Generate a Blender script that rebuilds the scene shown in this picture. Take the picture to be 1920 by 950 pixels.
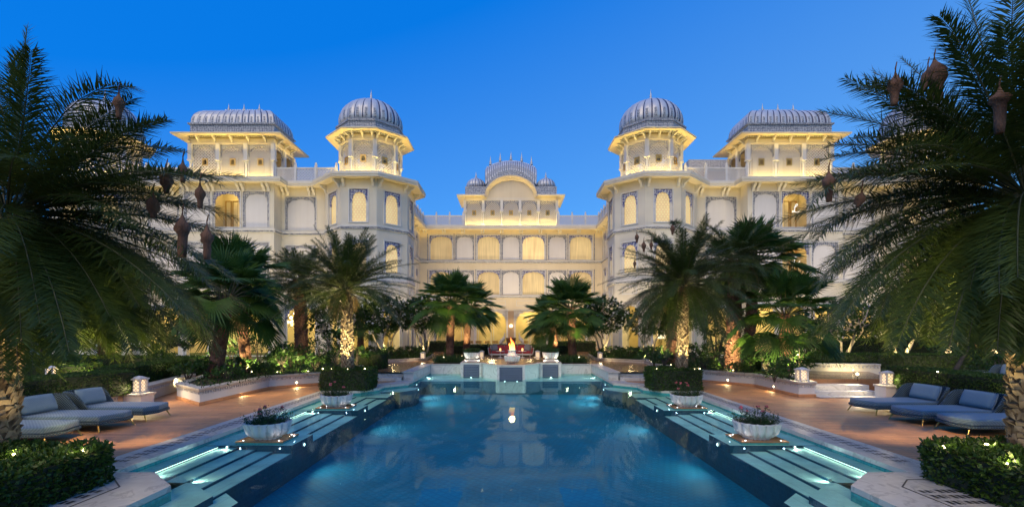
import bpy, math, random
import numpy as np
from math import sin, cos, pi, radians, sqrt, atan2
from mathutils import Vector, Matrix

for o in list(bpy.data.objects):
    bpy.data.objects.remove(o, do_unlink=True)
SC = bpy.context.scene
COL = SC.collection

# ------------------------------------------------------------------ camera
cam_data = bpy.data.cameras.new("camera")
cam = bpy.data.objects.new("camera", cam_data)
COL.objects.link(cam)
cam.location = (0, 0, 2.2)
cam.rotation_euler = (radians(90), 0, 0)
cam_data.lens = 17.006
cam_data.sensor_width = 36
cam_data.shift_x = 0.00104
cam_data.shift_y = 0.074
cam_data.clip_end = 6000
SC.camera = cam

# ------------------------------------------------------------------ sky and soft dusk light
SUN_EL, SUN_ROT = radians(42), radians(200)
world = bpy.data.worlds.new("World")
SC.world = world
world.use_nodes = True
_nt = world.node_tree
SKY_TINT = (0.03, 0.24, 0.30, 1); SKY_BASE = (0.0, 0.98, 4.35, 1)
_bg = _nt.nodes["Background"]
_sky = _nt.nodes.new("ShaderNodeTexSky")
_sky.sky_type = 'NISHITA'
_sky.sun_disc = False
_sky.sun_elevation = SUN_EL
_sky.sun_rotation = SUN_ROT
_sky.ozone_density = 10
_sky.air_density = 1.0
_sky.dust_density = 0.0
def _wn(t, **kw):
    n = _nt.nodes.new('ShaderNode' + t)
    for k, v in kw.items(): setattr(n, k, v)
    return n
_tint = _wn('Mix', data_type='RGBA', blend_type='MULTIPLY'); _tint.inputs[0].default_value = 1.0
_nt.links.new(_sky.outputs[0], _tint.inputs[6]); _tint.inputs[7].default_value = SKY_TINT
_base = _wn('Mix', data_type='RGBA', blend_type='ADD'); _base.inputs[0].default_value = 1.0
_nt.links.new(_tint.outputs[2], _base.inputs[6]); _base.inputs[7].default_value = SKY_BASE
# afterglow: paler towards the horizon and towards the right
_tc = _wn('TexCoord'); _sp = _wn('SeparateXYZ'); _nt.links.new(_tc.outputs['Generated'], _sp.inputs[0])
_m1 = _wn('Math', operation='MULTIPLY_ADD'); _nt.links.new(_sp.outputs[0], _m1.inputs[0]); _m1.inputs[1].default_value = 0.08; _m1.inputs[2].default_value = 0.150
_ab = _wn('Math', operation='ABSOLUTE'); _nt.links.new(_sp.outputs[2], _ab.inputs[0])
_m2 = _wn('Math', operation='MULTIPLY_ADD'); _nt.links.new(_ab.outputs[0], _m2.inputs[0]); _m2.inputs[1].default_value = -0.26; _nt.links.new(_m1.outputs[0], _m2.inputs[2])
_cl = _wn('Clamp'); _nt.links.new(_m2.outputs[0], _cl.inputs[0])
_gl = _wn('VectorMath', operation='SCALE'); _gl.inputs[0].default_value = (0.85 / 0.15, 1.15 / 0.15, 0.2 / 0.15); _nt.links.new(_cl.outputs[0], _gl.inputs['Scale'])
_fin = _wn('Mix', data_type='RGBA', blend_type='ADD'); _fin.inputs[0].default_value = 1.0
_nt.links.new(_base.outputs[2], _fin.inputs[6]); _nt.links.new(_gl.outputs[0], _fin.inputs[7])
_nt.links.new(_fin.outputs[2], _bg.inputs[0])
_bg.inputs[1].default_value = 0.15

sun_data = bpy.data.lights.new("sun", 'SUN')
sun_data.energy = 2.0
sun_data.angle = radians(50)
sun_data.color = (1.0, 0.76, 0.40)
sun = bpy.data.objects.new("sun", sun_data)
COL.objects.link(sun)
_d = Vector((sin(SUN_ROT) * cos(SUN_EL), cos(SUN_ROT) * cos(SUN_EL), sin(SUN_EL)))
sun.rotation_euler = _d.to_track_quat('Z', 'Y').to_euler()

SC.view_settings.view_transform = 'Standard'
SC.view_settings.look = 'None'
SC.view_settings.exposure = 0.0
SC.view_settings.gamma = 1.0
SC.render.engine = 'CYCLES'
SC.cycles.max_bounces = 8
SC.cycles.diffuse_bounces = 3
SC.cycles.glossy_bounces = 3
SC.cycles.transmission_bounces = 4
SC.cycles.transparent_max_bounces = 12
SC.cycles.caustics_reflective = False
SC.cycles.caustics_refractive = False
SC.cycles.sample_clamp_indirect = 4.0
SC.cycles.use_light_tree = True
SC.cycles.use_denoising = True

# ------------------------------------------------------------------ picture maths (pixel + distance -> point)
def at(px, py, d):
    return Vector(((px - 958) * d / 907.0, d, 2.2 - (py - 617) * d / 907.0))

def X(px, d):
    return (px - 958) * d / 907.0

# ------------------------------------------------------------------ mesh builder
ORG = {}

def org_of(parent):
    return ORG.get(parent.name, Vector((0, 0, 0))) if parent else Vector((0, 0, 0))

class MB:
    def __init__(s):
        s.V = []; s.F = []; s.M = []; s.mi = 0
    def v(s, p):
        s.V.append((p[0], p[1], p[2])); return len(s.V) - 1
    def face(s, pts, mi=None):
        i0 = len(s.V)
        for p in pts: s.V.append((p[0], p[1], p[2]))
        s.F.append(tuple(range(i0, i0 + len(pts)))); s.M.append(s.mi if mi is None else mi)
    def idx(s, f, mi=None):
        s.F.append(tuple(f)); s.M.append(s.mi if mi is None else mi)
    def box(s, x0, x1, y0, y1, z0, z1):
        s.obox(Vector(((x0 + x1) / 2, (y0 + y1) / 2, (z0 + z1) / 2)), (x1 - x0, y1 - y0, z1 - z0), 0)
    def obox(s, c, size, rz=0, mat=None):
        M = mat if mat is not None else Matrix.Translation(Vector(c)) @ Matrix.Rotation(rz, 4, 'Z')
        hx, hy, hz = size[0] / 2, size[1] / 2, size[2] / 2
        P = [M @ Vector(p) for p in ((-hx, -hy, -hz), (hx, -hy, -hz), (hx, hy, -hz), (-hx, hy, -hz),
                                     (-hx, -hy, hz), (hx, -hy, hz), (hx, hy, hz), (-hx, hy, hz))]
        i = len(s.V)
        for p in P: s.V.append(tuple(p))
        for f in ((3, 2, 1, 0), (4, 5, 6, 7), (0, 1, 5, 4), (1, 2, 6, 5), (2, 3, 7, 6), (3, 0, 4, 7)):
            s.idx([i + k for k in f])
    def prism(s, poly, z0, z1, top=True, bottom=True):
        n = len(poly)
        a = sum(poly[i][0] * poly[(i + 1) % n][1] - poly[(i + 1) % n][0] * poly[i][1] for i in range(n))
        if a < 0: poly = poly[::-1]
        i0 = len(s.V)
        for p in poly: s.V.append((p[0], p[1], z0))
        for p in poly: s.V.append((p[0], p[1], z1))
        for i in range(n):
            j = (i + 1) % n
            s.idx((i0 + i, i0 + j, i0 + n + j, i0 + n + i))
        if top: s.idx([i0 + n + i for i in range(n)])
        if bottom: s.idx([i0 + n - 1 - i for i in range(n)])
    def lathe(s, prof, segs, c=(0, 0, 0), rad=None, mat=None, matf=None, close=True):
        """prof: (r, z) from bottom to top; rad(theta, k) multiplies r"""
        rows = []
        for k, (r, z) in enumerate(prof):
            row = []
            for j in range(segs):
                th = 2 * pi * j / segs
                m = rad(th, k) if rad else 1.0
                p = Vector((r * m * cos(th), r * m * sin(th), z))
                if mat is not None: p = mat @ p
                row.append(s.v(p + Vector(c)))
            rows.append(row)
        for k in range(len(rows) - 1):
            for j in range(segs):
                j2 = (j + 1) % segs
                s.idx((rows[k][j], rows[k][j2], rows[k + 1][j2], rows[k + 1][j]), matf(j, k) if matf else None)
        if close:
            if prof[0][0] > 1e-4: s.idx(rows[0][::-1])
            if prof[-1][0] > 1e-4: s.idx(rows[-1])
    def tube(s, path, radii, segs=6, cap=True):
        path = [Vector(p) for p in path]
        rows = []
        up = Vector((0, 0, 1))
        for i, p in enumerate(path):
            t = (path[min(i + 1, len(path) - 1)] - path[max(i - 1, 0)]).normalized()
            a = t.cross(up)
            if a.length < 1e-3: a = t.cross(Vector((1, 0, 0)))
            a.normalize(); b = a.cross(t).normalized()
            r = radii[i] if hasattr(radii, '__len__') else radii
            rows.append([s.v(p + (a * cos(2 * pi * j / segs) + b * sin(2 * pi * j / segs)) * r) for j in range(segs)])
        for k in range(len(rows) - 1):
            for j in range(segs):
                j2 = (j + 1) % segs
                s.idx((rows[k][j2], rows[k][j], rows[k + 1][j], rows[k + 1][j2]))
        if cap:
            s.idx(rows[0]); s.idx(rows[-1][::-1])
    def sphere(s, c, r, su=10, sv=7, sc=(1, 1, 1)):
        c = Vector(c)
        s.lathe([(r * sin(pi * k / sv) * 1.0, -r * cos(pi * k / sv)) for k in range(sv + 1)], su,
                mat=Matrix.Translation(c) @ Matrix.Diagonal((sc[0], sc[1], sc[2], 1)), close=False)
    def build(s, name, mats, parent=None, origin=None, smooth=False, uv=True, bevel=0):
        og = Vector(origin) if origin is not None else org_of(parent)
        me = bpy.data.meshes.new(name)
        V = [(x - og.x, y - og.y, z - og.z) for x, y, z in s.V]
        me.from_pydata(V, [], s.F)
        if not isinstance(mats, (list, tuple)): mats = [mats]
        for m in mats: me.materials.append(m)
        if len(mats) > 1: me.polygons.foreach_set('material_index', s.M)
        if smooth: me.polygons.foreach_set('use_smooth', [True] * len(me.polygons))
        if uv: box_uv(me, og)
        me.update()
        o = bpy.data.objects.new(name, me)
        COL.objects.link(o)
        if parent:
            o.parent = parent
            o.location = (0, 0, 0)
            ORG[o.name] = og
        else:
            o.location = og
            ORG[o.name] = og
        if bevel:
            b = o.modifiers.new('bevel', 'BEVEL'); b.width = bevel; b.segments = 2; b.limit_method = 'ANGLE'
        return o

def box_uv(me, og):
    uvl = me.uv_layers.new(name="UVMap")
    n = len(me.loops)
    if not n: return
    co = np.empty(len(me.vertices) * 3, 'f'); me.vertices.foreach_get('co', co); co = co.reshape(-1, 3) + np.array(og, 'f')
    li = np.empty(n, 'i'); me.loops.foreach_get('vertex_index', li)
    nor = np.empty(len(me.polygons) * 3, 'f'); me.polygons.foreach_get('normal', nor); nor = nor.reshape(-1, 3)
    lt = np.empty(len(me.polygons), 'i'); me.polygons.foreach_get('loop_total', lt)
    ln = np.repeat(nor, lt, axis=0)
    P = co[li]
    hor = np.abs(ln[:, 2]) > 0.85
    t = np.stack([-ln[:, 1], ln[:, 0]], 1)
    L = np.maximum(np.linalg.norm(t, axis=1, keepdims=True), 1e-6); t /= L
    uv = np.where(hor[:, None], P[:, :2], np.stack([(P[:, :2] * t).sum(1), P[:, 2]], 1)).astype('f')
    uvl.data.foreach_set('uv', uv.ravel())

def np_mesh(name, V, F, mats, parent=None, origin=None, smooth=False, mi=None):
    og = Vector(origin) if origin is not None else org_of(parent)
    V = np.asarray(V, 'f') - np.array(og, 'f')
    F = np.asarray(F, 'i')
    m, k = F.shape
    me = bpy.data.meshes.new(name)
    me.vertices.add(len(V)); me.vertices.foreach_set('co', V.ravel())
    me.loops.add(m * k); me.loops.foreach_set('vertex_index', F.ravel())
    me.polygons.add(m); me.polygons.foreach_set('loop_start', np.arange(0, m * k, k, dtype='i'))
    if not isinstance(mats, (list, tuple)): mats = [mats]
    for a in mats: me.materials.append(a)
    if mi is not None: me.polygons.foreach_set('material_index', np.asarray(mi, 'i'))
    if smooth: me.polygons.foreach_set('use_smooth', np.ones(m, bool))
    me.update(calc_edges=True)
    me.validate()
    o = bpy.data.objects.new(name, me); COL.objects.link(o)
    if parent: o.parent = parent
    else: o.location = og
    ORG[o.name] = og
    return o

def tag(o, label=None, cat=None, group=None, kind=None):
    if label: o['label'] = label
    if cat: o['category'] = cat
    if group: o['group'] = group
    if kind: o['kind'] = kind
    return o

def thing(name, label, cat, loc, group=None):
    o = bpy.data.objects.new(name, None); COL.objects.link(o)
    o.empty_display_size = 0.2
    o.location = loc; ORG[o.name] = Vector(loc)
    return tag(o, label, cat, group)

def lamp(kind, loc, power, color, parent=None, aim=None, spot=90, blend=0.6, size=0.05, size_y=None, name='lamp'):
    d = bpy.data.lights.new(name, kind); d.energy = power; d.color = color
    if kind == 'AREA':
        d.shape = 'RECTANGLE' if size_y else 'SQUARE'; d.size = size
        if size_y: d.size_y = size_y
    else: d.shadow_soft_size = size
    if kind == 'SPOT': d.spot_size = radians(spot); d.spot_blend = blend
    o = bpy.data.objects.new(name, d); COL.objects.link(o)
    og = org_of(parent)
    o.parent = parent
    o.location = Vector(loc) - og
    if aim is not None:
        o.rotation_euler = (Vector(aim) - Vector(loc)).to_track_quat('-Z', 'Y').to_euler()
    return o

WARM = (1.0, 0.72, 0.34)
YEL = (1.0, 0.70, 0.17)

# ------------------------------------------------------------------ materials
def new_mat(name):
    m = bpy.data.materials.new(name); m.use_nodes = True
    nt = m.node_tree
    return m, nt, nt.nodes['Principled BSDF']

def N(nt, t, **kw):
    n = nt.nodes.new('ShaderNode' + t)
    for k, v in kw.items():
        if k.startswith('i_'):
            key = k[2:]
            n.inputs[int(key) if key.isdigit() else key.replace('_', ' ')].default_value = v
        else: setattr(n, k, v)
    return n

def ramp(nt, fac, stops, interp='LINEAR'):
    r = nt.nodes.new('ShaderNodeValToRGB'); r.color_ramp.interpolation = interp
    el = r.color_ramp.elements
    while len(el) < len(stops): el.new(0.5)
    for e, (p, c) in zip(el, stops):
        e.position = p; e.color = (*c, 1) if len(c) == 3 else c
    nt.links.new(fac, r.inputs[0]); return r

def pm(name, c1, c2=None, rough=0.6, metal=0.0, scale=4.0, detail=4.0, bump=0.0, bscale=40.0, coord='Object', stretch=None, spec=0.5, sheen=0):
    m, nt, b = new_mat(name)
    tc = N(nt, 'TexCoord'); out = tc.outputs[coord]
    if stretch:
        mp = N(nt, 'Mapping'); mp.inputs['Scale'].default_value = stretch
        nt.links.new(out, mp.inputs[0]); out = mp.outputs[0]
    if c2 is not None:
        n = N(nt, 'TexNoise', i_Scale=scale, i_Detail=detail); nt.links.new(out, n.inputs['Vector'])
        r = ramp(nt, n.outputs[0], [(0.33, c1), (0.67, c2)])
        nt.links.new(r.outputs[0], b.inputs['Base Color'])
    else: b.inputs['Base Color'].default_value = (*c1, 1)
    b.inputs['Roughness'].default_value = rough
    b.inputs['Metallic'].default_value = metal
    b.inputs['Specular IOR Level'].default_value = spec
    if bump:
        n2 = N(nt, 'TexNoise', i_Scale=bscale, i_Detail=3.0); nt.links.new(out, n2.inputs['Vector'])
        bp = N(nt, 'Bump', i_Strength=bump, i_Distance=0.02); nt.links.new(n2.outputs[0], bp.inputs['Height'])
        nt.links.new(bp.outputs[0], b.inputs['Normal'])
    return m

def emit(name, c, s, base=None):
    m, nt, b = new_mat(name)
    b.inputs['Base Color'].default_value = (*(base or c), 1)
    b.inputs['Emission Color'].default_value = (*c, 1)
    b.inputs['Emission Strength'].default_value = s
    return m

def leaf_mat(name, ca, cb, cc=None, rough=0.45, trans=0.35, scale=3.0):
    m, nt, b = new_mat(name)
    tc = N(nt, 'TexCoord')
    n = N(nt, 'TexNoise', i_Scale=scale, i_Detail=6.0); nt.links.new(tc.outputs['Object'], n.inputs['Vector'])
    wn = N(nt, 'TexWhiteNoise'); wn.noise_dimensions = '3D'
    mp = N(nt, 'Mapping'); mp.inputs['Scale'].default_value = (9, 9, 9)
    nt.links.new(tc.outputs['Object'], mp.inputs[0])
    n2 = N(nt, 'TexNoise', i_Scale=14.0, i_Detail=2.0); nt.links.new(tc.outputs['Object'], n2.inputs['Vector'])
    mx = N(nt, 'Math', operation='ADD'); nt.links.new(n.outputs[0], mx.inputs[0]); nt.links.new(n2.outputs[0], mx.inputs[1])
    mm = N(nt, 'Math', operation='MULTIPLY'); nt.links.new(mx.outputs[0], mm.inputs[0]); mm.inputs[1].default_value = 0.5
    st = [(0.36, ca), (0.6, cb)] + ([(0.68, cc)] if cc else [])
    r = ramp(nt, mm.outputs[0], st)
    nt.links.new(r.outputs[0], b.inputs['Base Color'])
    b.inputs['Roughness'].default_value = rough
    b.inputs['Specular IOR Level'].default_value = 0.35
    tr = N(nt, 'BsdfTranslucent'); nt.links.new(r.outputs[0], tr.inputs[0])
    ms = N(nt, 'MixShader'); ms.inputs[0].default_value = trans
    nt.links.new(b.outputs[0], ms.inputs[1]); nt.links.new(tr.outputs[0], ms.inputs[2])
    nt.links.new(ms.outputs[0], nt.nodes['Material Output'].inputs[0])
    return m

MAT = {}
def wall_mat(name, c1, c2):
    # lime plaster: soft clouding, faint rain streaks, fine grain
    m, nt, b = new_mat(name)
    tc = N(nt, 'TexCoord')
    n = N(nt, 'TexNoise', i_Scale=0.55, i_Detail=6.0); nt.links.new(tc.outputs['Object'], n.inputs['Vector'])
    r = ramp(nt, n.outputs[0], [(0.3, c1), (0.7, c2)])
    mp = N(nt, 'Mapping'); mp.inputs['Scale'].default_value = (2.2, 2.2, 0.18); nt.links.new(tc.outputs['Object'], mp.inputs[0])
    n2 = N(nt, 'TexNoise', i_Scale=1.6, i_Detail=5.0); nt.links.new(mp.outputs[0], n2.inputs['Vector'])
    r2 = ramp(nt, n2.outputs[0], [(0.36, (0.955, 0.95, 0.94)), (0.6, (1, 1, 1))])
    mx = N(nt, 'Mix', data_type='RGBA', blend_type='MULTIPLY'); mx.inputs[0].default_value = 0.8
    nt.links.new(r.outputs[0], mx.inputs[6]); nt.links.new(r2.outputs[0], mx.inputs[7])
    nt.links.new(mx.outputs[2], b.inputs['Base Color'])
    n3 = N(nt, 'TexNoise', i_Scale=30.0, i_Detail=3.0); nt.links.new(tc.outputs['Object'], n3.inputs['Vector'])
    bp = N(nt, 'Bump', i_Strength=0.12, i_Distance=0.02); nt.links.new(n3.outputs[0], bp.inputs['Height'])
    nt.links.new(bp.outputs[0], b.inputs['Normal'])
    b.inputs['Roughness'].default_value = 0.75
    return m
MAT['wall'] = wall_mat('warm_white_plaster', (0.66, 0.60, 0.48), (0.74, 0.69, 0.56))
MAT['wall_cream'] = wall_mat('cream_plaster', (0.66, 0.575, 0.41), (0.74, 0.65, 0.48))
MAT['niche_panel'] = wall_mat('white_niche_plaster', (0.66, 0.64, 0.62), (0.73, 0.71, 0.69))
MAT['wall_white'] = wall_mat('white_plaster', (0.66, 0.65, 0.63), (0.74, 0.73, 0.71))
MAT['trim'] = pm('white_stone_trim', (0.60, 0.585, 0.56), (0.70, 0.69, 0.665), rough=0.6, scale=3.0, bump=0.15, bscale=30)
MAT['yellow_wall'] = pm('yellow_plaster', (0.62, 0.50, 0.22), (0.70, 0.57, 0.27), rough=0.7, scale=2.0)

def ornament(name, light, dark, scale=9.0, thr=0.5, rough=0.5):
    """carved or painted arabesque: curling noise bands over a regular petal grid"""
    m, nt, b = new_mat(name)
    tc = N(nt, 'TexCoord')
    mp = N(nt, 'Mapping'); mp.inputs['Scale'].default_value = (scale, scale, scale); nt.links.new(tc.outputs['UV'], mp.inputs[0])
    n = N(nt, 'TexNoise', i_Scale=0.8, i_Detail=1.0, i_Distortion=2.2); nt.links.new(mp.outputs[0], n.inputs['Vector'])
    m1 = N(nt, 'Math', operation='MULTIPLY'); m1.inputs[1].default_value = 26.0; nt.links.new(n.outputs[0], m1.inputs[0])
    sn = N(nt, 'Math', operation='SINE'); nt.links.new(m1.outputs[0], sn.inputs[0])
    vo = N(nt, 'TexVoronoi', i_Scale=1.0, i_Randomness=0.35); vo.voronoi_dimensions = '2D'; nt.links.new(mp.outputs[0], vo.inputs['Vector'])
    ad = N(nt, 'Math', operation='MULTIPLY_ADD'); nt.links.new(sn.outputs[0], ad.inputs[0]); ad.inputs[1].default_value = 0.28; nt.links.new(vo.outputs['Distance'], ad.inputs[2])
    r = ramp(nt, ad.outputs[0], [(thr - 0.14, light), (thr + 0.02, dark)])
    nt.links.new(r.outputs[0], b.inputs['Base Color'])
    bp = N(nt, 'Bump', i_Strength=0.6, i_Distance=0.02); bp.invert = True; nt.links.new(ad.outputs[0], bp.inputs['Height'])
    nt.links.new(bp.outputs[0], b.inputs['Normal'])
    b.inputs['Roughness'].default_value = rough
    return m
MAT['blue_orn'] = ornament('blue_painted_arabesque', (0.64, 0.65, 0.69), (0.02, 0.035, 0.25), 5.5, 0.42)
MAT['grey_orn'] = ornament('grey_carved_arabesque', (0.58, 0.57, 0.56), (0.10, 0.12, 0.18), 7.0, 0.40)
MAT['carved'] = ornament('carved_white_marble', (0.68, 0.66, 0.62), (0.34, 0.33, 0.32), 7.0, 0.50)
MAT['silver_orn'] = ornament('silver_embossed_frieze', (0.54, 0.55, 0.56), (0.13, 0.145, 0.19), 6.0, 0.46, 0.4)
MAT['silver'] = pm('silver_painted_dome', (0.52, 0.53, 0.545), (0.66, 0.665, 0.68), rough=0.38, metal=0.2, scale=1.6, detail=6)
MAT['silver_dark'] = pm('dark_dome_seam', (0.05, 0.06, 0.12), rough=0.5, metal=0.2)

def jali(name, col, cell=0.15, rot=45, hole=0.36):
    m, nt, b = new_mat(name)
    tc = N(nt, 'TexCoord')
    mp = N(nt, 'Mapping'); mp.inputs['Scale'].default_value = (1 / cell, 1 / cell, 1); mp.inputs['Rotation'].default_value = (0, 0, radians(rot))
    nt.links.new(tc.outputs['UV'], mp.inputs[0])
    vo = N(nt, 'TexVoronoi', i_Scale=1.0, i_Randomness=0.0); vo.voronoi_dimensions = '2D'; nt.links.new(mp.outputs[0], vo.inputs['Vector'])
    lt = N(nt, 'Math', operation='LESS_THAN'); lt.inputs[1].default_value = hole; nt.links.new(vo.outputs['Distance'], lt.inputs[0])
    b.inputs['Base Color'].default_value = (*col, 1); b.inputs['Roughness'].default_value = 0.6
    tr = N(nt, 'BsdfTransparent')
    ms = N(nt, 'MixShader'); nt.links.new(lt.outputs[0], ms.inputs[0]); nt.links.new(b.outputs[0], ms.inputs[1]); nt.links.new(tr.outputs[0], ms.inputs[2])
    nt.links.new(ms.outputs[0], nt.nodes['Material Output'].inputs[0])
    return m
MAT['jali'] = jali('pierced_stone_screen', (0.60, 0.57, 0.53), 0.15, 45, 0.31)
MAT['jali_small'] = jali('pierced_lantern_screen', (0.70, 0.68, 0.64), 0.075, 45, 0.34)

def curtain_mat(name, c, s, lattice=False):
    m, nt, b = new_mat(name)
    tc = N(nt, 'TexCoord')
    if lattice:
        mp = N(nt, 'Mapping'); mp.inputs['Scale'].default_value = (6.5, 4.2, 1); mp.inputs['Rotation'].default_value = (0, 0, radians(45))
        nt.links.new(tc.outputs['UV'], mp.inputs[0])
        vo = N(nt, 'TexVoronoi', i_Scale=1.0, i_Randomness=0.0); vo.voronoi_dimensions = '2D'; nt.links.new(mp.outputs[0], vo.inputs['Vector'])
        fac = vo.outputs['Distance']
        r = ramp(nt, fac, [(0.28, tuple(x * 1.05 for x in c)), (0.42, tuple(x * k for x, k in zip(c, (0.62, 0.5, 0.36)))), (0.6, tuple(x * 0.9 for x in c))])
    else:
        mp = N(nt, 'Mapping'); mp.inputs['Scale'].default_value = (1, 0.05, 1); nt.links.new(tc.outputs['UV'], mp.inputs[0])
        w = N(nt, 'TexNoise', i_Scale=7.0, i_Detail=3.0); nt.links.new(mp.outputs[0], w.inputs['Vector'])
        fac = w.outputs[0]
        r = ramp(nt, fac, [(0.34, tuple(x * k for x, k in zip(c, (0.72, 0.64, 0.5)))), (0.5, tuple(x * 0.92 for x in c)), (0.68, tuple(min(1.4, x * 1.15) for x in c))])
    n = N(nt, 'TexNoise', i_Scale=0.7, i_Detail=2.0); nt.links.new(tc.outputs['Object'], n.inputs['Vector'])
    r2 = ramp(nt, n.outputs[0], [(0.35, (0.78, 0.75, 0.7)), (0.65, (1, 1, 1))])
    mx = N(nt, 'Mix', data_type='RGBA', blend_type='MULTIPLY'); mx.inputs[0].default_value = 1
    nt.links.new(r.outputs[0], mx.inputs[6]); nt.links.new(r2.outputs[0], mx.inputs[7])
    b.inputs['Base Color'].default_value = (0.45, 0.38, 0.25, 1)
    nt.links.new(mx.outputs[2], b.inputs['Emission Color'])
    b.inputs['Emission Strength'].default_value = s
    b.inputs['Roughness'].default_value = 0.8
    return m
MAT['curtain'] = curtain_mat('lit_curtain', (0.86, 0.60, 0.22), 0.52)
MAT['curtain_bright'] = curtain_mat('brightly_lit_curtain', (0.95, 0.68, 0.26), 0.78)
MAT['curtain_dim'] = curtain_mat('dimly_lit_curtain', (0.80, 0.54, 0.20), 0.40)
MAT['curtain_lattice'] = curtain_mat('lit_lattice_curtain', (1.0, 0.76, 0.34), 0.72, True)
MAT['inner_shade'] = pm('inner_stone_painted_shade', (0.30, 0.26, 0.19), (0.36, 0.31, 0.23), rough=0.8, scale=2)  # shade put into the colour: stone darkened so the screen holes look deep
MAT['dead_leaf'] = pm('dry_brown_leaflets', (0.13, 0.085, 0.04), (0.24, 0.165, 0.08), rough=0.9, scale=3)

MAT['room'] = pm('cream_room_wall', (0.70, 0.60, 0.38), (0.74, 0.64, 0.42), rough=0.7, scale=1.0)
MAT['panel_brown'] = pm('brown_stone_panel', (0.36, 0.25, 0.14), (0.42, 0.30, 0.18), rough=0.4, scale=3, stretch=(1, 1, 0.3))
MAT['gold'] = pm('brass_gold', (0.55, 0.36, 0.12), rough=0.35, metal=0.8)

def tile_mat(name, c1, c2, grout, tw, th, rough=0.4, gap=0.008, coord='UV', rot=0, bump=0.15, bias=0.0):
    m, nt, b = new_mat(name)
    tc = N(nt, 'TexCoord'); mp = N(nt, 'Mapping'); mp.inputs['Rotation'].default_value = (0, 0, radians(rot))
    nt.links.new(tc.outputs[coord], mp.inputs[0])
    br = N(nt, 'TexBrick'); br.inputs['Scale'].default_value = 1.0
    br.inputs['Brick Width'].default_value = tw; br.inputs['Row Height'].default_value = th
    br.inputs['Mortar Size'].default_value = gap; br.inputs['Bias'].default_value = bias
    br.inputs['Color1'].default_value = (*c1, 1); br.inputs['Color2'].default_value = (*c2, 1); br.inputs['Mortar'].default_value = (*grout, 1)
    nt.links.new(mp.outputs[0], br.inputs['Vector'])
    n = N(nt, 'TexNoise', i_Scale=1.3, i_Detail=8.0, i_Roughness=0.65); nt.links.new(tc.outputs[coord], n.inputs['Vector'])
    r = ramp(nt, n.outputs[0], [(0.3, (0.72, 0.7, 0.68)), (0.7, (1.12, 1.1, 1.08))])
    mx = N(nt, 'Mix', data_type='RGBA', blend_type='MULTIPLY'); mx.inputs[0].default_value = 1
    nt.links.new(br.outputs[0], mx.inputs[6]); nt.links.new(r.outputs[0], mx.inputs[7])
    nt.links.new(mx.outputs[2], b.inputs['Base Color'])
    r3 = ramp(nt, n.outputs[0], [(0.3, (rough * 0.75,) * 3), (0.7, (rough * 1.25,) * 3)])
    nt.links.new(r3.outputs[0], b.inputs['Roughness'])
    bp = N(nt, 'Bump', i_Strength=bump, i_Distance=0.01); bp.invert = True
    nt.links.new(br.outputs['Fac'], bp.inputs['Height']); nt.links.new(bp.outputs[0], b.inputs['Normal'])
    return m
MAT['deck'] = tile_mat('terracotta_plank_tile', (0.57, 0.28, 0.125), (0.69, 0.355, 0.165), (0.36, 0.19, 0.095), 0.9, 0.15, rough=0.6)
MAT['path'] = tile_mat('polished_terracotta_tile', (0.31, 0.155, 0.075), (0.36, 0.19, 0.095), (0.22, 0.12, 0.07), 0.6, 0.6, rough=0.2)

def marble(name, c1, c2, rough=0.35):
    m, nt, b = new_mat(name)
    tc = N(nt, 'TexCoord')
    n = N(nt, 'TexNoise', i_Scale=1.2, i_Detail=8.0, i_Distortion=1.5); nt.links.new(tc.outputs['Object'], n.inputs['Vector'])
    r = ramp(nt, n.outputs[0], [(0.3, c1), (0.47, c2), (0.5, tuple(x * 0.8 for x in c1)), (0.53, c2), (0.75, c1)])
    nt.links.new(r.outputs[0], b.inputs['Base Color'])
    n3 = N(nt, 'TexNoise', i_Scale=9.0, i_Detail=4.0); nt.links.new(tc.outputs['Object'], n3.inputs['Vector'])
    r3 = ramp(nt, n3.outputs[0], [(0.3, (rough * 0.7,) * 3), (0.7, (rough * 1.3,) * 3)])
    nt.links.new(r3.outputs[0], b.inputs['Roughness'])
    return m
MAT['marble'] = marble('white_marble', (0.56, 0.55, 0.53), (0.66, 0.65, 0.63))
MAT['coping'] = marble('grey_white_coping_marble', (0.49, 0.465, 0.42), (0.58, 0.555, 0.50), 0.4)
MAT['step_tile'] = tile_mat('pale_pool_step_tile', (0.74, 0.92, 0.80), (0.78, 0.94, 0.83), (0.60, 0.80, 0.70), 0.6, 0.6, rough=0.7)
MAT['pool_dark'] = tile_mat('navy_pool_mosaic', (0.004, 0.055, 0.12), (0.007, 0.075, 0.155), (0.012, 0.085, 0.15), 0.09, 0.09, rough=0.7, gap=0.006)
MAT['pool_blue'] = tile_mat('blue_pool_mosaic', (0.0015, 0.17, 0.32), (0.002, 0.19, 0.345), (0.0015, 0.15, 0.29), 0.15, 0.15, rough=0.75, gap=0.02, rot=45)
MAT['pool_turq'] = tile_mat('turquoise_pool_mosaic', (0.03, 0.30, 0.33), (0.06, 0.42, 0.42), (0.10, 0.34, 0.36), 0.06, 0.06, rough=0.2, gap=0.005)

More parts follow.
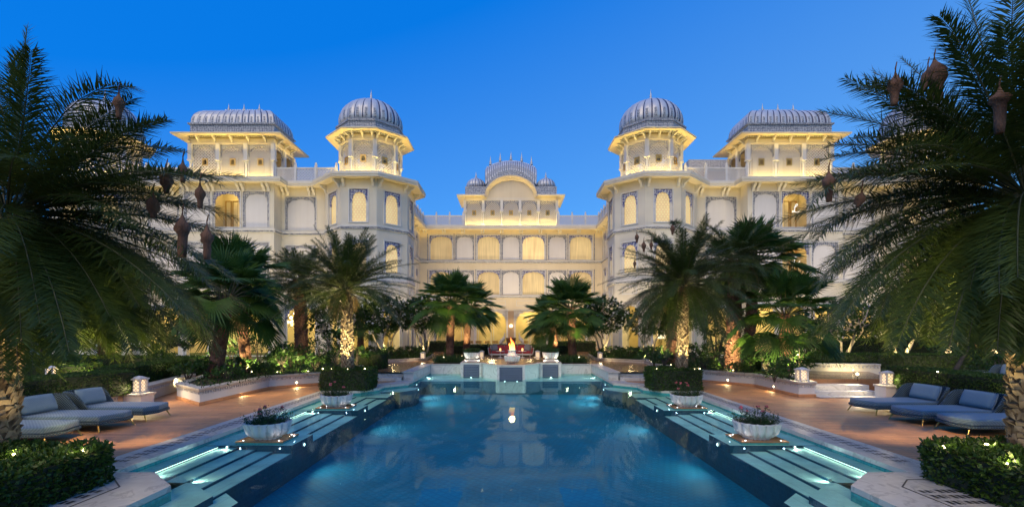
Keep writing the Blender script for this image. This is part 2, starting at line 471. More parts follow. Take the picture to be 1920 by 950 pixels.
def water_mat():
    m = bpy.data.materials.new('pool_water'); m.use_nodes = True; nt = m.node_tree
    nt.nodes.remove(nt.nodes['Principled BSDF'])
    tc = N(nt, 'TexCoord')
    n = N(nt, 'TexNoise', i_Scale=1.1, i_Detail=3.0, i_Distortion=0.4); nt.links.new(tc.outputs['Object'], n.inputs['Vector'])
    bp = N(nt, 'Bump', i_Strength=0.010, i_Distance=0.2); nt.links.new(n.outputs[0], bp.inputs['Height'])
    fr = N(nt, 'Fresnel', i_IOR=1.33); nt.links.new(bp.outputs[0], fr.inputs['Normal'])
    g = N(nt, 'BsdfGlossy', i_Roughness=0.015); g.inputs[0].default_value = (0.50, 0.78, 0.97, 1); nt.links.new(bp.outputs[0], g.inputs['Normal'])
    t = N(nt, 'BsdfTransparent'); t.inputs[0].default_value = (0.74, 0.98, 0.93, 1)
    pf = N(nt, 'Math', operation='MULTIPLY'); pf.inputs[1].default_value = 0.46; nt.links.new(fr.outputs[0], pf.inputs[0])
    ms = N(nt, 'MixShader'); nt.links.new(pf.outputs[0], ms.inputs[0]); nt.links.new(t.outputs[0], ms.inputs[1]); nt.links.new(g.outputs[0], ms.inputs[2])
    nt.links.new(ms.outputs[0], nt.nodes['Material Output'].inputs[0])
    return m
MAT['water'] = water_mat()

def slot_mat():
    # perforated drain stone: groups of dark slots cut across a marble strip
    m, nt, b = new_mat('slotted_drain_marble')
    tc = N(nt, 'TexCoord'); sp = N(nt, 'SeparateXYZ'); nt.links.new(tc.outputs['UV'], sp.inputs[0])
    def band(out, period, width):
        a = N(nt, 'Math', operation='DIVIDE'); a.inputs[1].default_value = period; nt.links.new(out, a.inputs[0])
        f = N(nt, 'Math', operation='FRACT'); nt.links.new(a.outputs[0], f.inputs[0])
        l = N(nt, 'Math', operation='LESS_THAN'); l.inputs[1].default_value = width; nt.links.new(f.outputs[0], l.inputs[0])
        return l.outputs[0]
    a = band(sp.outputs[1], 0.215, 0.60); c = band(sp.outputs[0], 0.082, 0.74)
    mu = N(nt, 'Math', operation='MULTIPLY'); nt.links.new(a, mu.inputs[0]); nt.links.new(c, mu.inputs[1])
    r = ramp(nt, mu.outputs[0], [(0.4, (0.47, 0.46, 0.44)), (0.6, (0.035, 0.035, 0.035))])
    nt.links.new(r.outputs[0], b.inputs['Base Color']); b.inputs['Roughness'].default_value = 0.45
    return m
MAT['slot'] = slot_mat()

def checker_mat():
    m, nt, b = new_mat('blue_white_checker_tile')
    tc = N(nt, 'TexCoord')
    br = N(nt, 'TexBrick', offset=0.5); br.inputs['Scale'].default_value = 1.0
    br.inputs['Brick Width'].default_value = 0.11; br.inputs['Row Height'].default_value = 0.08; br.inputs['Mortar Size'].default_value = 0.007
    br.inputs['Color1'].default_value = (0.012, 0.03, 0.085, 1); br.inputs['Color2'].default_value = (0.03, 0.05, 0.12, 1); br.inputs['Mortar'].default_value = (0.34, 0.35, 0.36, 1)
    nt.links.new(tc.outputs['UV'], br.inputs['Vector']); nt.links.new(br.outputs[0], b.inputs['Base Color'])
    b.inputs['Roughness'].default_value = 0.25
    return m
MAT['checker'] = checker_mat()

def fabric(name, c1, c2, scale=60.0, rough=0.85):
    m, nt, b = new_mat(name)
    tc = N(nt, 'TexCoord')
    w = N(nt, 'TexWave', i_Scale=scale / 6.0, i_Distortion=0.6, i_Detail=1.0); w.wave_type = 'BANDS'; w.bands_direction = 'DIAGONAL'
    nt.links.new(tc.outputs['Object'], w.inputs['Vector'])
    r = ramp(nt, w.outputs[0], [(0.35, c1), (0.65, c2)])
    nt.links.new(r.outputs[0], b.inputs['Base Color']); b.inputs['Roughness'].default_value = rough
    n = N(nt, 'TexNoise', i_Scale=9.0, i_Detail=4.0); nt.links.new(tc.outputs['Object'], n.inputs['Vector'])
    bp = N(nt, 'Bump', i_Strength=0.25, i_Distance=0.03); nt.links.new(n.outputs[0], bp.inputs['Height']); nt.links.new(bp.outputs[0], b.inputs['Normal'])
    b.inputs['Sheen Weight'].default_value = 0.2
    return m
MAT['mattress'] = fabric('blue_grey_striped_fabric', (0.095, 0.165, 0.215), (0.15, 0.23, 0.285))
MAT['cushion'] = fabric('pale_blue_cushion_fabric', (0.17, 0.255, 0.31), (0.215, 0.30, 0.355), 90)
MAT['red_fabric'] = fabric('red_sofa_fabric', (0.36, 0.035, 0.045), (0.44, 0.05, 0.06), 80)
MAT['grey_fabric'] = fabric('grey_cushion_fabric', (0.22, 0.22, 0.23), (0.30, 0.30, 0.31), 120)

def wicker_mat():
    m, nt, b = new_mat('dark_woven_rope')
    tc = N(nt, 'TexCoord'); mp = N(nt, 'Mapping'); mp.inputs['Scale'].default_value = (26, 26, 26); mp.inputs['Rotation'].default_value = (0, 0, radians(45))
    nt.links.new(tc.outputs['UV'], mp.inputs[0])
    vo = N(nt, 'TexVoronoi', i_Scale=1.0, i_Randomness=0.0); vo.voronoi_dimensions = '2D'; nt.links.new(mp.outputs[0], vo.inputs['Vector'])
    r = ramp(nt, vo.outputs['Distance'], [(0.26, (0.012, 0.02, 0.026)), (0.40, (0.045, 0.085, 0.105)), (0.62, (0.15, 0.21, 0.24))])
    nt.links.new(r.outputs[0], b.inputs['Base Color']); b.inputs['Roughness'].default_value = 0.7
    bp = N(nt, 'Bump', i_Strength=0.5, i_Distance=0.01); nt.links.new(vo.outputs['Distance'], bp.inputs['Height']); nt.links.new(bp.outputs[0], b.inputs['Normal'])
    return m
MAT['wicker'] = wicker_mat()

MAT['palm_leaf'] = leaf_mat('date_palm_leaflets', (0.036, 0.060, 0.012), (0.075, 0.112, 0.022), (0.11, 0.14, 0.028), rough=0.38, trans=0.3)
MAT['fan_leaf'] = leaf_mat('fan_palm_leaf', (0.035, 0.085, 0.014), (0.07, 0.15, 0.026), (0.11, 0.18, 0.03), rough=0.45, trans=0.35)
MAT['rachis'] = pm('palm_rachis', (0.045, 0.055, 0.02), (0.075, 0.075, 0.03), rough=0.55, scale=6)
MAT['date_trunk'] = pm('date_palm_bark', (0.06, 0.04, 0.025), (0.20, 0.14, 0.085), rough=0.85, scale=9, detail=8, bump=0.8, bscale=24)
MAT['date_scale'] = pm('cut_leaf_base', (0.13, 0.085, 0.05), (0.46, 0.36, 0.24), rough=0.9, scale=5, detail=8, bump=0.6, bscale=50)
MAT['fan_trunk'] = pm('red_brown_palm_bark', (0.10, 0.042, 0.028), (0.22, 0.11, 0.07), rough=0.9, scale=12, detail=8, bump=0.9, bscale=20)
MAT['bark'] = pm('grey_smooth_bark', (0.24, 0.20, 0.155), (0.36, 0.31, 0.25), rough=0.8, scale=6, detail=8, bump=0.4, bscale=18)
MAT['dark_bark'] = pm('dark_bark', (0.05, 0.04, 0.032), (0.10, 0.08, 0.06), rough=0.9, scale=8, bump=0.5, bscale=18)
MAT['hedge'] = leaf_mat('clipped_hedge_leaves', (0.030, 0.068, 0.012), (0.062, 0.125, 0.022), (0.105, 0.175, 0.035), rough=0.4, trans=0.3, scale=2.2)
MAT['hedge_in'] = pm('hedge_twigs', (0.010, 0.016, 0.006), (0.02, 0.03, 0.012), rough=0.9, scale=14)
MAT['shrub'] = leaf_mat('glossy_shrub_leaves', (0.025, 0.065, 0.014), (0.06, 0.13, 0.028), (0.10, 0.19, 0.045), rough=0.32, trans=0.35)
MAT['frangi'] = leaf_mat('frangipani_leaves', (0.018, 0.045, 0.010), (0.042, 0.088, 0.018), (0.07, 0.12, 0.025), rough=0.35, trans=0.3)
MAT['cover'] = leaf_mat('strap_leaf_ground_cover', (0.020, 0.052, 0.012), (0.045, 0.10, 0.022), (0.08, 0.15, 0.03), rough=0.4, trans=0.35)
MAT['flower_white'] = pm('white_petals', (0.72, 0.72, 0.66), rough=0.5)
MAT['flower_pink'] = pm('pink_petals', (0.62, 0.10, 0.13), (0.70, 0.22, 0.22), rough=0.5, scale=20)
MAT['soil'] = pm('garden_soil', (0.035, 0.025, 0.016), (0.07, 0.05, 0.033), rough=0.95, scale=5, bump=0.6, bscale=30)
MAT['lawn'] = pm('dark_lawn', (0.022, 0.045, 0.012), (0.045, 0.075, 0.02), rough=0.9, scale=1.4, detail=8, bump=0.5, bscale=60)
MAT['nest'] = pm('woven_grass_nest', (0.10, 0.05, 0.03), (0.20, 0.11, 0.068), rough=0.95, scale=10, detail=8, bump=1.0, bscale=60, stretch=(1, 1, 0.35))
MAT['lamp_glow'] = emit('warm_lamp_lens', (1.0, 0.80, 0.45), 14.0)
MAT['lantern_glow'] = emit('lantern_frosted_glass', (1.0, 0.74, 0.42), 1.6)
MAT['pool_glow'] = emit('pool_lamp_lens', (0.85, 0.97, 1.0), 6.0)
MAT['black_metal'] = pm('dark_bronze_metal', (0.02, 0.018, 0.015), rough=0.45, metal=0.6)
MAT['dark_wood'] = pm('dark_wood', (0.10, 0.05, 0.025), (0.16, 0.085, 0.04), rough=0.5, scale=4, stretch=(1, 1, 6))
# =====================================================================================
# ARCHITECTURE
# =====================================================================================
class Face:
    def __init__(s, p0, p1):
        s.p0 = Vector((p0[0], p0[1])); s.p1 = Vector((p1[0], p1[1]))
        d = s.p1 - s.p0; s.L = d.length; s.t = d / s.L; s.n = Vector((s.t.y, -s.t.x))
        s.rz = atan2(s.t.y, s.t.x)
    def pt(s, u, z, o=0.0):
        q = s.p0 + s.t * u + s.n * o
        return Vector((q.x, q.y, z))

def facade(mb, F, z0, z1, holes):
    us = sorted({0.0, F.L} | {h[0] for h in holes} | {h[1] for h in holes})
    zs = sorted({z0, z1} | {h[2] for h in holes} | {h[3] for h in holes})
    for a, b in zip(us[:-1], us[1:]):
        for c, d in zip(zs[:-1], zs[1:]):
            um, zm = (a + b) / 2, (c + d) / 2
            if any(h[0] < um < h[1] and h[2] < zm < h[3] for h in holes): continue
            mb.face([F.pt(a, c), F.pt(b, c), F.pt(b, d), F.pt(a, d)])
    for (a, b, c, d, dep, back) in holes:
        mb.face([F.pt(a, c), F.pt(a, d), F.pt(a, d, -dep), F.pt(a, c, -dep)])
        mb.face([F.pt(b, c), F.pt(b, c, -dep), F.pt(b, d, -dep), F.pt(b, d)])
        mb.face([F.pt(a, d), F.pt(b, d), F.pt(b, d, -dep), F.pt(a, d, -dep)])
        mb.face([F.pt(a, c), F.pt(a, c, -dep), F.pt(b, c, -dep), F.pt(b, c)])
        if back:
            mb.face([F.pt(a, c, -dep), F.pt(b, c, -dep), F.pt(b, d, -dep), F.pt(a, d, -dep)])

def fbox(mb, F, u0, u1, z0, z1, o0, o1):
    c = F.pt((u0 + u1) / 2, (z0 + z1) / 2, (o0 + o1) / 2)
    mb.obox(c, (u1 - u0, abs(o1 - o0), z1 - z0), F.rz)

def arch_pts(w, zs, zt, lobes=7, n=48, cusp=0.075):
    P = []
    h = zt - zs
    for i in range(n + 1):
        th = pi - pi * i / n
        f = 1 - cusp * (1 - abs(sin(lobes * th))) if lobes else 1.0
        x = w / 2 * f * math.copysign(abs(cos(th)) ** 0.85, cos(th))
        z = zs + h * f * abs(sin(th)) ** 0.72
        P.append((x, z))
    P[0] = (-w / 2, zs); P[-1] = (w / 2, zs)
    return P

def spandrel(mb, F, uc, w, zb, zt, margin, rise, o_front, thick, lobes=7, top=0.06, jamb=True):
    """plate filling the top of an opening above a cusped arch, with side jambs"""
    wa = w - 2 * margin
    za = zt - top
    P = arch_pts(wa, za - rise, za, lobes)
    for (x0, a), (x1, b) in zip(P[:-1], P[1:]):
        if abs(x1 - x0) < 1e-6: continue
        f0, f1 = F.pt(uc + x0, a, o_front), F.pt(uc + x1, b, o_front)
        mb.face([f0, f1, F.pt(uc + x1, zt, o_front), F.pt(uc + x0, zt, o_front)])
        mb.face([F.pt(uc + x0, a, o_front), F.pt(uc + x0, a, o_front - thick), F.pt(uc + x1, b, o_front - thick), F.pt(uc + x1, b, o_front)])
    mb.mi = 1
    for sgn in (-1, 1):
        u0 = uc + sgn * (w / 2 - margin / 2)
        fbox(mb, F, u0 - margin / 2, u0 + margin / 2, (zb if jamb else za - rise), za - rise, o_front, o_front - thick) if jamb else None
    mb.mi = 0
    for sgn in (-1, 1):
        u0 = uc + sgn * (w / 2 - margin / 2)
        fbox(mb, F, u0 - margin / 2, u0 + margin / 2, za - rise, zt, o_front, o_front - thick)

def arch_fill(mb, F, uc, w, zb, zt, o):
    mb.face([F.pt(uc - w / 2, zb, o), F.pt(uc + w / 2, zb, o), F.pt(uc + w / 2, zt, o), F.pt(uc - w / 2, zt, o)])

def window(parent, F, uc, w, zb, zt, style='blue', pane='curtain', rise=None, lobes=7, margin=0.09, proud=0.05, top=0.14):
    rise = rise if rise is not None else min(0.42 * w, 0.6)
    mb = MB()
    g = 0.07
    for (a, b, c, d) in ((-w / 2 - g, -w / 2, zb - g, zt + g), (w / 2, w / 2 + g, zb - g, zt + g), (-w / 2, w / 2, zt, zt + g), (-w / 2, w / 2, zb - g, zb)):
        fbox(mb, F, uc + a, uc + b, c, d, -0.03, proud)
    fr = mb.build('window', MAT['trim'], parent)
    sm = MB(); spandrel(sm, F, uc, w, zb, zt, margin, rise, -0.05, 0.10, lobes, top=top)
    sm.build('spandrel', [MAT[{'blue': 'blue_orn', 'grey': 'grey_orn', 'carved': 'carved'}[style]], MAT['trim']], fr)
    if pane:
        cm = MB(); arch_fill(cm, F, uc, w, zb, zt, -0.20)
        cm.build('curtain' if 'curtain' in pane else 'pane', MAT[pane], fr)
    return fr

def niche(parent, F, uc, w, zb, zt, style='grey'):
    mb = MB(); g = 0.05
    for (a, b, c, d) in ((-w / 2 - g, -w / 2, zb, zt + g), (w / 2, w / 2 + g, zb, zt + g), (-w / 2, w / 2, zt, zt + g)):
        fbox(mb, F, uc + a, uc + b, c, d, -0.02, 0.035)
    fr = mb.build('niche', MAT['trim'], parent)
    pn = MB(); arch_fill(pn, F, uc, w, zb, zt, -0.066); pn.build('panel', MAT['niche_panel'], fr)
    sm = MB(); spandrel(sm, F, uc, w, zb, zt, 0.13, min(0.40 * w, 0.62), -0.012, 0.05, 5, top=0.16)
    sm.build('spandrel', [MAT['grey_orn'], MAT['grey_orn']], fr)
    return fr

def offset_path(P, off, closed=False):
    n = len(P); out = []
    for i in range(n):
        ns = []
        if closed or i > 0:
            a, b = Vector(P[i - 1]), Vector(P[i]); d = (b - a).normalized(); ns.append(Vector((d.y, -d.x)))
        if closed or i < n - 1:
            a, b = Vector(P[i]), Vector(P[(i + 1) % n]); d = (b - a).normalized(); ns.append(Vector((d.y, -d.x)))
        if len(ns) == 1: m = ns[0]
        else: m = (ns[0] + ns[1]) / (1 + ns[0].dot(ns[1]))
        out.append((P[i][0] + m.x * off, P[i][1] + m.y * off))
    return out

def sweep(mb, P, prof, closed=False, loop=True, mi=None):
    """prof: (offset outwards, z) ring swept along the plan path"""
    rows = [offset_path(P, o, closed) for o, z in prof]
    n = len(P); m = len(prof)
    for i in range(n if closed else n - 1):
        j = (i + 1) % n
        for k in range(m if loop else m - 1):
            k2 = (k + 1) % m
            a, b = rows[k], rows[k2]
            mb.face([(a[i][0], a[i][1], prof[k][1]), (a[j][0], a[j][1], prof[k][1]),
                     (b[j][0], b[j][1], prof[k2][1]), (b[i][0], b[i][1], prof[k2][1])], mi)
    if not closed and loop:
        for i in (0, n - 1):
            mb.face([(rows[k][i][0], rows[k][i][1], prof[k][1]) for k in range(m)])

def shared(name, mesh_o, parent, loc, rz=0, mats=None):
    """another object on the same mesh data, placed relative to the parent's origin"""
    o = bpy.data.objects.new(name, mesh_o); COL.objects.link(o)
    o.parent = parent; o.location = Vector(loc) - org_of(parent); o.rotation_euler = (0, 0, rz)
    ORG[o.name] = org_of(parent)
    return o

def mesh_only(mb, name, mats, smooth=False):
    o = mb.build(name, mats, None, origin=(0, 0, 0), smooth=smooth)
    me = o.data; bpy.data.objects.remove(o); return me

def bracket_mesh(depth, h, w=0.16):
    mb = MB()
    prof = [(0, 0), (0, -h), (-0.14 * depth, -h), (-0.3 * depth, -0.62 * h), (-0.62 * depth, -0.42 * h), (-0.78 * depth, -0.2 * h), (-depth, -0.14 * h), (-depth, 0)]
    L = [(-w / 2, y, z) for y, z in prof]; R = [(w / 2, y, z) for y, z in prof]
    mb.face(L[::-1]); mb.face(R)
    for i in range(len(prof)):
        j = (i + 1) % len(prof)
        mb.face([L[i], L[j], R[j], R[i]])
    return mesh_only(mb, 'bracket', MAT['trim'])
BR_BIG = bracket_mesh(0.62, 0.62, 0.17)
BR_SMALL = bracket_mesh(0.50, 0.36, 0.12)

def brackets(parent, F, us, z, me, pair=0.0):
    for u in us:
        for d in ((-pair, pair) if pair else (0,)):
            p = F.pt(u + d, z, 0.0)
            shared('bracket', me, parent, p, F.rz)

def post_mesh():
    mb = MB(); mb.box(-0.085, 0.085, -0.085, 0.085, 0, 1.15)
    mb.lathe([(0.10, 1.15), (0.10, 1.2), (0.06, 1.22), (0.085, 1.30), (0.05, 1.40), (0.0, 1.43)], 8)
    return mesh_only(mb, 'parapet_post', MAT['trim'])
POST = post_mesh()

def parapet(parent, P, z, pitch=1.45):
    for a, b in zip(P[:-1], P[1:]):
        F = Face(a, b); n = max(1, round(F.L / pitch))
        for i in range(n):
            u0, u1 = F.L * i / n, F.L * (i + 1) / n
            mb = MB(); fbox(mb, F, u0 + 0.08, u1 - 0.08, z + 0.12, z + 0.95, -0.03, 0.03)
            pn = mb.build('parapet_panel', MAT['jali'], parent)
            mb = MB(); fbox(mb, F, u0 + 0.08, u1 - 0.08, z + 0.95, z + 1.05, -0.06, 0.06); fbox(mb, F, u0 + 0.08, u1 - 0.08, z, z + 0.12, -0.06, 0.06)
            mb.build('rail', MAT['trim'], pn)
            shared('parapet_post', POST, parent, F.pt(u0, z), F.rz)
    shared('parapet_post', POST, parent, F.pt(F.L, z), F.rz)

def eave_ring(parent, P, z, o, closed=False, name='eave', rise=0.14, fascia=0.34, mat='wall', back=0.0):
    mb = MB()
    sweep(mb, P, [(-back, z + rise), (o - 0.03, z), (o, z + 0.0), (o, z + fascia * 0.35), (o + 0.04, z + fascia * 0.42), (o + 0.02, z + fascia), (-back, z + fascia + 0.1)], closed)
    return mb.build(name, MAT[mat], parent)

EAVE_Z = 12.42; ROOF_Z = 12.80

def dentil_strip(mb, P, z0, z1, o0, o1, pitch, duty, closed=False):
    """one connected toothed moulding running along a plan path"""
    chain = []
    Q = list(P) + ([P[0]] if closed else [])
    for a, b in zip(Q[:-1], Q[1:]):
        F = Face(a, b); n = max(1, int(F.L / pitch)); p = F.L / n
        for i in range(n):
            for u, o in ((0.0, o0), ((1 - duty) / 2, o0), ((1 - duty) / 2, o1), ((1 + duty) / 2, o1), ((1 + duty) / 2, o0)):
                q = F.pt((i + u) * p, 0, o); chain.append((q.x, q.y))
        q = F.pt(F.L, 0, o0); chain.append((q.x, q.y))
    lo = [mb.v((x, y, z0)) for x, y in chain]; hi = [mb.v((x, y, z1)) for x, y in chain]
    for i in range(len(chain) - 1): mb.idx((lo[i], lo[i + 1], hi[i + 1], hi[i]))

def cove(parent, F, z, watts, o=0.5, col=None, u0=0.15, u1=None):
    """warm strip light tucked between the brackets, washing the soffit and the top of the wall"""
    u1 = F.L - 0.15 if u1 is None else u1
    if u1 - u0 < 0.3: return
    p = F.pt((u0 + u1) / 2, z, o)
    l = lamp('AREA', p, watts * (u1 - u0), col or (1.0, 0.66, 0.14), parent, size=u1 - u0, size_y=0.05, name='cove_strip')
    X_ = Vector((F.t.x, F.t.y, 0)); d = Vector((-F.n.x * 0.45, -F.n.y * 0.45, 1)).normalized()
    Z_ = -d; Y_ = Z_.cross(X_)
    l.rotation_euler = Matrix((X_, Y_, Z_)).transposed().to_euler()

def string_course(parent, P, z):
    mb = MB()
    sweep(mb, P, [(0.003, z - 0.12), (0.07, z - 0.10), (0.07, z + 0.02), (0.12, z + 0.04), (0.12, z + 0.12), (0.003, z + 0.14)])
    o = mb.build('string_course', MAT['trim'], parent)
    mb = MB(); dentil_strip(mb, P, z - 0.085, z + 0.005, 0.0715, 0.105, 0.24, 0.5)
    mb.build('dentil_band', MAT['silver_orn'], o)

# ------------------------------------------------------------------ wings
TA = 2.95; TV = TA * math.tan(pi / 8)
CX1, CX2, CY = -10.4, -30.2, 36.0
WING = [((CX2 - TA, CY + TV), 'side'), ((CX2 - TA, CY - TV), 'diag'), ((CX2 - TV, CY - TA), 'front'), ((CX2 + TV, CY - TA), 'diag'),
        ((CX2 + TA, CY - TV), 'short'), ((CX2 + TA, 35.3), 'link'), ((-23.45, 35.3), 'short'), ((-23.45, 34.2), 'bay'), ((-16.75, 34.2), 'short'),
        ((-16.75, 35.3), 'link2'), ((CX1 - TA, 35.3), 'short'), ((CX1 - TA, CY - TV), 'diag'), ((CX1 - TV, CY - TA), 'front'), ((CX1 + TV, CY - TA), 'diag'),
        ((CX1 + TA, CY - TV), 'side'), ((CX1 + TA, CY + TV), 'short'), ((CX1 + TV, CY + TA), 'short'), ((-9.45, 39.22), 'inner'), ((-9.45, 50.2), None)]

def open_room(parent, F, uc, w, zb, zt, dep, monogram=False, flip=False):
    """the lit room behind a clear window: back wall, door panel, ceiling cove and a lamp"""
    mb = MB()
    a, b = uc - w / 2 - 0.3, uc + w / 2 + 0.3
    q = [F.pt(a, zb - 0.1, -0.14), F.pt(b, zb - 0.1, -0.14), F.pt(b, zt + 0.3, -0.14), F.pt(a, zt + 0.3, -0.14)]
    r = [F.pt(a, zb - 0.1, -dep), F.pt(b, zb - 0.1, -dep), F.pt(b, zt + 0.3, -dep), F.pt(a, zt + 0.3, -dep)]
    mb.face(r)
    for i in range(4):
        j = (i + 1) % 4
        mb.face([q[i], q[j], r[j], r[i]])
    rm = mb.build('room', MAT['room'], parent)
    dm = MB()
    s = -1 if flip else 1
    for k in range(2):
        u0 = uc + s * (0.10 + 0.52 * k)
        lo, hi = min(u0, u0 + s * 0.44), max(u0, u0 + s * 0.44)
        fbox(dm, F, lo, lo + 0.05, zb, zt - 0.25, -dep + 0.004, -dep + 0.06); fbox(dm, F, hi - 0.05, hi, zb, zt - 0.25, -dep + 0.004, -dep + 0.06)
        fbox(dm, F, lo + 0.05, hi - 0.05, zt - 0.30, zt - 0.25, -dep + 0.004, -dep + 0.06)
    dm.build('door_panel', MAT['gold'], rm)
    cm = MB()
    lo, hi = sorted((uc - s * (w / 2 + 0.05), uc - s * (w / 2 - 0.42)))
    n = 9
    for i in range(n):
        u = lo + (hi - lo) * (i + 0.5) / n
        fbox(cm, F, u - 0.022, u + 0.022, zb - 0.08, zt + 0.2, -0.50, -0.44 + 0.03 * (i % 2))
    cm.build('drape', MAT['curtain'], rm)
    lamp('POINT', F.pt(uc - s * 0.1, zt + 0.05, -dep * 0.55), 42, (1.0, 0.74, 0.30), rm, size=0.12, name='room_lamp')
    if monogram:
        zc = (zb + zt) / 2 + 0.05
        def Q(u, z): return F.pt(uc + 0.12 + u, zc + z, -0.165)
        P = []
        for t in np.linspace(0, 1, 40):
            # a flowing script capital: loop at the top, stem, loop at the foot, long tail
            pts = [(-0.10, 0.10), (0.02, 0.16), (0.14, 0.30), (0.06, 0.36), (-0.02, 0.20), (-0.06, 0.0), (-0.12, -0.20), (-0.22, -0.22), (-0.20, -0.14), (-0.06, -0.18), (0.10, -0.24), (0.26, -0.16), (0.32, -0.06)]
            x = t * (len(pts) - 1); i = min(int(x), len(pts) - 2); f = x - i
            p0, p1, p2, p3 = pts[max(i - 1, 0)], pts[i], pts[i + 1], pts[min(i + 2, len(pts) - 1)]
            def cr(a, b, c, d): return 0.5 * (2 * b + (c - a) * f + (2 * a - 5 * b + 4 * c - d) * f * f + (3 * b - a - 3 * c + d) * f ** 3)
            P.append(Q(cr(p0[0], p1[0], p2[0], p3[0]), cr(p0[1], p1[1], p2[1], p3[1])))
        tb = MB(); tb.tube(P, 0.022, 6); tb.build('monogram_letter', emit('self_lit_white_letter', (1.0, 0.95, 0.85), 0.9, (0.8, 0.8, 0.8)), rm)  # letter decal brightened by its own emission, though it is no lamp

def build_wing(side):
    s = side
    pts = [((p[0] if s < 0 else -p[0]), p[1]) for p, _ in WING]
    kinds = [k for _, k in WING[:-1]]
    if s > 0:
        pts = pts[::-1]; kinds = kinds[::-1]
    base = (s * 20.3, 36.0, 0.3)
    lab = ('cream palace wing on the left side with octagonal corner towers and arched windows' if s < 0 else
           'cream palace wing on the right with octagonal towers and a script letter in two windows')
    W = thing('palace_wing', lab, 'building', base, 'palace wings')
    wm = MB()
    rooms = []
    for i, k in enumerate(kinds):
        F = Face(pts[i], pts[i + 1]); holes = []
        def H(uc, w, zb, zt, dep=0.30, back=False): holes.append((uc - w / 2, uc + w / 2, zb, zt, dep, back))
        mid = F.L / 2
        if k in ('front', 'diag', 'side'):
            for zb, zt in ((9.55, 11.78), (6.15, 8.3)):
                H(mid, 1.25, zb, zt); window(W, F, mid, 1.25, zb, zt, 'blue', 'curtain_lattice', rise=0.75, lobes=7, margin=0.14, top=0.17)
            H(mid, 1.55, 0.3, 4.0, 0.35); window(W, F, mid, 1.55, 0.36, 4.0, 'carved', None, rise=0.75, margin=0.12)
            pm_ = MB()
            for (a, b, c, d) in ((-0.6, -0.54, 4.65, 5.2), (0.54, 0.6, 4.65, 5.2), (-0.54, 0.54, 4.65, 4.71), (-0.54, 0.54, 5.14, 5.2)):
                fbox(pm_, F, mid + a, mid + b, c, d, -0.01, 0.03)
            pm_.build('wall_panel', MAT['trim'], W)
            brackets(W, F, (0.22, F.L - 0.22), EAVE_Z + 0.13, BR_BIG)
        elif k in ('link', 'link2'):
            uc = (mid if k == 'link' else (1.42 if s < 0 else F.L - 1.42))
            for zb, zt in ((9.42, 11.85), (5.82, 8.3)):
                H(uc, 2.25, zb, zt, 0.07, True); niche(W, F, uc, 2.25, zb, zt)
            H(uc, 2.3, 0.3, 3.95, 0.35); window(W, F, uc, 2.3, 0.36, 3.95, 'blue', None, rise=0.9, margin=0.12)
            brackets(W, F, (0.35, F.L * 0.66), EAVE_Z + 0.13, BR_BIG, 0.16)
        elif k == 'bay':
            for zb, zt in ((9.42, 11.95), (5.82, 8.35)):
                for du in (-2.08, 2.08):
                    H(mid + du, 1.85, zb, zt, 0.07, True); niche(W, F, mid + du, 1.85, zb, zt)
                H(mid, 1.95, zb, zt, 0.14); window(W, F, mid, 1.95, zb, zt, 'blue', None, rise=0.72)
                open_room(W, F, mid, 1.95, zb, zt, 1.7, monogram=(s > 0), flip=(s < 0))
            for du in (-2.15, 0, 2.15):
                H(mid + du, 1.75, 0.3, 4.0, 0.35); window(W, F, mid + du, 1.75, 0.36, 4.0, 'carved', None, rise=0.8, margin=0.12)
            brackets(W, F, (0.5, 2.3, 4.4, 6.2), EAVE_Z + 0.13, BR_BIG, 0.16)
        elif k == 'inner':
            for q in range(4):
                uc = 1.7 + 2.55 * q
                for zb, zt in ((9.45, 11.9), (5.85, 8.3)):
                    H(uc, 1.15, zb, zt); window(W, F, uc, 1.15, zb, zt, 'blue', 'curtain', rise=0.55)
                H(uc, 1.5, 0.3, 4.0, 0.35); window(W, F, uc, 1.5, 0.36, 4.0, 'carved', None, rise=0.7)
            brackets(W, F, [0.6 + 1.6 * q for q in range(7)], EAVE_Z + 0.13, BR_SMALL)
        facade(wm, F, 0.3, ROOF_Z - 0.02, holes)
        cove(W, F, 11.75, 1.15)
    wm.build('wall', MAT['wall'] if s < 0 else MAT['wall'], W)
    string_course(W, pts, 9.16); string_course(W, pts, 5.55)
    eave_ring(W, pts, EAVE_Z, 0.80, back=0.4)
    # roof slab
    rm = MB()
    rm.prism(pts, ROOF_Z - 0.06, ROOF_Z - 0.02) if False else None
    def mx(x): return x if s < 0 else -x
    rm.prism([(mx(-33.0), 35.4), (mx(-33.0), 51.0), (mx(-9.6), 51.0), (mx(-9.6), 35.4)], ROOF_Z - 0.1, ROOF_Z)
    for cx in (CX1, CX2):
        rm.prism([(mx(cx) + (TA - .02) / cos(pi / 8) * cos(pi / 8 + k * pi / 4), CY + (TA - .02) / cos(pi / 8) * sin(pi / 8 + k * pi / 4)) for k in range(8)], ROOF_Z - 0.09, ROOF_Z + 0.004)
    rm.prism([(mx(-23.4), 34.25), (mx(-23.4), 36), (mx(-16.8), 36), (mx(-16.8), 34.25)], ROOF_Z - 0.08, ROOF_Z + 0.008)
    rm.build('roof', MAT['trim'], W)
    # ground floor rooms behind the arcades
    gm = MB()
    bk = [(-33.0, 39.3), (-13.2, 39.3), (-13.2, 50.12), (-9.5, 50.12)]
    for a, b in zip(bk[:-1], bk[1:]):
        gm.face([(mx(a[0]), a[1], 0.3), (mx(b[0]), b[1], 0.3), (mx(b[0]), b[1], 4.7), (mx(a[0]), a[1], 4.7)])
    gm.face([(mx(-33.0), 35.8, 4.7), (mx(-33.0), 39.3, 4.7), (mx(-13.2), 39.3, 4.7), (mx(-13.2), 35.8, 4.7)])
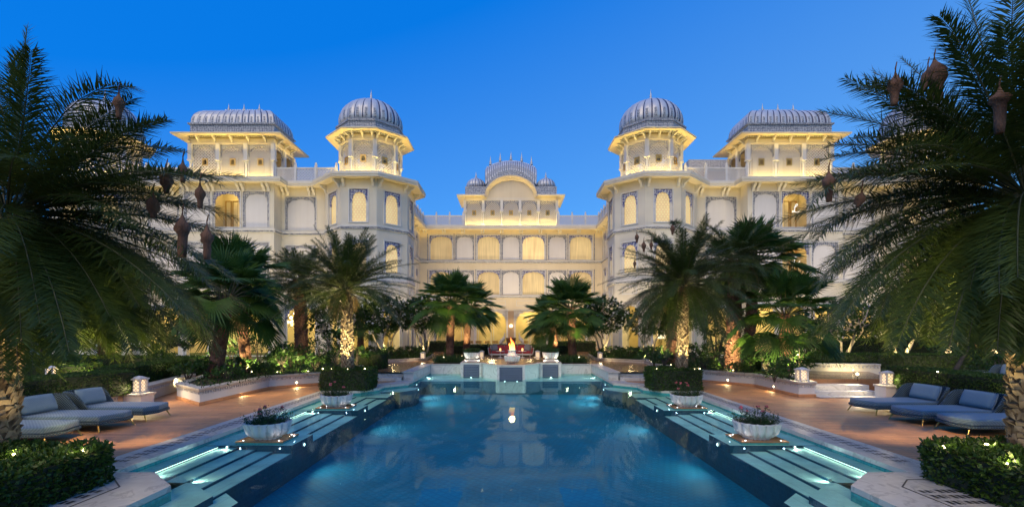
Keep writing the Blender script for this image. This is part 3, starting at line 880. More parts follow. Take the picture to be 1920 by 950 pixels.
    gm.face([(mx(-13.2), 33.6, 4.705), (mx(-13.2), 50.1, 4.705), (mx(-9.6), 50.1, 4.705), (mx(-9.6), 33.6, 4.705)])
    gm.face([(mx(-9.6), 33.6, 4.71), (mx(-9.6), 38.4, 4.71), (mx(-7.7), 37.4, 4.71), (mx(-7.7), 34.6, 4.71)])
    for q in range(9):
        x = -31.5 + 2.1 * q
        gm.box(min(mx(x), mx(x + 0.1)), max(mx(x), mx(x + 0.1)), 39.2, 39.29, 0.3, 4.0)
    gm.build('ground_floor_room', MAT['yellow_wall'], W)
    for (x, y) in ((-31, 37.2), (-26, 37.4), (-20.2, 37.4), (-15.4, 37.4), (-10.5, 35.6), (-11.3, 41.5), (-11.3, 46.5)):
        lamp('POINT', (mx(x), y, 3.7), 260, (1.0, 0.80, 0.40), W, size=0.25, name='ceiling_lamp')
    # parapets along the straight roof edges
    def pp(L):
        L = [(mx(x), y) for x, y in L]
        return L if s < 0 else L[::-1]
    parapet(W, pp([(-17.0, 34.9), (-12.6, 34.9)]), ROOF_Z)
    parapet(W, pp([(-27.9, 34.9), (-23.1, 34.9)]), ROOF_Z)
    parapet(W, pp([(-9.0, 38.4), (-9.0, 49.5)]), ROOF_Z)
    if s > 0:
        hm = MB(); hm.box(15.2, 20.5, 41.0, 45.0, ROOF_Z, 15.6)
        hm.build('roof_house', pm('orange_ochre_plaster', (0.42, 0.22, 0.08), (0.48, 0.26, 0.10), scale=1), W)
        hm = MB(); hm.box(15.0, 20.7, 40.8, 45.2, 15.6, 16.5); hm.build('roof_house_parapet', MAT['carved'], W)
    return W

W_L = build_wing(-1)
W_R = build_wing(1)

# ------------------------------------------------------------------ central block
CB = thing('palace_block', 'cream central palace block with curtained arched windows behind the pool garden', 'building', (0, 52, 0.3))
F0 = Face((-9.45, 50.2), (9.45, 50.2))
wm = MB(); holes = []
for zb, zt in ((9.42, 11.97), (5.80, 8.30)):
    for x in (-7.25, -2.33, 2.33, 7.25):
        u = x + 9.45
        holes.append((u - 1.2, u + 1.2, zb, zt, 0.3, False)); window(CB, F0, u, 2.4, zb, zt, 'blue', {(-2.33, 9.42): 'curtain', (2.33, 9.42): 'curtain_bright', (7.25, 9.42): 'curtain', (-7.25, 9.42): 'curtain_dim', (2.33, 5.80): 'curtain', (-2.33, 5.80): 'curtain_dim'}.get((x, zb), 'curtain_dim'), rise=0.72, lobes=9, margin=0.08)
    for x in (-4.8, 0, 4.8):
        u = x + 9.45
        holes.append((u - 0.97, u + 0.97, zb, zt, 0.07, True)); niche(CB, F0, u, 1.94, zb, zt)
for x in (-6.2, -2.05, 2.05, 6.2):
    u = x + 9.45
    holes.append((u - 1.72, u + 1.72, 0.3, 4.2, 0.4, False)); window(CB, F0, u, 3.44, 0.36, 4.2, 'carved', None, rise=1.35, lobes=9, margin=0.16)
facade(wm, F0, 0.3, ROOF_Z - 0.02, holes)
cove(CB, F0, 11.8, 1.7)
wm.build('wall', MAT['wall_cream'], CB)
for x in (-6.2, -2.05, 2.05, 6.2):
    mb = MB(); u = x + 9.45
    for (a, b, c, d) in ((-1.5, -1.44, 4.62, 5.2), (1.44, 1.5, 4.62, 5.2), (-1.44, 1.44, 4.62, 4.68), (-1.44, 1.44, 5.14, 5.2)):
        fbox(mb, F0, u + a, u + b, c, d, -0.01, 0.03)
    mb.build('wall_panel', MAT['trim'], CB)
string_course(CB, [(-9.45, 50.2), (9.45, 50.2)], 9.17); string_course(CB, [(-9.45, 50.2), (9.45, 50.2)], 5.56)
for x in (-8.65, -5.9, -3.65, -1.05, 1.05, 3.65, 5.9, 8.65):
    for z0, z1 in ((5.72, 8.4), (9.33, 12.1)):
        mb = MB(); fbox(mb, F0, x + 9.45 - 0.04, x + 9.45 + 0.04, z0, z1, 0.002, 0.06)
        mb.build('pilaster', MAT['grey_orn'], CB)
eave_ring(CB, [(-9.3, 50.2), (9.3, 50.2)], EAVE_Z - 0.012, 0.95, back=0.4)
brackets(CB, F0, [0.5 + 2.0 * q for q in range(10)], EAVE_Z + 0.12, BR_SMALL, 0.12)
mb = MB(); mb.box(-9.4, 9.4, 50.25, 60, ROOF_Z - 0.12, ROOF_Z - 0.004); mb.build('roof', MAT['trim'], CB)
parapet(CB, [(-9.0, 49.55), (-4.9, 49.55)], ROOF_Z); parapet(CB, [(4.9, 49.55), (9.0, 49.55)], ROOF_Z)
# veranda behind the arcade
mb = MB()
mb.face([(-9.4, 53.6, 0.3), (9.4, 53.6, 0.3), (9.4, 53.6, 4.8), (-9.4, 53.6, 4.8)])
mb.face([(-9.4, 50.6, 4.8), (9.4, 50.6, 4.8), (9.4, 53.6, 4.8), (-9.4, 53.6, 4.8)])
mb.build('veranda_wall', MAT['yellow_wall'], CB)
FV = Face((-9.4, 53.55), (9.4, 53.55))
for x in (-7.9, -6.2, -4.5, -2.9, -1.2, 1.2, 2.9, 4.5, 6.2, 7.9):
    mb = MB(); u = x + 9.4
    fbox(mb, FV, u - 0.74, u - 0.68, 0.5, 3.4, 0, 0.05); fbox(mb, FV, u + 0.68, u + 0.74, 0.5, 3.4, 0, 0.05)
    P = arch_pts(1.42, 3.0, 3.75, 0)
    mb.tube([FV.pt(u + a, b, 0.03) for a, b in P], 0.04, 5)
    mb.build('veranda_panel', MAT['trim'], CB)
for x in (-6.2, -2.05, 2.05, 6.2):
    lamp('POINT', (x, 51.7, 4.0), 210, (1.0, 0.80, 0.40), CB, size=0.3, name='ceiling_lamp')
# centre pier with its lamp
mb = MB(); fbox(mb, F0, 9.45 - 0.30, 9.45 + 0.30, 0.5, 4.1, 0.003, 0.07); mb.build('stone_panel', MAT['panel_brown'], CB)
wl = thing('wall_lamp', 'round glowing wall lamp on the brown stone panel between the middle arches', 'wall lamp', (0, 50.1, 2.55))
mb = MB(); mb.lathe([(0.03, 0), (0.16, 0.04), (0.18, 0.12), (0.1, 0.2), (0, 0.22)], 14, mat=Matrix.Translation((0, 50.13, 2.55)) @ Matrix.Rotation(radians(90), 4, 'X'))
mb.build('globe', emit('white_glass_globe', (1, 0.86, 0.58), 2.2), wl, smooth=True)
mb = MB(); mb.box(-0.05, 0.05, 49.98, 50.13, 2.2, 2.9); mb.build('bracket_arm', MAT['gold'], wl)
lamp('POINT', (0, 49.6, 2.6), 25, WARM, wl, size=0.15, name='globe_light')

# ------------------------------------------------------------------ roof pavilions
def finial_mesh(h=1.0, r=0.14):
    mb = MB(); mb.lathe([(r * 1.1, 0), (r * 1.15, 0.05 * h), (r * 0.55, 0.10 * h), (r, 0.2 * h), (r * 0.95, 0.3 * h), (r * 0.4, 0.38 * h), (r * 0.62, 0.48 * h), (r * 0.3, 0.56 * h), (r * 0.42, 0.64 * h), (r * 0.2, 0.74 * h), (r * 0.1, 0.9 * h), (0, h)], 8)
    return mesh_only(mb, 'finial', MAT['silver'], True)
FIN_L = finial_mesh(1.0, 0.15); FIN_S = finial_mesh(0.62, 0.10)

def column_mesh(h):
    mb = MB()
    hs = h * 0.55
    mb.box(-0.15, 0.15, -0.15, 0.15, 0, 0.14)
    mb.lathe([(0.13, 0.14), (0.14, 0.22), (0.10, 0.3), (0.09, hs * 0.6), (0.085, hs - 0.16), (0.12, hs - 0.1), (0.10, hs - 0.05), (0.16, hs)], 10)
    mb.box(-0.18, 0.18, -0.18, 0.18, hs, hs + 0.08)
    mb.box(-0.14, 0.14, -0.14, 0.14, hs + 0.08, h)
    return mesh_only(mb, 'column', MAT['trim'])
COLM = column_mesh(2.72)

def screen_meshes(L, z0, z1, o, wcut=0.14):
    """one bay of a pierced screen, facing -Y at distance o from the pavilion's axis"""
    F = Face((-L / 2, -o), (L / 2, -o))
    a, b = wcut, L - wcut
    mb = MB()
    facade(mb, Face((-L / 2 + wcut, -o + 0.06), (L / 2 - wcut, -o + 0.06)), z0, z1 - 0.1, [((b - a) / 2 - 0.14, (b - a) / 2 + 0.14, z0 + 1.22, z0 + 1.60, 0.02, False)])
    m1 = mesh_only(mb, 'jali_screen', MAT['jali'])
    mb = MB(); spandrel(mb, F, L / 2, b - a, z0, z1 - 0.02, 0.05, min(0.45 * (b - a), 0.75), -0.0, 0.06, 7, top=0.16)
    m2 = mesh_only(mb, 'screen_arch', [MAT['grey_orn'], MAT['trim']])
    mb = MB(); g = 0.07; u = L / 2
    for (c, d, e, f) in ((-0.14 - g, -0.14, 1.22 - g, 1.6 + g), (0.14, 0.14 + g, 1.22 - g, 1.6 + g), (-0.14, 0.14, 1.6, 1.6 + g), (-0.14, 0.14, 1.22 - g, 1.22)):
        fbox(mb, F, u + c, u + d, z0 + e, z0 + f, -0.07, -0.02)
    spandrel(mb, F, u, 0.28, z0 + 1.22, z0 + 1.6, 0.02, 0.14, -0.04, 0.03, 3, top=0.03)
    m3 = mesh_only(mb, 'screen_window', MAT['gold'])
    return m1, m2, m3

def add_screen(parent, meshes, loc, rz):
    a = shared('jali_screen', meshes[0], parent, loc, rz)
    for n, m in (('screen_arch', meshes[1]), ('screen_window', meshes[2])):
        o = bpy.data.objects.new(n, m); COL.objects.link(o); o.parent = a; ORG[o.name] = org_of(parent)

def ribbed(n, amp):
    def f(th, k):
        x = (th * n / (2 * pi)) % 1.0
        return 1 - amp * (1 - sqrt(max(0.0, 1 - (2 * x - 1) ** 2)))
    return f

OA = 2.0; OL = 2 * OA * math.tan(pi / 8)
OCT_SCR = screen_meshes(OL, ROOF_Z + 0.03, 15.5, OA)

def octagon(cx, cy, a):
    R = a / cos(pi / 8)
    return [(cx + R * cos(-pi / 8 - k * pi / 4 + pi), cy + R * sin(-pi / 8 - k * pi / 4 + pi)) for k in range(8)][::-1]

def tower_pavilion(cx, label):
    P = thing('domed_pavilion', label, 'pavilion', (cx, CY, ROOF_Z), 'domed roof pavilions')
    for k in range(8):
        a = k * pi / 4
        add_screen(P, OCT_SCR, (cx, CY, 0), a)
        R = (OA - 0.02) / cos(pi / 8); b = a + pi / 8 - pi / 2
        shared('column', COLM, P, (cx + R * cos(b), CY + R * sin(b), ROOF_Z), b)
    O = octagon(cx, CY, OA)
    mb = MB(); sweep(mb, O, [(-0.15, 15.5), (0.05, 15.5), (0.05, 15.62), (0.0, 15.64), (0.0, 16.05), (-0.15, 16.05)], True)
    mb.build('frieze', MAT['wall'], P)
    eave_ring(P, O, 15.93, 0.92, True, rise=0.18, fascia=0.12, back=0.1, mat='wall_cream')
    mb = MB(); mb.prism(octagon(cx, CY, 2.05), 15.9, 16.05); mb.build('ceiling', MAT['inner_shade'], P)
    for k in range(8):
        F = Face(O[k], O[(k + 1) % 8])
        brackets(P, F, (0.14, F.L / 2, F.L - 0.14), 16.02, BR_SMALL)
        if F.n.y < 0.5: cove(P, F, 15.2, 4.5)
    mb = MB(); sweep(mb, octagon(cx, CY, 2.22), [(-0.3, 16.0), (0.12, 16.0), (0.12, 16.2), (0.02, 16.22), (0.02, 16.72), (0.1, 16.74), (0.1, 16.86), (-0.3, 16.9)], True)
    mb.build('frieze_band', MAT['silver_orn'], P)
    prof = [(2.1, 16.84), (2.25, 17.0), (2.31, 17.2), (2.31, 17.4), (2.25, 17.72), (2.12, 18.03), (1.9, 18.33), (1.6, 18.6), (1.22, 18.82), (0.8, 18.97), (0.4, 19.05), (0.14, 19.08)]
    mb = MB(); mb.lathe(prof, 24 * 6, (cx, CY, 0), rad=ribbed(24, 0.035), matf=lambda j, k: 1 if j % 6 == 0 and k > 0 else (2 if k in (1, 2, 3) and j % 6 in (2, 3) else 0))
    d = mb.build('dome', [MAT['silver'], MAT['silver_dark'], MAT['silver_orn']], P, smooth=True)
    shared('finial', FIN_L, P, (cx, CY, 19.05))
    for k in (-2, -1, 0, 1, 2):
        a = k * pi / 4
        dx, dy = sin(a), -cos(a)
        p = Vector((cx + dx * (OA + 0.34), CY + dy * (OA + 0.34), ROOF_Z + 0.08))
        q = Vector((cx + dx * (OA + 0.22), CY + dy * (OA + 0.22), ROOF_Z + 1.0))
        l = lamp('AREA', p, 52, YEL, P, aim=q, size=1.35, size_y=0.05, name='led_strip')
        l.rotation_euler = Matrix((Vector((cos(a), sin(a), 0)), (-(q - p).normalized()).cross(Vector((cos(a), sin(a), 0))), -(q - p).normalized())).transposed().to_euler()
    lamp('POINT', (cx, CY, 14.6), 2.5, YEL, P, size=0.3, name='pavilion_lamp')
    return P
tower_pavilion(CX1, 'octagonal pavilion with ribbed grey dome on the left tower beside the central gap')
tower_pavilion(-CX1, 'octagonal pavilion with ribbed grey dome on the right tower beside the central gap')
tower_pavilion(CX2, 'octagonal domed pavilion at the far left, mostly hidden behind palm fronds')
tower_pavilion(-CX2, 'octagonal domed pavilion at the far right, mostly hidden behind palm fronds')

def long_pavilion(cx, label):
    cy = 36.35; hx, hy = 3.0, 1.55
    P = thing('long_pavilion', label, 'pavilion', (cx, cy, ROOF_Z), 'long vaulted roof pavilions')
    R = [(cx - hx, cy - hy), (cx + hx, cy - hy), (cx + hx, cy + hy), (cx - hx, cy + hy)]
    sides = [(R[0], R[1], 3), (R[1], R[2], 2), (R[2], R[3], 3), (R[3], R[0], 2)]
    L3 = 2 * hx / 3; L2 = hy
    scr3 = screen_meshes(L3, ROOF_Z + 0.03, 15.5, hy)
    for i in range(3): add_screen(P, scr3, (cx - hx + L3 * (i + 0.5), cy, 0), 0)
    mb_arch = None
    for sx in (-1, 1):                                    # open arches at the two ends
        F = Face((cx + sx * hx, cy - hy), (cx + sx * hx, cy + hy)) if sx > 0 else Face((cx + sx * hx, cy + hy), (cx + sx * hx, cy - hy))
        for i in range(2):
            mb = MB(); spandrel(mb, F, L2 * (i + 0.5), L2 - 0.28, ROOF_Z, 15.48, 0.05, 0.6, -0.02, 0.08, 7, top=0.16, jamb=False)
            mb.build('screen_arch', MAT['grey_orn'], P)
    for a, b, n in sides:
        F = Face(a, b)
        for i in range(n):
            shared('column', COLM, P, F.pt(F.L * i / n, ROOF_Z, -0.02), F.rz)
        nb = 5 if n == 3 else 3
        if F.n.y < 0.5: cove(P, F, 15.2, 4.5)
        brackets(P, F, [F.L * (i + 0.5) / nb for i in range(nb)], 16.02, BR_SMALL)
    mb = MB(); mb.box(cx - hx + 0.1, cx + hx - 0.1, cy + hy - 0.12, cy + hy - 0.05, ROOF_Z, 15.5)
    sx = -1 if cx < 0 else 1
    mb.box(*sorted((cx + sx * (hx - 0.16), cx + sx * (hx - 0.1))), cy - hy + 0.15, cy + hy - 0.13, ROOF_Z, 15.5); mb.build('back_wall', MAT['inner_shade'], P)
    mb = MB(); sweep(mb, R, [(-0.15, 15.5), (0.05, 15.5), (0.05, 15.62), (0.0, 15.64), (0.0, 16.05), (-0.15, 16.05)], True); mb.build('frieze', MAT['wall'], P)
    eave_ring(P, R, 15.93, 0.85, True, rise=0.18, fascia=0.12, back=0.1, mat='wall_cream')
    mb = MB(); mb.box(cx - hx - 0.05, cx + hx + 0.05, cy - hy - 0.05, cy + hy + 0.05, 15.9, 16.05); mb.build('ceiling', MAT['inner_shade'], P)
    R2 = [(cx - hx - 0.02, cy - hy - 0.02), (cx + hx + 0.02, cy - hy - 0.02), (cx + hx + 0.02, cy + hy + 0.02), (cx - hx - 0.02, cy + hy + 0.02)]
    mb = MB(); sweep(mb, R2, [(-0.3, 16.0), (0.1, 16.0), (0.1, 16.32), (0.0, 16.34), (0.0, 16.86), (0.12, 16.9), (0.12, 17.0), (-0.3, 17.04)], True)
    mb.build('frieze_band', MAT['silver_orn'], P)
    # cloister vault with seams
    mb = MB(); nr = 10; Rv = hy
    per = []
    nxs, nys = 13, 7
    def add(a, b, n, sub=6):
        for i in range(n * sub):
            t = i / (n * sub); per.append((a[0] + (b[0] - a[0]) * t, a[1] + (b[1] - a[1]) * t, i % sub))
    add((-1, -1), (1, -1), nxs); add((1, -1), (1, 1), nys); add((1, 1), (-1, 1), nxs); add((-1, 1), (-1, -1), nys)
    rows = []
    for k in range(nr + 1):
        a = k / nr * pi / 2
        ins = Rv * (1 - cos(a)) ** 1.15; z = 17.0 + 1.42 * sin(a) ** 0.9
        row = []
        for (u, v, sb) in per:
            x = sb / 6.0; bul = 0.05 * sqrt(max(0, 1 - (2 * ((sb + 0.0) / 6.0) - 1) ** 2)) if sb else 0.0
            ex = (hx + bul * (1 - k / nr) - ins) * u if abs(u) == 1 or True else 0
            ey = (hy + bul * (1 - k / nr) - min(ins, hy)) * v
            row.append(mb.v((cx + ex, cy + ey, z)))
        rows.append(row)
    n = len(per)
    for k in range(nr):
        for j in range(n):
            j2 = (j + 1) % n
            mb.idx((rows[k][j], rows[k][j2], rows[k + 1][j2], rows[k + 1][j]), 1 if per[j][2] == 0 else (2 if k < 2 and per[j][2] in (2, 3) else 0))
    mb.build('vault', [MAT['silver'], MAT['silver_dark'], MAT['silver_orn']], P, smooth=False)
    mb = MB(); mb.tube([(cx - hx + Rv - 0.1, cy, 18.46), (cx + hx - Rv + 0.1, cy, 18.46)], 0.14, 8)
    for i in range(16):
        x = cx - (hx - Rv) + 2 * (hx - Rv) * (i + 0.5) / 16
        mb.sphere((x, cy, 18.6), 0.085, 6, 4, (1, 1, 1.3))
    mb.build('ridge_crest', MAT['silver'], P)
    for q in (-1.15, 0, 1.15): shared('finial', FIN_S, P, (cx + q, cy, 18.55))
    l = lamp('AREA', (cx, cy - hy - 0.30, ROOF_Z + 0.10), 125, YEL, P, size=5.6, size_y=0.05, name='led_strip'); l.rotation_euler = (radians(180 - 8), 0, 0)
    for x in (-1.5, 1.5): lamp('POINT', (cx + x, cy, 14.4), 16, (1.0, 0.62, 0.22), P, size=0.3, name='pavilion_lamp')
    return P
long_pavilion(-20.05, 'long pavilion with vaulted grey roof above the left wing, behind palm fronds')
long_pavilion(20.05, 'long pavilion with vaulted grey roof above the right wing, beside the orange roof house')

def centre_pavilion():
    P = thing('centre_pavilion', 'arched pavilion with curved ribbed roof and two small domes on the central block', 'pavilion', (0, 51.5, ROOF_Z))
    y0 = 50.0; hx = 4.75; nb = 5; L = 2 * hx / nb; zt = 15.5
    scr = screen_meshes(L, ROOF_Z + 0.03, zt, 0.0)
    for i in range(nb): add_screen(P, scr, (-hx + L * (i + 0.5), y0, 0), 0)
    for i in range(nb + 1): shared('column', COLM, P, (-hx + L * i, y0 + 0.02, ROOF_Z), 0)
    mb = MB(); mb.box(-hx, hx, y0 + 0.6, y0 + 4.4, ROOF_Z, 15.9); mb.build('core_wall', MAT['inner_shade'], P)
    mb = MB(); mb.box(-hx, hx, y0 - 0.06, y0 + 0.6, zt - 0.02, 16.0); mb.build('frieze', MAT['wall'], P)
    # eaves either side of the arch, and around the ends
    for s in (-1, 1):
        mb = MB()
        path = [(s * 2.62, y0), (s * hx, y0), (s * hx, y0 + 4.4)]
        if s < 0: path = path[::-1]
        sweep(mb, path, [(0, 15.98), (0.75, 15.82), (0.78, 15.82), (0.78, 15.93), (0, 16.16)])
        mb.build('eave', MAT['wall'], P)
        mb = MB(); mb.box(min(s * 2.6, s * 4.72), max(s * 2.6, s * 4.72), y0 - 0.12, y0 + 4.0, 16.1, 16.92); mb.build('frieze_band', MAT['silver_orn'], P)
        mb = MB(); prof = [(0.86, 0), (0.99, 0.12), (1.03, 0.3), (1.0, 0.5), (0.86, 0.75), (0.62, 0.95), (0.34, 1.08), (0.14, 1.2), (0.06, 1.3)]
        mb.lathe([(r, z + 16.95) for r, z in prof], 16 * 6, (s * 3.68, y0 + 1.0, 0), rad=ribbed(16, 0.06), matf=lambda j, k: 1 if j % 6 == 0 else (2 if k < 2 and j % 6 in (2, 3) else 0))
        mb.build('dome', [MAT['silver'], MAT['silver_dark'], MAT['silver_orn']], P, smooth=True)
        shared('finial', FIN_S, P, (s * 3.68, y0 + 1.0, 18.2))
    for a, b in (((-hx, y0), (-2.7, y0)), ((2.7, y0), (hx, y0)), ((-hx, y0 + 4.4), (-hx, y0)), ((hx, y0), (hx, y0 + 4.4))): cove(P, Face(a, b), 15.2, 4.0)
    # arched gable
    def ell(hw, h, z, n=40): return [(hw * cos(pi - pi * i / n), z + h * sin(pi - pi * i / n)) for i in range(n + 1)]
    mb = MB(); A = ell(2.66, 2.10, 15.80); B = ell(2.36, 1.72, 15.80)
    ya, yb = y0 - 0.75, y0 + 0.1
    for i in range(40):
        a0, a1, b0, b1 = A[i], A[i + 1], B[i], B[i + 1]
        mb.face([(a0[0], ya, a0[1]), (a1[0], ya, a1[1]), (a1[0], yb, a1[1] + 0.2), (a0[0], yb, a0[1] + 0.2)])
        mb.face([(a0[0], ya, a0[1]), (a1[0], ya, a1[1]), (a1[0], ya + 0.02, a1[1] - 0.09), (a0[0], ya + 0.02, a0[1] - 0.09)])
        mb.face([(b0[0], yb - 0.1, b0[1]), (b1[0], yb - 0.1, b1[1]), (a1[0], ya + 0.02, a1[1] - 0.09), (a0[0], ya + 0.02, a0[1] - 0.09)])
    mb.build('arched_eave', MAT['wall_cream'], P)
    mb = MB(); mb.face([(x, y0 - 0.065, z) for x, z in B]); mb.build('gable_panel', MAT['wall_cream'], P)
    mb = MB(); A2 = ell(2.72, 2.66, 15.95); A3 = ell(2.7, 2.16, 15.9)
    for i in range(40):
        a0, a1, b0, b1 = A2[i], A2[i + 1], A3[i], A3[i + 1]
        mb.face([(a0[0], y0 - 0.2, a0[1]), (a1[0], y0 - 0.2, a1[1]), (b1[0], y0 - 0.2, b1[1]), (b0[0], y0 - 0.2, b0[1])])
        mb.face([(a0[0], y0 - 0.2, a0[1]), (a1[0], y0 - 0.2, a1[1]), (a1[0], y0 + 0.6, a1[1]), (a0[0], y0 + 0.6, a0[1])])
    mb.build('gable_frieze', MAT['silver_orn'], P)
    # curved ribbed vault
    mb = MB(); nx, nz = 24 * 7, 12
    hw = 2.66
    def zb(x): return 15.95 + 2.6 * sqrt(max(0, 1 - (x / 2.74) ** 2)) if abs(x) < 2.0 else 15.95 + 2.6 * sqrt(max(0, 1 - (2.0 / 2.74) ** 2)) - (abs(x) - 2.0) * 0.9
    def ztp(x): return 20.05 - 0.72 * (abs(x) / hw) ** 2.1
    rows = []
    for k in range(2 * nz + 1):
        a = k / nz * pi / 2
        row = []
        for i in range(nx + 1):
            x = -hw + 2 * hw * i / nx
            q = (i % 7) / 7.0; bul = 0.06 * sqrt(max(0, 1 - (2 * q - 1) ** 2)) if i % 7 else 0
            sx = 1 - 0.03 * (1 - sin(a)) * 0
            y = y0 + 0.1 + 1.9 * (1 - cos(a)) - bul * cos(a)
            z = zb(x) + (ztp(x) - zb(x)) * sin(a) ** 0.85 + bul * sin(a)
            row.append(mb.v((x * (1 + 0.02 * sin(2 * a)), y, z)))
        rows.append(row)
    for k in range(2 * nz):
        for i in range(nx):
            mb.idx((rows[k][i], rows[k][i + 1], rows[k + 1][i + 1], rows[k + 1][i]), 1 if i % 7 == 0 else (2 if k in (1, 2) and i % 7 in (2, 3, 4) else 0))
    mb.idx([rows[k][0] for k in range(2 * nz + 1)]); mb.idx([rows[k][nx] for k in range(2 * nz + 1)][::-1])
    mb.build('vault', [MAT['silver'], MAT['silver_dark'], MAT['silver_orn']], P, smooth=False)
    mb = MB()
    for i in range(25):
        x = -2.62 + 5.24 * (i + 0.5) / 25
        mb.lathe([(0.09, 0), (0.11, 0.06), (0.08, 0.1), (0.11, 0.2), (0.1, 0.3), (0, 0.36)], 6, (x, y0 + 2.0, ztp(x) - 0.06))
    mb.build('ridge_crest', MAT['silver'], P)
    for q in (-2.2, -1.15, 0, 1.15, 2.2): shared('finial', FIN_L, P, (q, y0 + 2.0, ztp(q) + 0.3))
    l = lamp('AREA', (0, y0 - 0.3, ROOF_Z + 0.10), 160, YEL, P, size=9.2, size_y=0.05, name='led_strip'); l.rotation_euler = (radians(180 - 9), 0, 0)
    for x in (-3, 0, 3): lamp('POINT', (x, y0 + 0.35, 14.2), 2.5, (1.0, 0.62, 0.22), P, size=0.1, name='pavilion_lamp')
centre_pavilion()

# ------------------------------------------------------------------ facade floodlights, set in the beds at the foot of the walls
FLOODS = thing('ground_floodlight', 'low row of warm floodlights in the beds washing the palace walls', 'floodlight', (0, 47, 0.4)) if False else None
flood_mesh = None
def floodlight(x, y, aim, power, spot=80, label=None, color=(1.0, 0.76, 0.42)):
    t = thing('ground_floodlight', label, 'floodlight', (x, y, 0.35), 'floodlights at the foot of the palace walls')
    mb = MB(); mb.lathe([(0.09, 0.0), (0.10, 0.05), (0.07, 0.18), (0.085, 0.2)], 10, (x, y, 0.30)); mb.build('housing', MAT['black_metal'], t, smooth=True)
    mb = MB(); mb.lathe([(0.0, 0.0), (0.06, 0.005), (0.0, 0.02)], 10, (x, y, 0.502), close=False); mb.build('lens', MAT['lamp_glow'], t)
    lamp('SPOT', (x, y, 0.56), power, color, t, aim=aim, spot=spot, blend=0.8, size=0.05, name='flood_beam')
    return t
FL = 'small warm floodlight in the bed under the palace wall, hidden among plants'
for s in (-1, 1):
    floodlight(s * 10.4, 29.6, (s * 10.4, 34.5, 12.5), 1318, 75, FL)
    floodlight(s * 15.4, 31.0, (s * 15.4, 35.4, 12.5), 1318, 75, FL)
    floodlight(s * 20.1, 30.2, (s * 20.1, 34.6, 12.5), 1406, 80, FL)
    floodlight(s * 25.5, 31.0, (s * 25.5, 35.4, 12.5), 1231, 80, FL)
    floodlight(s * 5.8, 33.2, (s * 8.2, 38.0, 12.5), 1141, 80, FL)
    floodlight(s * 7.0, 45.2, (s * 6.6, 50.4, 12.5), 1494, 85, FL)
    floodlight(s * 2.4, 45.2, (s * 2.4, 50.4, 12.5), 1494, 85, FL)
# =====================================================================================
# GROUND, DECK AND POOL
# =====================================================================================
WZ = -0.10                                   # water level (deck is 0)
FLOOR = -0.78

# one ground sheet out to the horizon with the sunk pool court left open
def ground():
    xs = [-3000, -13.2, -7.6, -4.62, 4.62, 7.6, 13.2, 3000]; ys = [-3000, -6, 20.9, 25.45, 36.0, 3000]
    mb = MB()
    for a, b in zip(xs[:-1], xs[1:]):
        for c, d in zip(ys[:-1], ys[1:]):
            xm, ym = (a + b) / 2, (c + d) / 2
            if abs(xm) < 13.2 and -6 < ym < 20.9: continue
            if abs(xm) < 4.62 and 20.9 < ym < 25.45: continue
            mb.face([(a, c, 0.3), (b, c, 0.3), (b, d, 0.3), (a, d, 0.3)])
    o = mb.build('ground', MAT['lawn']); tag(o, kind='structure')
ground()
mb = MB()                                     # upper paths of polished tile
for s in (-1, 1):
    a, b = sorted((s * 4.6, s * 8.2))
    mb.face([(a, 21.5, 0.304), (b, 21.5, 0.304), (b, 36, 0.304), (a, 36, 0.304)])
    a, b = sorted((s * 8.2, s * 12.5))
mb.face([(-4.6, 25.4, 0.304), (4.6, 25.4, 0.304), (4.6, 50, 0.304), (-4.6, 50, 0.304)])
mb.face([(-9.3, 36, 0.304), (-4.6, 36, 0.304), (-4.6, 53.6, 0.304), (-9.3, 53.6, 0.304)])
mb.face([(4.6, 36, 0.304), (9.3, 36, 0.304), (9.3, 53.6, 0.304), (4.6, 53.6, 0.304)])
mb.face([(13.5, 17.0, 0.304), (30, 17.0, 0.304), (30, 20.9, 0.304), (13.5, 20.9, 0.304)])
tag(mb.build('path', MAT['path']), kind='structure')
mb = MB()
mb.prism([(9.9, 16.95), (13.4, 16.95), (17.5, 26.0), (13.6, 26.0), (10.7, 18.7)], 0.05, 0.46)
tag(mb.build('terrace', MAT['path']), kind='structure')
for i in range(2):
    mb = MB(); mb.box(9.93, 12.15, 15.95 + 0.45 * i, 16.94, 0.0 if i == 0 else 0.156, 0.155 * (i + 1))
    tag(mb.build('terrace_step', MAT['marble'], bevel=0.012), kind='structure')
mb = MB(); mb.box(9.93, 12.15, 15.5, 15.94, 0.004, 0.03); tag(mb.build('terrace_step', MAT['marble']), kind='structure')

# pool outline: right half, near to far; the left half is its mirror
INNER = [(4.75, 2.6), (4.75, 6.76), (5.44, 7.39), (6.08, 7.40), (6.08, 16.9), (5.35, 17.2), (4.92, 18.0), (4.9, 18.8), (4.15, 19.6), (4.15, 25.1)]
OUTER = [(6.77, 2.0), (6.77, 6.7), (6.77, 7.3), (6.77, 7.42), (6.77, 17.3), (5.95, 17.75), (5.6, 18.3), (5.55, 19.1), (4.85, 20.1), (4.62, 25.1)]
def ring(poly): return [(-x, y) for x, y in poly] + poly[::-1]

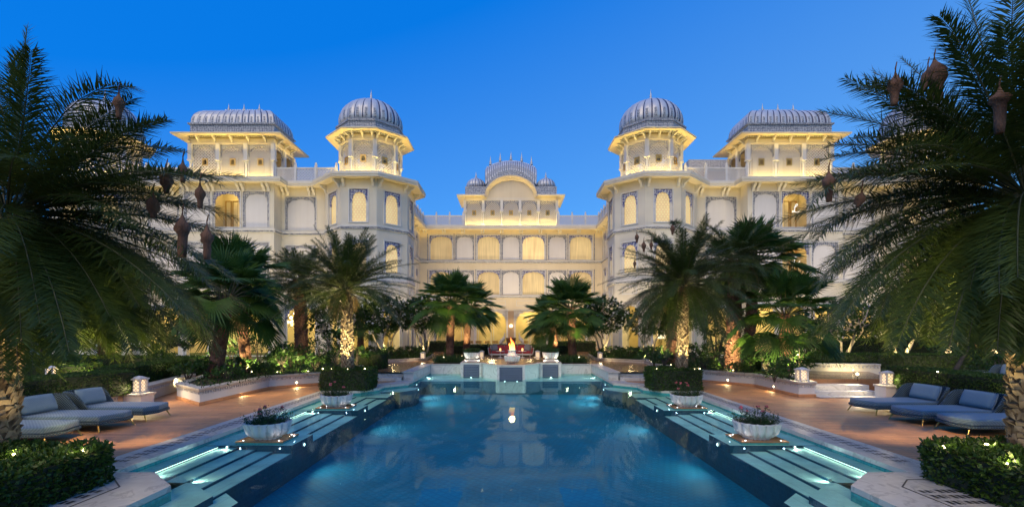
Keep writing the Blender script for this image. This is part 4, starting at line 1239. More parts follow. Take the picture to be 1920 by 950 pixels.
for s in (-1, 1):
    mb = MB()                                 # terracotta deck strips outside the coping
    O = [(s * x, y) for x, y in OUTER]
    O[0] = (O[0][0], -6)
    edge = [(O[0][0], -6)] + O[1:9] + [(s * 4.85, 20.9)]
    for a, b in zip(edge[:-1], edge[1:]):
        mb.face([(a[0], a[1], 0), (s * 13.2, a[1], 0), (s * 13.2, b[1], 0), (b[0], b[1], 0)])
    mb.face([(s * 13.2, -6, 0), (s * 13.2, 20.9, 0), (s * 13.2, 20.9, 0.3), (s * 13.2, -6, 0.3)])
    tag(mb.build('deck', MAT['deck']), kind='structure')
mb = MB(); mb.face([(-6.77, -6, 0), (6.77, -6, 0), (6.77, 2.0, 0), (-6.77, 2.0, 0)])
tag(mb.build('deck', MAT['deck']), kind='structure')

mb = MB(); sl = MB()
ct = 0.022
for s in (-1, 1):
    for i in range(len(INNER) - 1):
        a, b, c, d = INNER[i], INNER[i + 1], OUTER[i + 1], OUTER[i]
        P = [(s * p[0], p[1]) for p in (a, b, c, d)]
        mb.face([(x, y, ct) for x, y in P])
        mb.face([(P[0][0], P[0][1], ct), (P[1][0], P[1][1], ct), (P[1][0], P[1][1], WZ + 0.04), (P[0][0], P[0][1], WZ + 0.04)])
        mb.face([(P[3][0], P[3][1], ct), (P[2][0], P[2][1], ct), (P[2][0], P[2][1], -0.01), (P[3][0], P[3][1], -0.01)])
    # slotted drain along the long side
    sl.face([(s * 6.34, 7.9, ct + 0.004), (s * 6.34, 17.0, ct + 0.004), (s * 6.58, 17.0, ct + 0.004), (s * 6.58, 7.9, ct + 0.004)])
    sl.face([(s * 5.5, 3.0, ct + 0.004), (s * 5.5, 6.55, ct + 0.004), (s * 5.68, 6.55, ct + 0.004), (s * 5.68, 3.0, ct + 0.004)])
    sl.face([(s * 5.72, 6.05, ct + 0.004), (s * 5.72, 6.62, ct + 0.004), (s * 6.2, 6.62, ct + 0.004), (s * 6.2, 6.05, ct + 0.004)])
mb.face([(-4.75, 2.6, ct), (4.75, 2.6, ct), (6.77, 2.0, ct), (-6.77, 2.0, ct)])
tag(mb.build('pool_coping', MAT['coping']), kind='structure')
tag(sl.build('drain_grate', MAT['slot']), kind='structure')
# incised joint lines round the near corner panels
mb = MB()
for s in (-1, 1):
    for (a, b) in (((5.42, 3.0), (5.42, 6.7)), ((5.42, 6.7), (5.75, 7.02)), ((5.75, 7.02), (6.7, 7.02))):
        F = Face((s * a[0], a[1]), (s * b[0], b[1])); mb.obox(F.pt(F.L / 2, ct + 0.002), (F.L, 0.018, 0.006), F.rz)
tag(mb.build('coping_joint', pm('dark_joint', (0.07, 0.065, 0.06))), kind='structure')

# basin: walls, floor, ledge, steps, far shelf
mb = MB(); tq = MB()
full = ring(INNER)
n = len(full)
for i in range(n):
    a, b = full[i], full[(i + 1) % n]
    tq.face([(a[0], a[1], WZ + 0.045), (b[0], b[1], WZ + 0.045), (b[0], b[1], -0.22), (a[0], a[1], -0.22)])
    mb.face([(a[0], a[1], -0.22), (b[0], b[1], -0.22), (b[0], b[1], FLOOR), (a[0], a[1], FLOOR)])
tag(tq.build('waterline_band', MAT['pool_turq']), kind='structure')
tag(mb.build('pool_wall', MAT['pool_dark']), kind='structure')
mb = MB(); mb.face([(-6.2, 2, FLOOR), (6.2, 2, FLOOR), (6.2, 25.2, FLOOR), (-6.2, 25.2, FLOOR)])
tag(mb.build('pool_floor', MAT['pool_blue']), kind='structure')

def step_block(s, poly, z, top):
    """a stair slab: pale tread with navy nosing and riser"""
    P = [(s * x, y) for x, y in poly]
    mb = MB(); mb.mi = 1
    mb.prism(P, FLOOR, z - 0.001, top=False, bottom=False)
    mb.face([(x, y, z) for x, y in P], 0)
    return mb
TREADS = [(5.80, -0.118), (5.43, -0.155), (5.07, -0.19), (4.72, -0.228), (4.36, -0.268)]
for s in (-1, 1):
    for (y0, y1) in ((7.0, 9.63), (10.65, 13.76), (14.75, 17.0)):
        prev = 6.08
        for i, (x, z) in enumerate(TREADS):
            yy0 = y0 if (i < 1 or y0 > 7.5) else y0 + 0.0
            yy1 = y1
            mb = MB()
            a, b = sorted((s * x, s * prev))
            mb.mi = 0; mb.face([(a, yy0, z), (b, yy0, z), (b, yy1, z), (a, yy1, z)])
            # nosing strip and riser
            e = s * x
            w0, w1 = sorted((e, e + s * 0.014))
            mb.mi = 1; mb.face([(w0, yy0, z + 0.003), (w1, yy0, z + 0.003), (w1, yy1, z + 0.003), (w0, yy1, z + 0.003)])
            zb = TREADS[i + 1][1] if i < 4 else FLOOR
            mb.face([(e, yy0, z), (e, yy1, z), (e, yy1, zb), (e, yy0, zb)])
            if y0 < 7.5: mb.face([(a, y0, z), (b, y0, z), (b, y0, FLOOR), (a, y0, FLOOR)])
            tag(mb.build('pool_step', [MAT['step_tile'], MAT['pool_dark']]), kind='structure')
            prev = x
    # bowl platforms just under the surface
    for (y0, y1) in ((9.63, 10.65), (13.76, 14.75)):
        m = step_block(s, [(6.08, y0), (4.36, y0), (4.36, y1), (6.08, y1)], -0.108, None)
        tag(m.build('pool_platform', [MAT['step_tile'], MAT['pool_dark']]), kind='structure')
    # near corner platforms
    m = step_block(s, [(4.75, 2.6), (4.28, 2.6), (4.28, 6.95), (4.98, 7.55), (6.0, 7.55), (5.44, 7.39), (4.75, 6.76)], -0.19, None)
    tag(m.build('pool_platform', [MAT['step_tile'], MAT['pool_dark']]), kind='structure')
    m = step_block(s, [(4.75, 2.6), (3.95, 2.6), (3.95, 7.0), (4.36, 7.4), (4.9, 7.4)], -0.30, None)
    tag(m.build('pool_platform', [MAT['step_tile'], MAT['pool_dark']]), kind='structure')
    # far corner steps
    m = step_block(s, [(5.6, 17.0), (4.36, 17.0), (4.36, 18.2), (4.9, 18.9), (5.3, 17.4)], -0.2, None)
    tag(m.build('pool_platform', [MAT['step_tile'], MAT['pool_dark']]), kind='structure')
    m = step_block(s, [(4.9, 18.2), (4.2, 18.2), (3.75, 18.9), (3.75, 19.7), (4.2, 19.7), (4.9, 18.9)], -0.16, None)
    tag(m.build('pool_platform', [MAT['step_tile'], MAT['pool_dark']]), kind='structure')
mb = MB(); mb.mi = 1
mb.prism([(-4.15, 22.2), (4.15, 22.2), (4.15, 25.1), (-4.15, 25.1)], FLOOR, -0.182, top=False, bottom=False)
mb.face([(-4.15, 22.2, -0.18), (4.15, 22.2, -0.18), (4.15, 25.1, -0.18), (-4.15, 25.1, -0.18)], 0)
tag(mb.build('pool_shelf', [MAT['step_tile'], MAT['pool_dark']]), kind='structure')

mb = MB(); mb.face([(x * 0.9995, y, WZ) for x, y in full[::-1]])
tag(mb.build('water', MAT['water'], uv=False), kind='structure')

# underwater lamps: small round fittings on risers and walls, each with its beam
pl_label = 'round white underwater lamp glowing on the pool wall or step'
def pool_light(p, aim, power=12, spot=95, r=1.0):
    p = Vector(p); d = (Vector(aim) - p).normalized()
    t = thing('pool_lamp', pl_label, 'pool lamp', p, 'underwater pool lamps')
    M = Matrix.Translation(p) @ d.to_track_quat('Z', 'Y').to_matrix().to_4x4()
    mb = MB(); mb.lathe([(0.045 * r, -0.03), (0.045 * r, 0.0), (0.036 * r, 0.008)], 12, mat=M); mb.build('bezel', MAT['marble'], t)
    mb = MB(); mb.lathe([(0.03 * r, 0.010), (0.02 * r, 0.014), (0, 0.016)], 12, mat=M, close=False); mb.build('lens', MAT['pool_glow'], t)
    lamp('SPOT', p + d * 0.03, power, (0.80, 1.0, 0.92), t, aim=p + d, spot=spot, blend=0.7, size=0.04, name='lamp_beam')
for s in (-1, 1):
    for (x, y, pw) in ((4.32, 10.1, 50), (4.32, 14.3, 60), (3.70, 19.3, 90), (4.1, 21.0, 110)):
        pool_light((s * x, y, -0.2), (s * (x - 2), y + 0.1, -0.16), pw, 165)
    pool_light((s * 4.1, 23.6, -0.14), (s * 2.9, 23.4, -0.16), 40, 160)
    pool_light((s * 4.22, 5.6, -0.24), (s * 2.2, 5.8, -0.2), 60, 165)
    pool_light((s * 5.62, 9.58, -0.125), (s * 5.62, 8.0, -0.13), 7, 155, 0.6)
    pool_light((s * 5.62, 13.71, -0.125), (s * 5.62, 12.0, -0.13), 7, 155, 0.6)
    pool_light((s * 5.62, 7.62, -0.125), (s * 5.62, 9.0, -0.13), 7, 155, 0.6)
    pool_light((s * 5.0, 7.6, -0.165), (s * 5.0, 9.0, -0.17), 7, 155, 0.6)
    pool_light((s * 1.95, 23.62, -0.14), (s * 1.95, 22.9, -0.17), 4, 130, 0.7)
    pool_light((s * 0.28, 21.98, -0.16), (s * 0.28, 21.2, -0.22), 4, 130, 0.7)

MAT['strip_glow'] = emit('strip_diffuser', (0.85, 1.0, 0.9), 2.0)
# slim strip lights under the edge of the ledge, washing the submerged steps
for s in (-1, 1):
    for (y0, y1, w) in ((7.5, 9.55, 0.8), (10.72, 13.7, 1.2), (14.82, 16.9, 0.8)):
        t = thing('ledge_strip_lamp', 'slim glowing strip lamp under the ledge above the submerged pool steps', 'strip lamp', (s * 5.79, (y0 + y1) / 2, -0.13), 'strip lamps under the pool ledge')
        mb = MB(); a, b = sorted((s * 5.792, s * 5.782)); mb.box(a, b, y0, y1, -0.134, -0.124); mb.build('diffuser', MAT['strip_glow'], t)
        l = lamp('AREA', (s * 5.77, (y0 + y1) / 2, -0.125), w, (0.85, 1.0, 0.86), t, size=y1 - y0, size_y=0.012, name='strip_light')
        Z_ = Vector((s * 0.93, 0, 0.36)).normalized(); X_ = Vector((0, 1, 0)); Y_ = Z_.cross(X_)
        l.rotation_euler = Matrix((X_, Y_, Z_)).transposed().to_euler()

# parapet walls beside the far end, steps up to the path, planter wall across the end
for s in (-1, 1):
    t = thing('garden_wall', 'low white marble wall beside the far %s pool edge, next to the steps' % ('left' if s < 0 else 'right'), 'low wall', (s * 4.4, 23, 0), 'low marble walls at the pool end')
    mb = MB()
    a, b = sorted((s * 4.17, s * 4.60)); mb.box(a, b, 20.7, 25.35, -0.2, 0.34)
    mb.build('wall', MAT['marble'], t)
    mb = MB(); a, b = sorted((s * 4.14, s * 4.66)); mb.box(a, b, 20.62, 25.42, 0.341, 0.39); mb.build('cap', MAT['coping'], t)
    for i in range(2):
        mb = MB(); a, b = sorted((s * 4.67, s * 8.3)); mb.box(a, b, 20.6 + 0.4 * i, 21.5, 0.0 if i == 0 else 0.151, 0.15 * (i + 1))
        tag(mb.build('garden_step', MAT['marble'], bevel=0.012), kind='structure')
t = thing('planter_wall', 'white marble planter wall across the far end of the pool', 'planter', (0, 25.4, 0))
for s in (-1, 1):
    mb = MB(); a, b = sorted((s * 2.45, s * 4.16)); mb.box(a, b, 25.05, 25.36, -0.3, 0.36); mb.build('wall', MAT['marble'], t)
    mb = MB(); mb.box(a, b, 25.02, 25.40, 0.361, 0.40); mb.build('cap', MAT['coping'], t)
    mb = MB(); mb.box(a, b, 25.36, 28.6, 0.2, 0.40); mb.build('soil', MAT['soil'], t)

# fountain wall stepping out into the pool
FT = thing('fountain_wall', 'stepped white marble fountain wall with blue checker tile panels at the pool end', 'fountain', (0, 24, 0))
PLAN = [(-2.45, 25.1), (-2.45, 23.7), (-1.42, 23.7), (-1.30, 23.1), (-1.05, 22.75), (-0.62, 22.08), (0.62, 22.08), (1.05, 22.75), (1.30, 23.1), (1.42, 23.7), (2.45, 23.7), (2.45, 25.1), (2.45, 26.2), (-2.45, 26.2)]
mb = MB(); mb.prism(PLAN, -0.7, 0.52, bottom=False); mb.build('wall', MAT['marble'], FT)
mb = MB()
cap = [(x * 1.012, y - 0.03 if y < 25 else y) for x, y in PLAN]
mb.prism(cap, 0.521, 0.575); mb.build('cap', MAT['coping'], FT)
mb = MB(); mb.prism([(x * 0.92, y + 0.14 if y < 25 else y) for x, y in PLAN], 0.576, 0.59); mb.build('terrace_top', MAT['path'], FT)
for (x0, x1, y) in ((-0.53, 0.53, 22.08), (-2.32, -1.55, 23.7), (1.55, 2.32, 23.7)):
    mb = MB(); mb.box(x0, x1, y - 0.022, y + 0.02, WZ - 0.08, 0.47); mb.build('tile_panel', MAT['checker'], FT)
for x in (-0.58, 0.58, -2.40, -1.49, 1.49, 2.40):
    y = 22.08 if abs(x) < 1 else 23.7
    mb = MB(); mb.box(x - 0.055, x + 0.055, y - 0.06, y + 0.01, WZ - 0.1, 0.53); mb.build('pier', MAT['marble'], FT)
mb = MB(); mb.box(-4.3, 4.3, 26.2, 36, 0.29, 0.36) ; tag(mb.build('terrace', MAT['path']), kind='structure')
# =====================================================================================
# PLANTS
# =====================================================================================
RNG = np.random.default_rng(7)

def nrm(a): return a / np.maximum(np.linalg.norm(a, axis=-1, keepdims=True), 1e-9)

def leaf_quads(P, D, L, Wd, fold=0.0, droop=0.25, rng=RNG):
    """leaf blades: base P, direction D, length L, width Wd -> 6 verts, 2 quads each (kinked lengthwise so each catches light)"""
    n = len(P)
    D = nrm(D); r = nrm(rng.normal(size=(n, 3)))
    S = nrm(np.cross(D, r)); U = nrm(np.cross(S, D))
    L = np.broadcast_to(np.asarray(L, float).reshape(-1, 1) if np.ndim(L) else np.full((1, 1), L), (n, 1))
    W = np.broadcast_to(np.asarray(Wd, float).reshape(-1, 1) if np.ndim(Wd) else np.full((1, 1), Wd), (n, 1))
    mid = P + D * L * 0.5 + U * L * 0.06
    tip = P + D * L * 0.98 - U * L * droop * 0.5
    V = np.stack([P, mid + S * W * 0.5 + U * W * fold, tip, mid - S * W * 0.5 + U * W * fold], 1)
    F = np.arange(n * 4).reshape(n, 4)
    return V.reshape(-1, 3), F

def merge(parts):
    Vs, Fs, o = [], [], 0
    for V, F in parts:
        Vs.append(V); Fs.append(F + o); o += len(V)
    return np.concatenate(Vs), np.concatenate(Fs)

# ---------------------------------------------------------------- hedges
def poly_area(P): return 0.5 * sum(P[i][0] * P[(i + 1) % len(P)][1] - P[(i + 1) % len(P)][0] * P[i][1] for i in range(len(P)))

def in_poly(x, y, P):
    c = np.zeros(len(x), bool)
    for i in range(len(P)):
        (x0, y0), (x1, y1) = P[i], P[i - 1]
        c ^= ((y0 > y) != (y1 > y)) & (x < (x1 - x0) * (y - y0) / ((y1 - y0) if y1 != y0 else 1e-9) + x0)
    return c

def hedge(label, poly, z0, z1, leaf=0.06, dens=1.0, seed=1, group=None, mat='hedge', rough=0.03, name='hedge', cat='hedge'):
    rng = np.random.default_rng(seed)
    if poly_area(poly) < 0: poly = poly[::-1]
    c = np.mean(np.array(poly), 0)
    t = thing(name, label, cat, (c[0], c[1], z0), group)
    mb = MB(); ins = [(p[0] + (c[0] - p[0]) * 0.02, p[1] + (c[1] - p[1]) * 0.02) for p in poly]
    mb.prism(ins, z0, z1 - leaf * 0.8); mb.build('branches', MAT['hedge_in'], t, uv=False)
    P, Nn = [], []
    per = leaf * leaf * 0.22 / dens
    A = abs(poly_area(poly))
    n = int(A / per)
    xs = np.array([p[0] for p in poly]); ys = np.array([p[1] for p in poly])
    bb = (xs.max() - xs.min()) * (ys.max() - ys.min())
    k = int(n * bb / max(A, 1e-6)) + 8
    x = rng.uniform(xs.min(), xs.max(), k); y = rng.uniform(ys.min(), ys.max(), k)
    m = in_poly(x, y, poly); x, y = x[m], y[m]
    P.append(np.stack([x, y, np.full(len(x), z1)], 1)); Nn.append(np.tile([0, 0, 1.0], (len(x), 1)))
    for i in range(len(poly)):
        a, b = np.array(poly[i]), np.array(poly[(i + 1) % len(poly)])
        d = b - a; L = np.linalg.norm(d)
        nor = np.array([d[1], -d[0], 0]) / L
        n = int(L * (z1 - z0) / per)
        u = rng.random(n); z = z0 + (z1 - z0) * rng.random(n)
        q = np.stack([a[0] + d[0] * u, a[1] + d[1] * u, z], 1)
        # rounded shoulder
        sh = np.clip((z - (z1 - 0.1)) / 0.1, 0, 1)[:, None]
        q -= nor * 0.05 * sh ** 2
        P.append(q); Nn.append(np.tile(nor, (n, 1)) + np.array([0, 0, 0.35]))
    P = np.concatenate(P); Nn = np.concatenate(Nn)
    lump = np.sin(P[:, 0] * 5.1 + P[:, 1] * 3.7) * np.sin(P[:, 1] * 4.3 - P[:, 2] * 6) + np.sin(P[:, 0] * 13 + P[:, 2] * 11)
    P = P + nrm(Nn) * (lump[:, None] * rough * 0.5 + rng.normal(0, rough * 0.6, (len(P), 1))) - nrm(Nn) * leaf * 0.35
    D = nrm(Nn) * 0.75 + rng.normal(0, 0.6, P.shape)
    V, F = leaf_quads(P, D, leaf * rng.uniform(0.7, 1.25, len(P)), leaf * 0.5 * rng.uniform(0.8, 1.2, len(P)), 0.12, 0.3, rng)
    np_mesh('leaves', V, F, MAT[mat], t)
    return t

# ---------------------------------------------------------------- shrubs
def shrub(label, loc, r, h, n=500, leaf=0.16, w=0.4, mat='shrub', seed=1, group='shrubs in the planting beds', stems=7, name='shrub', flowers=0, hollow=0.35):
    rng = np.random.default_rng(seed); loc = np.array(loc, float)
    t = thing(name, label, 'shrub', loc, group)
    mb = MB(); tips = []
    for i in range(stems):
        a = 2 * pi * (i + rng.random() * 0.6) / stems; rr = r * rng.uniform(0.25, 0.75)
        tip = loc + np.array([cos(a) * rr, sin(a) * rr, h * rng.uniform(0.6, 0.95)])
        mid = loc + (tip - loc) * 0.5 + np.array([cos(a), sin(a), 0]) * -0.08 * r
        mb.tube([loc - np.array([0, 0, 0.05]), mid, tip], [0.022, 0.016, 0.008], 5); tips.append(tip)
    mb.build('stem', MAT['dark_bark'], t, uv=False)
    # leaf rosettes on a lumpy dome
    m = max(10, n // 9)
    d = nrm(rng.normal(size=(m, 3))); d[:, 2] = np.abs(d[:, 2]) * 0.9 - 0.15
    rad = rng.uniform(hollow, 1.0, (m, 1)) ** 0.5
    C = loc + np.array([0, 0, h * 0.42]) + d * rad * np.array([r, r, h * 0.58])
    C[:, 2] = np.maximum(C[:, 2], loc[2] + 0.06)
    parts = []
    k = 9
    P = np.repeat(C, k, 0) + rng.normal(0, leaf * 0.18, (m * k, 3))
    out = np.repeat(nrm(d + np.array([0, 0, 0.35])), k, 0)
    D = out * 0.6 + nrm(rng.normal(size=(m * k, 3))) * 0.9
    V, F = leaf_quads(P, D, leaf * rng.uniform(0.7, 1.2, m * k), leaf * w * rng.uniform(0.8, 1.2, m * k), 0.1, 0.5, rng)
    np_mesh('leaves', V, F, MAT[mat], t)
    if flowers: blossoms(C[rng.permutation(m)[:flowers]] + d[rng.permutation(m)[:flowers]] * 0.02, 0.05, t, rng)
    return t

def blossoms(C, size, parent, rng, mat='flower_white', name='blossoms'):
    n = len(C); P = np.repeat(C, 5, 0); D = nrm(rng.normal(size=P.shape) + np.array([0, -0.4, 0.4]))
    V, F = leaf_quads(P, D, size, size * 0.7, 0.1, 0.2, rng)
    o = np_mesh(name, V, F, MAT[mat], parent)
    return o

# ---------------------------------------------------------------- ground cover
def ground_cover(poly, z, n, h=0.28, w=0.025, seed=1, flat=0.5, mat='cover'):
    rng = np.random.default_rng(seed)
    xs = np.array([p[0] for p in poly]); ys = np.array([p[1] for p in poly])
    x = rng.uniform(xs.min(), xs.max(), n * 3); y = rng.uniform(ys.min(), ys.max(), n * 3)
    m = in_poly(x, y, poly); x, y = x[m][:n], y[m][:n]
    P = np.stack([x, y, np.full(len(x), z)], 1)
    D = np.stack([rng.normal(0, flat, len(x)), rng.normal(0, flat, len(x)), np.ones(len(x))], 1)
    V, F = leaf_quads(P, D, h * rng.uniform(0.6, 1.2, len(x)), w * rng.uniform(0.7, 1.3, len(x)), 0.1, 0.8, rng)
    o = np_mesh('ground_cover', V, F, MAT[mat])
    tag(o, kind='stuff')
    return o

# ---------------------------------------------------------------- feather palms
def frond(P0, P1, P2, leaf, npairs, rng, twist=0.0, wd=0.02, narrow=1.0, start=0.14, sag=0.0):
    """pinnate frond along a quadratic curve; returns (V,F) of leaflets and the rachis path"""
    t = np.linspace(start, 1.0, npairs)[:, None]
    B = lambda t: (1 - t) ** 2 * P0 + 2 * (1 - t) * t * P1 + t ** 2 * P2
    T = lambda t: 2 * (1 - t) * (P1 - P0) + 2 * t * (P2 - P1)
    C = B(t); Tn = nrm(T(t))
    up = np.array([0, 0, 1.0])
    S = np.cross(Tn, up); ln = np.linalg.norm(S, axis=1, keepdims=True)
    S = np.where(ln > 0.15, S / np.maximum(ln, 1e-6), nrm(np.cross(Tn, np.tile([0.3, 0.9, 0.1], (len(Tn), 1)))))
    U = nrm(np.cross(S, Tn))
    tt = t[:, 0]
    env = np.clip(np.minimum(0.45 + 1.9 * (tt - start), 1.0) * np.minimum(1.0, 0.30 + 2.0 * (1.02 - tt)), 0.16, 1)
    parts = []
    for s in (-1, 1):
        for lift in (0.36, -0.10) if narrow < 1.5 else (0.3,):
            j = rng.normal(0, 1, (npairs, 3))
            ang = 0.95 - 0.45 * tt[:, None]
            d = nrm(S * s * narrow + Tn * (0.50 + 0.60 * tt[:, None]) + U * (lift + twist) + j * 0.15)
            L = leaf * env[:, None] * rng.uniform(0.72, 1.12, (npairs, 1)) * np.where(rng.random((npairs, 1)) < 0.05, 0.35, 1.0)
            b = C + S * s * 0.008 + Tn * rng.uniform(-0.01, 0.01, (npairs, 1))
            wv = nrm(np.cross(d, U)) * wd * 0.5
            g = np.array([0, 0, -1.0])
            m1 = b + d * L * 0.35
            tip = b + d * L + g * L * (0.10 + sag) + j * 0.01
            V = np.stack([b - wv * 0.5, b + wv * 0.5, m1 + wv, m1 - wv, tip - wv * 0.06, tip + wv * 0.06], 1).reshape(-1, 3)
            i = np.arange(npairs)[:, None] * 6
            F = np.concatenate([i + np.array([0, 1, 2, 3]), i + np.array([3, 2, 5, 4])])
            parts.append((V, F))
    path = B(np.linspace(0, 1, 9)[:, None])
    return parts, path

def date_palm(label, base, crown, length, nf=60, leaf=0.42, npairs=60, r0=0.22, r1=0.19, seed=3, heroes=(), wd=0.022, elev=(-0.75, 1.35), group=None, trunk_mat='date_trunk', scales=True, scale_mat='date_scale', bend=1.0, sector=None, leafmat='palm_leaf', skirt=None, near=None):
    rng = np.random.default_rng(seed)
    base = np.array(base, float); crown = np.array(crown, float)
    t = thing('date_palm', label, 'palm tree', base, group)
    # trunk with its spiral of cut leaf bases
    mb = MB(); nseg = 14
    ax = crown - base; H = np.linalg.norm(ax)
    path = [base + ax * (k / nseg) - (np.array([0, 0, 0.15]) if k == 0 else 0) for k in range(nseg + 1)]
    rad = [r0 + (r1 - r0) * k / nseg for k in range(nseg + 1)]; rad[0] *= 1.15; rad[-1] *= 1.15
    mb.mi = 0; mb.tube(path, [r * 0.93 for r in rad], 16)
    if scales:
        dz = r0 * 0.30; rows = int(H / dz); per = 11
        for k in range(rows):
            f = k / max(rows - 1, 1); c = base + ax * f; R = r0 + (r1 - r0) * f
            for j in range(per):
                a = 2 * pi * (j + 0.5 * (k % 2)) / per + k * 0.13 + rng.normal(0, 0.09)
                ca, sa = cos(a), sin(a)
                o = np.array([ca, sa, 0]); tg = np.array([-sa, ca, 0])
                w = R * 2 * pi / per * rng.uniform(0.36, 0.56); hh = dz * rng.uniform(0.8, 2.0); out = R * rng.uniform(0.06, 0.32)
                p = c + o * R * 0.9
                q0 = p - tg * w; q1 = p + tg * w
                tp = p + np.array([0, 0, hh]) + o * out
                tj = rng.normal(0, 0.25); t0 = tp - tg * w * rng.uniform(0.3, 0.85) + np.array([0, 0, hh * 0.3 * tj]); t1 = tp + tg * w * rng.uniform(0.3, 0.85) - np.array([0, 0, hh * 0.3 * tj])
                bk0 = t0 - o * out * 0.7 + np.array([0, 0, 0.012]); bk1 = t1 - o * out * 0.7 + np.array([0, 0, 0.012])
                md = (q0 + q1) / 2 + o * R * 0.14 + np.array([0, 0, hh * 0.35])
                mb.mi = 1
                mb.face([q0, md, t0]); mb.face([q1, t1, md]); mb.face([md, t1, t0]); mb.face([t0, t1, bk1, bk0]); mb.mi = 0
                mb.face([q0, t0, bk0]); mb.face([q1, bk1, t1])
    mb.build('trunk', [MAT[trunk_mat], MAT[scale_mat]], t, uv=False)
    parts = []; rb = MB()
    fr = []
    ga = pi * (3 - sqrt(5))
    for i in range(nf):
        az = ga * i + rng.normal(0, 0.12)
        if sector is not None and not (sector[0] < ((az + pi) % (2 * pi)) - pi < sector[1]): continue
        f = (i + 0.5) / nf
        el = elev[1] + (elev[0] - elev[1]) * f ** 0.85 + rng.normal(0, 0.08)
        L = length * rng.uniform(0.86, 1.08) * (0.8 + 0.25 * min(1, f * 2.2))
        dh = np.array([cos(az), sin(az), 0])
        P0 = crown + dh * r1 * 0.6 + np.array([0, 0, 0.25 * (1 - f)])
        P1 = P0 + (dh * cos(el) + np.array([0, 0, sin(el)])) * L * 0.55
        el2 = el - bend * (0.75 + 0.35 * rng.random()) * (0.45 + 0.55 * cos(el))
        P2 = P1 + (dh * cos(el2) + np.array([0, 0, sin(el2)])) * L * 0.52 + rng.normal(0, 0.05, 3) * L
        if near is not None and P2[1] < near: continue
        if skirt is not None:
            zm = skirt - 0.055 * P2[1] + rng.uniform(0, 0.5)
            if P2[2] < zm: P2[2] = zm; P1[2] = max(P1[2], zm + 0.35)
        fr.append((P0, P1, P2, rng.normal(0, 0.12), 1.0))
    for h in heroes: fr.append((np.array(h[0], float), np.array(h[1], float), np.array(h[2], float), 0.0, h[3] if len(h) > 3 else 1.0))
    for (P0, P1, P2, tw, nw) in fr:
        pr, path = frond(P0, P1, P2, leaf, npairs, rng, tw, wd, nw)
        parts += pr
        LL = np.linalg.norm(P2 - P0)
        rb.tube(path, list(np.linspace(0.020, 0.003, 9) * (0.5 + 0.14 * LL)), 4, cap=False)
    dead = []
    for i in range(max(3, nf // 14)):                      # a few dry fronds hanging against the trunk
        az = rng.uniform(0, 2 * pi); dh = np.array([cos(az), sin(az), 0]); L = length * rng.uniform(0.35, 0.55)
        P0 = crown + dh * r1; P1 = P0 + dh * L * 0.35 + np.array([0, 0, -0.05 * L]); P2 = P0 + dh * L * rng.uniform(0.3, 0.6) + np.array([0, 0, -L * rng.uniform(0.6, 0.9)])
        pr, path = frond(P0, P1, P2, leaf * 0.8, npairs // 2, rng, 0.0, wd, 0.8, sag=0.15); dead += pr
        rb.tube(path, list(np.linspace(0.02, 0.004, 9)), 4, cap=False)
    V, F = merge(dead); np_mesh('dead_fronds', V, F, MAT['dead_leaf'], t)
    V, F = merge(parts)
    c = np_mesh('crown', V, F, MAT[leafmat], t)
    rb.build('rachis', MAT['rachis'], c, uv=False)
    return t

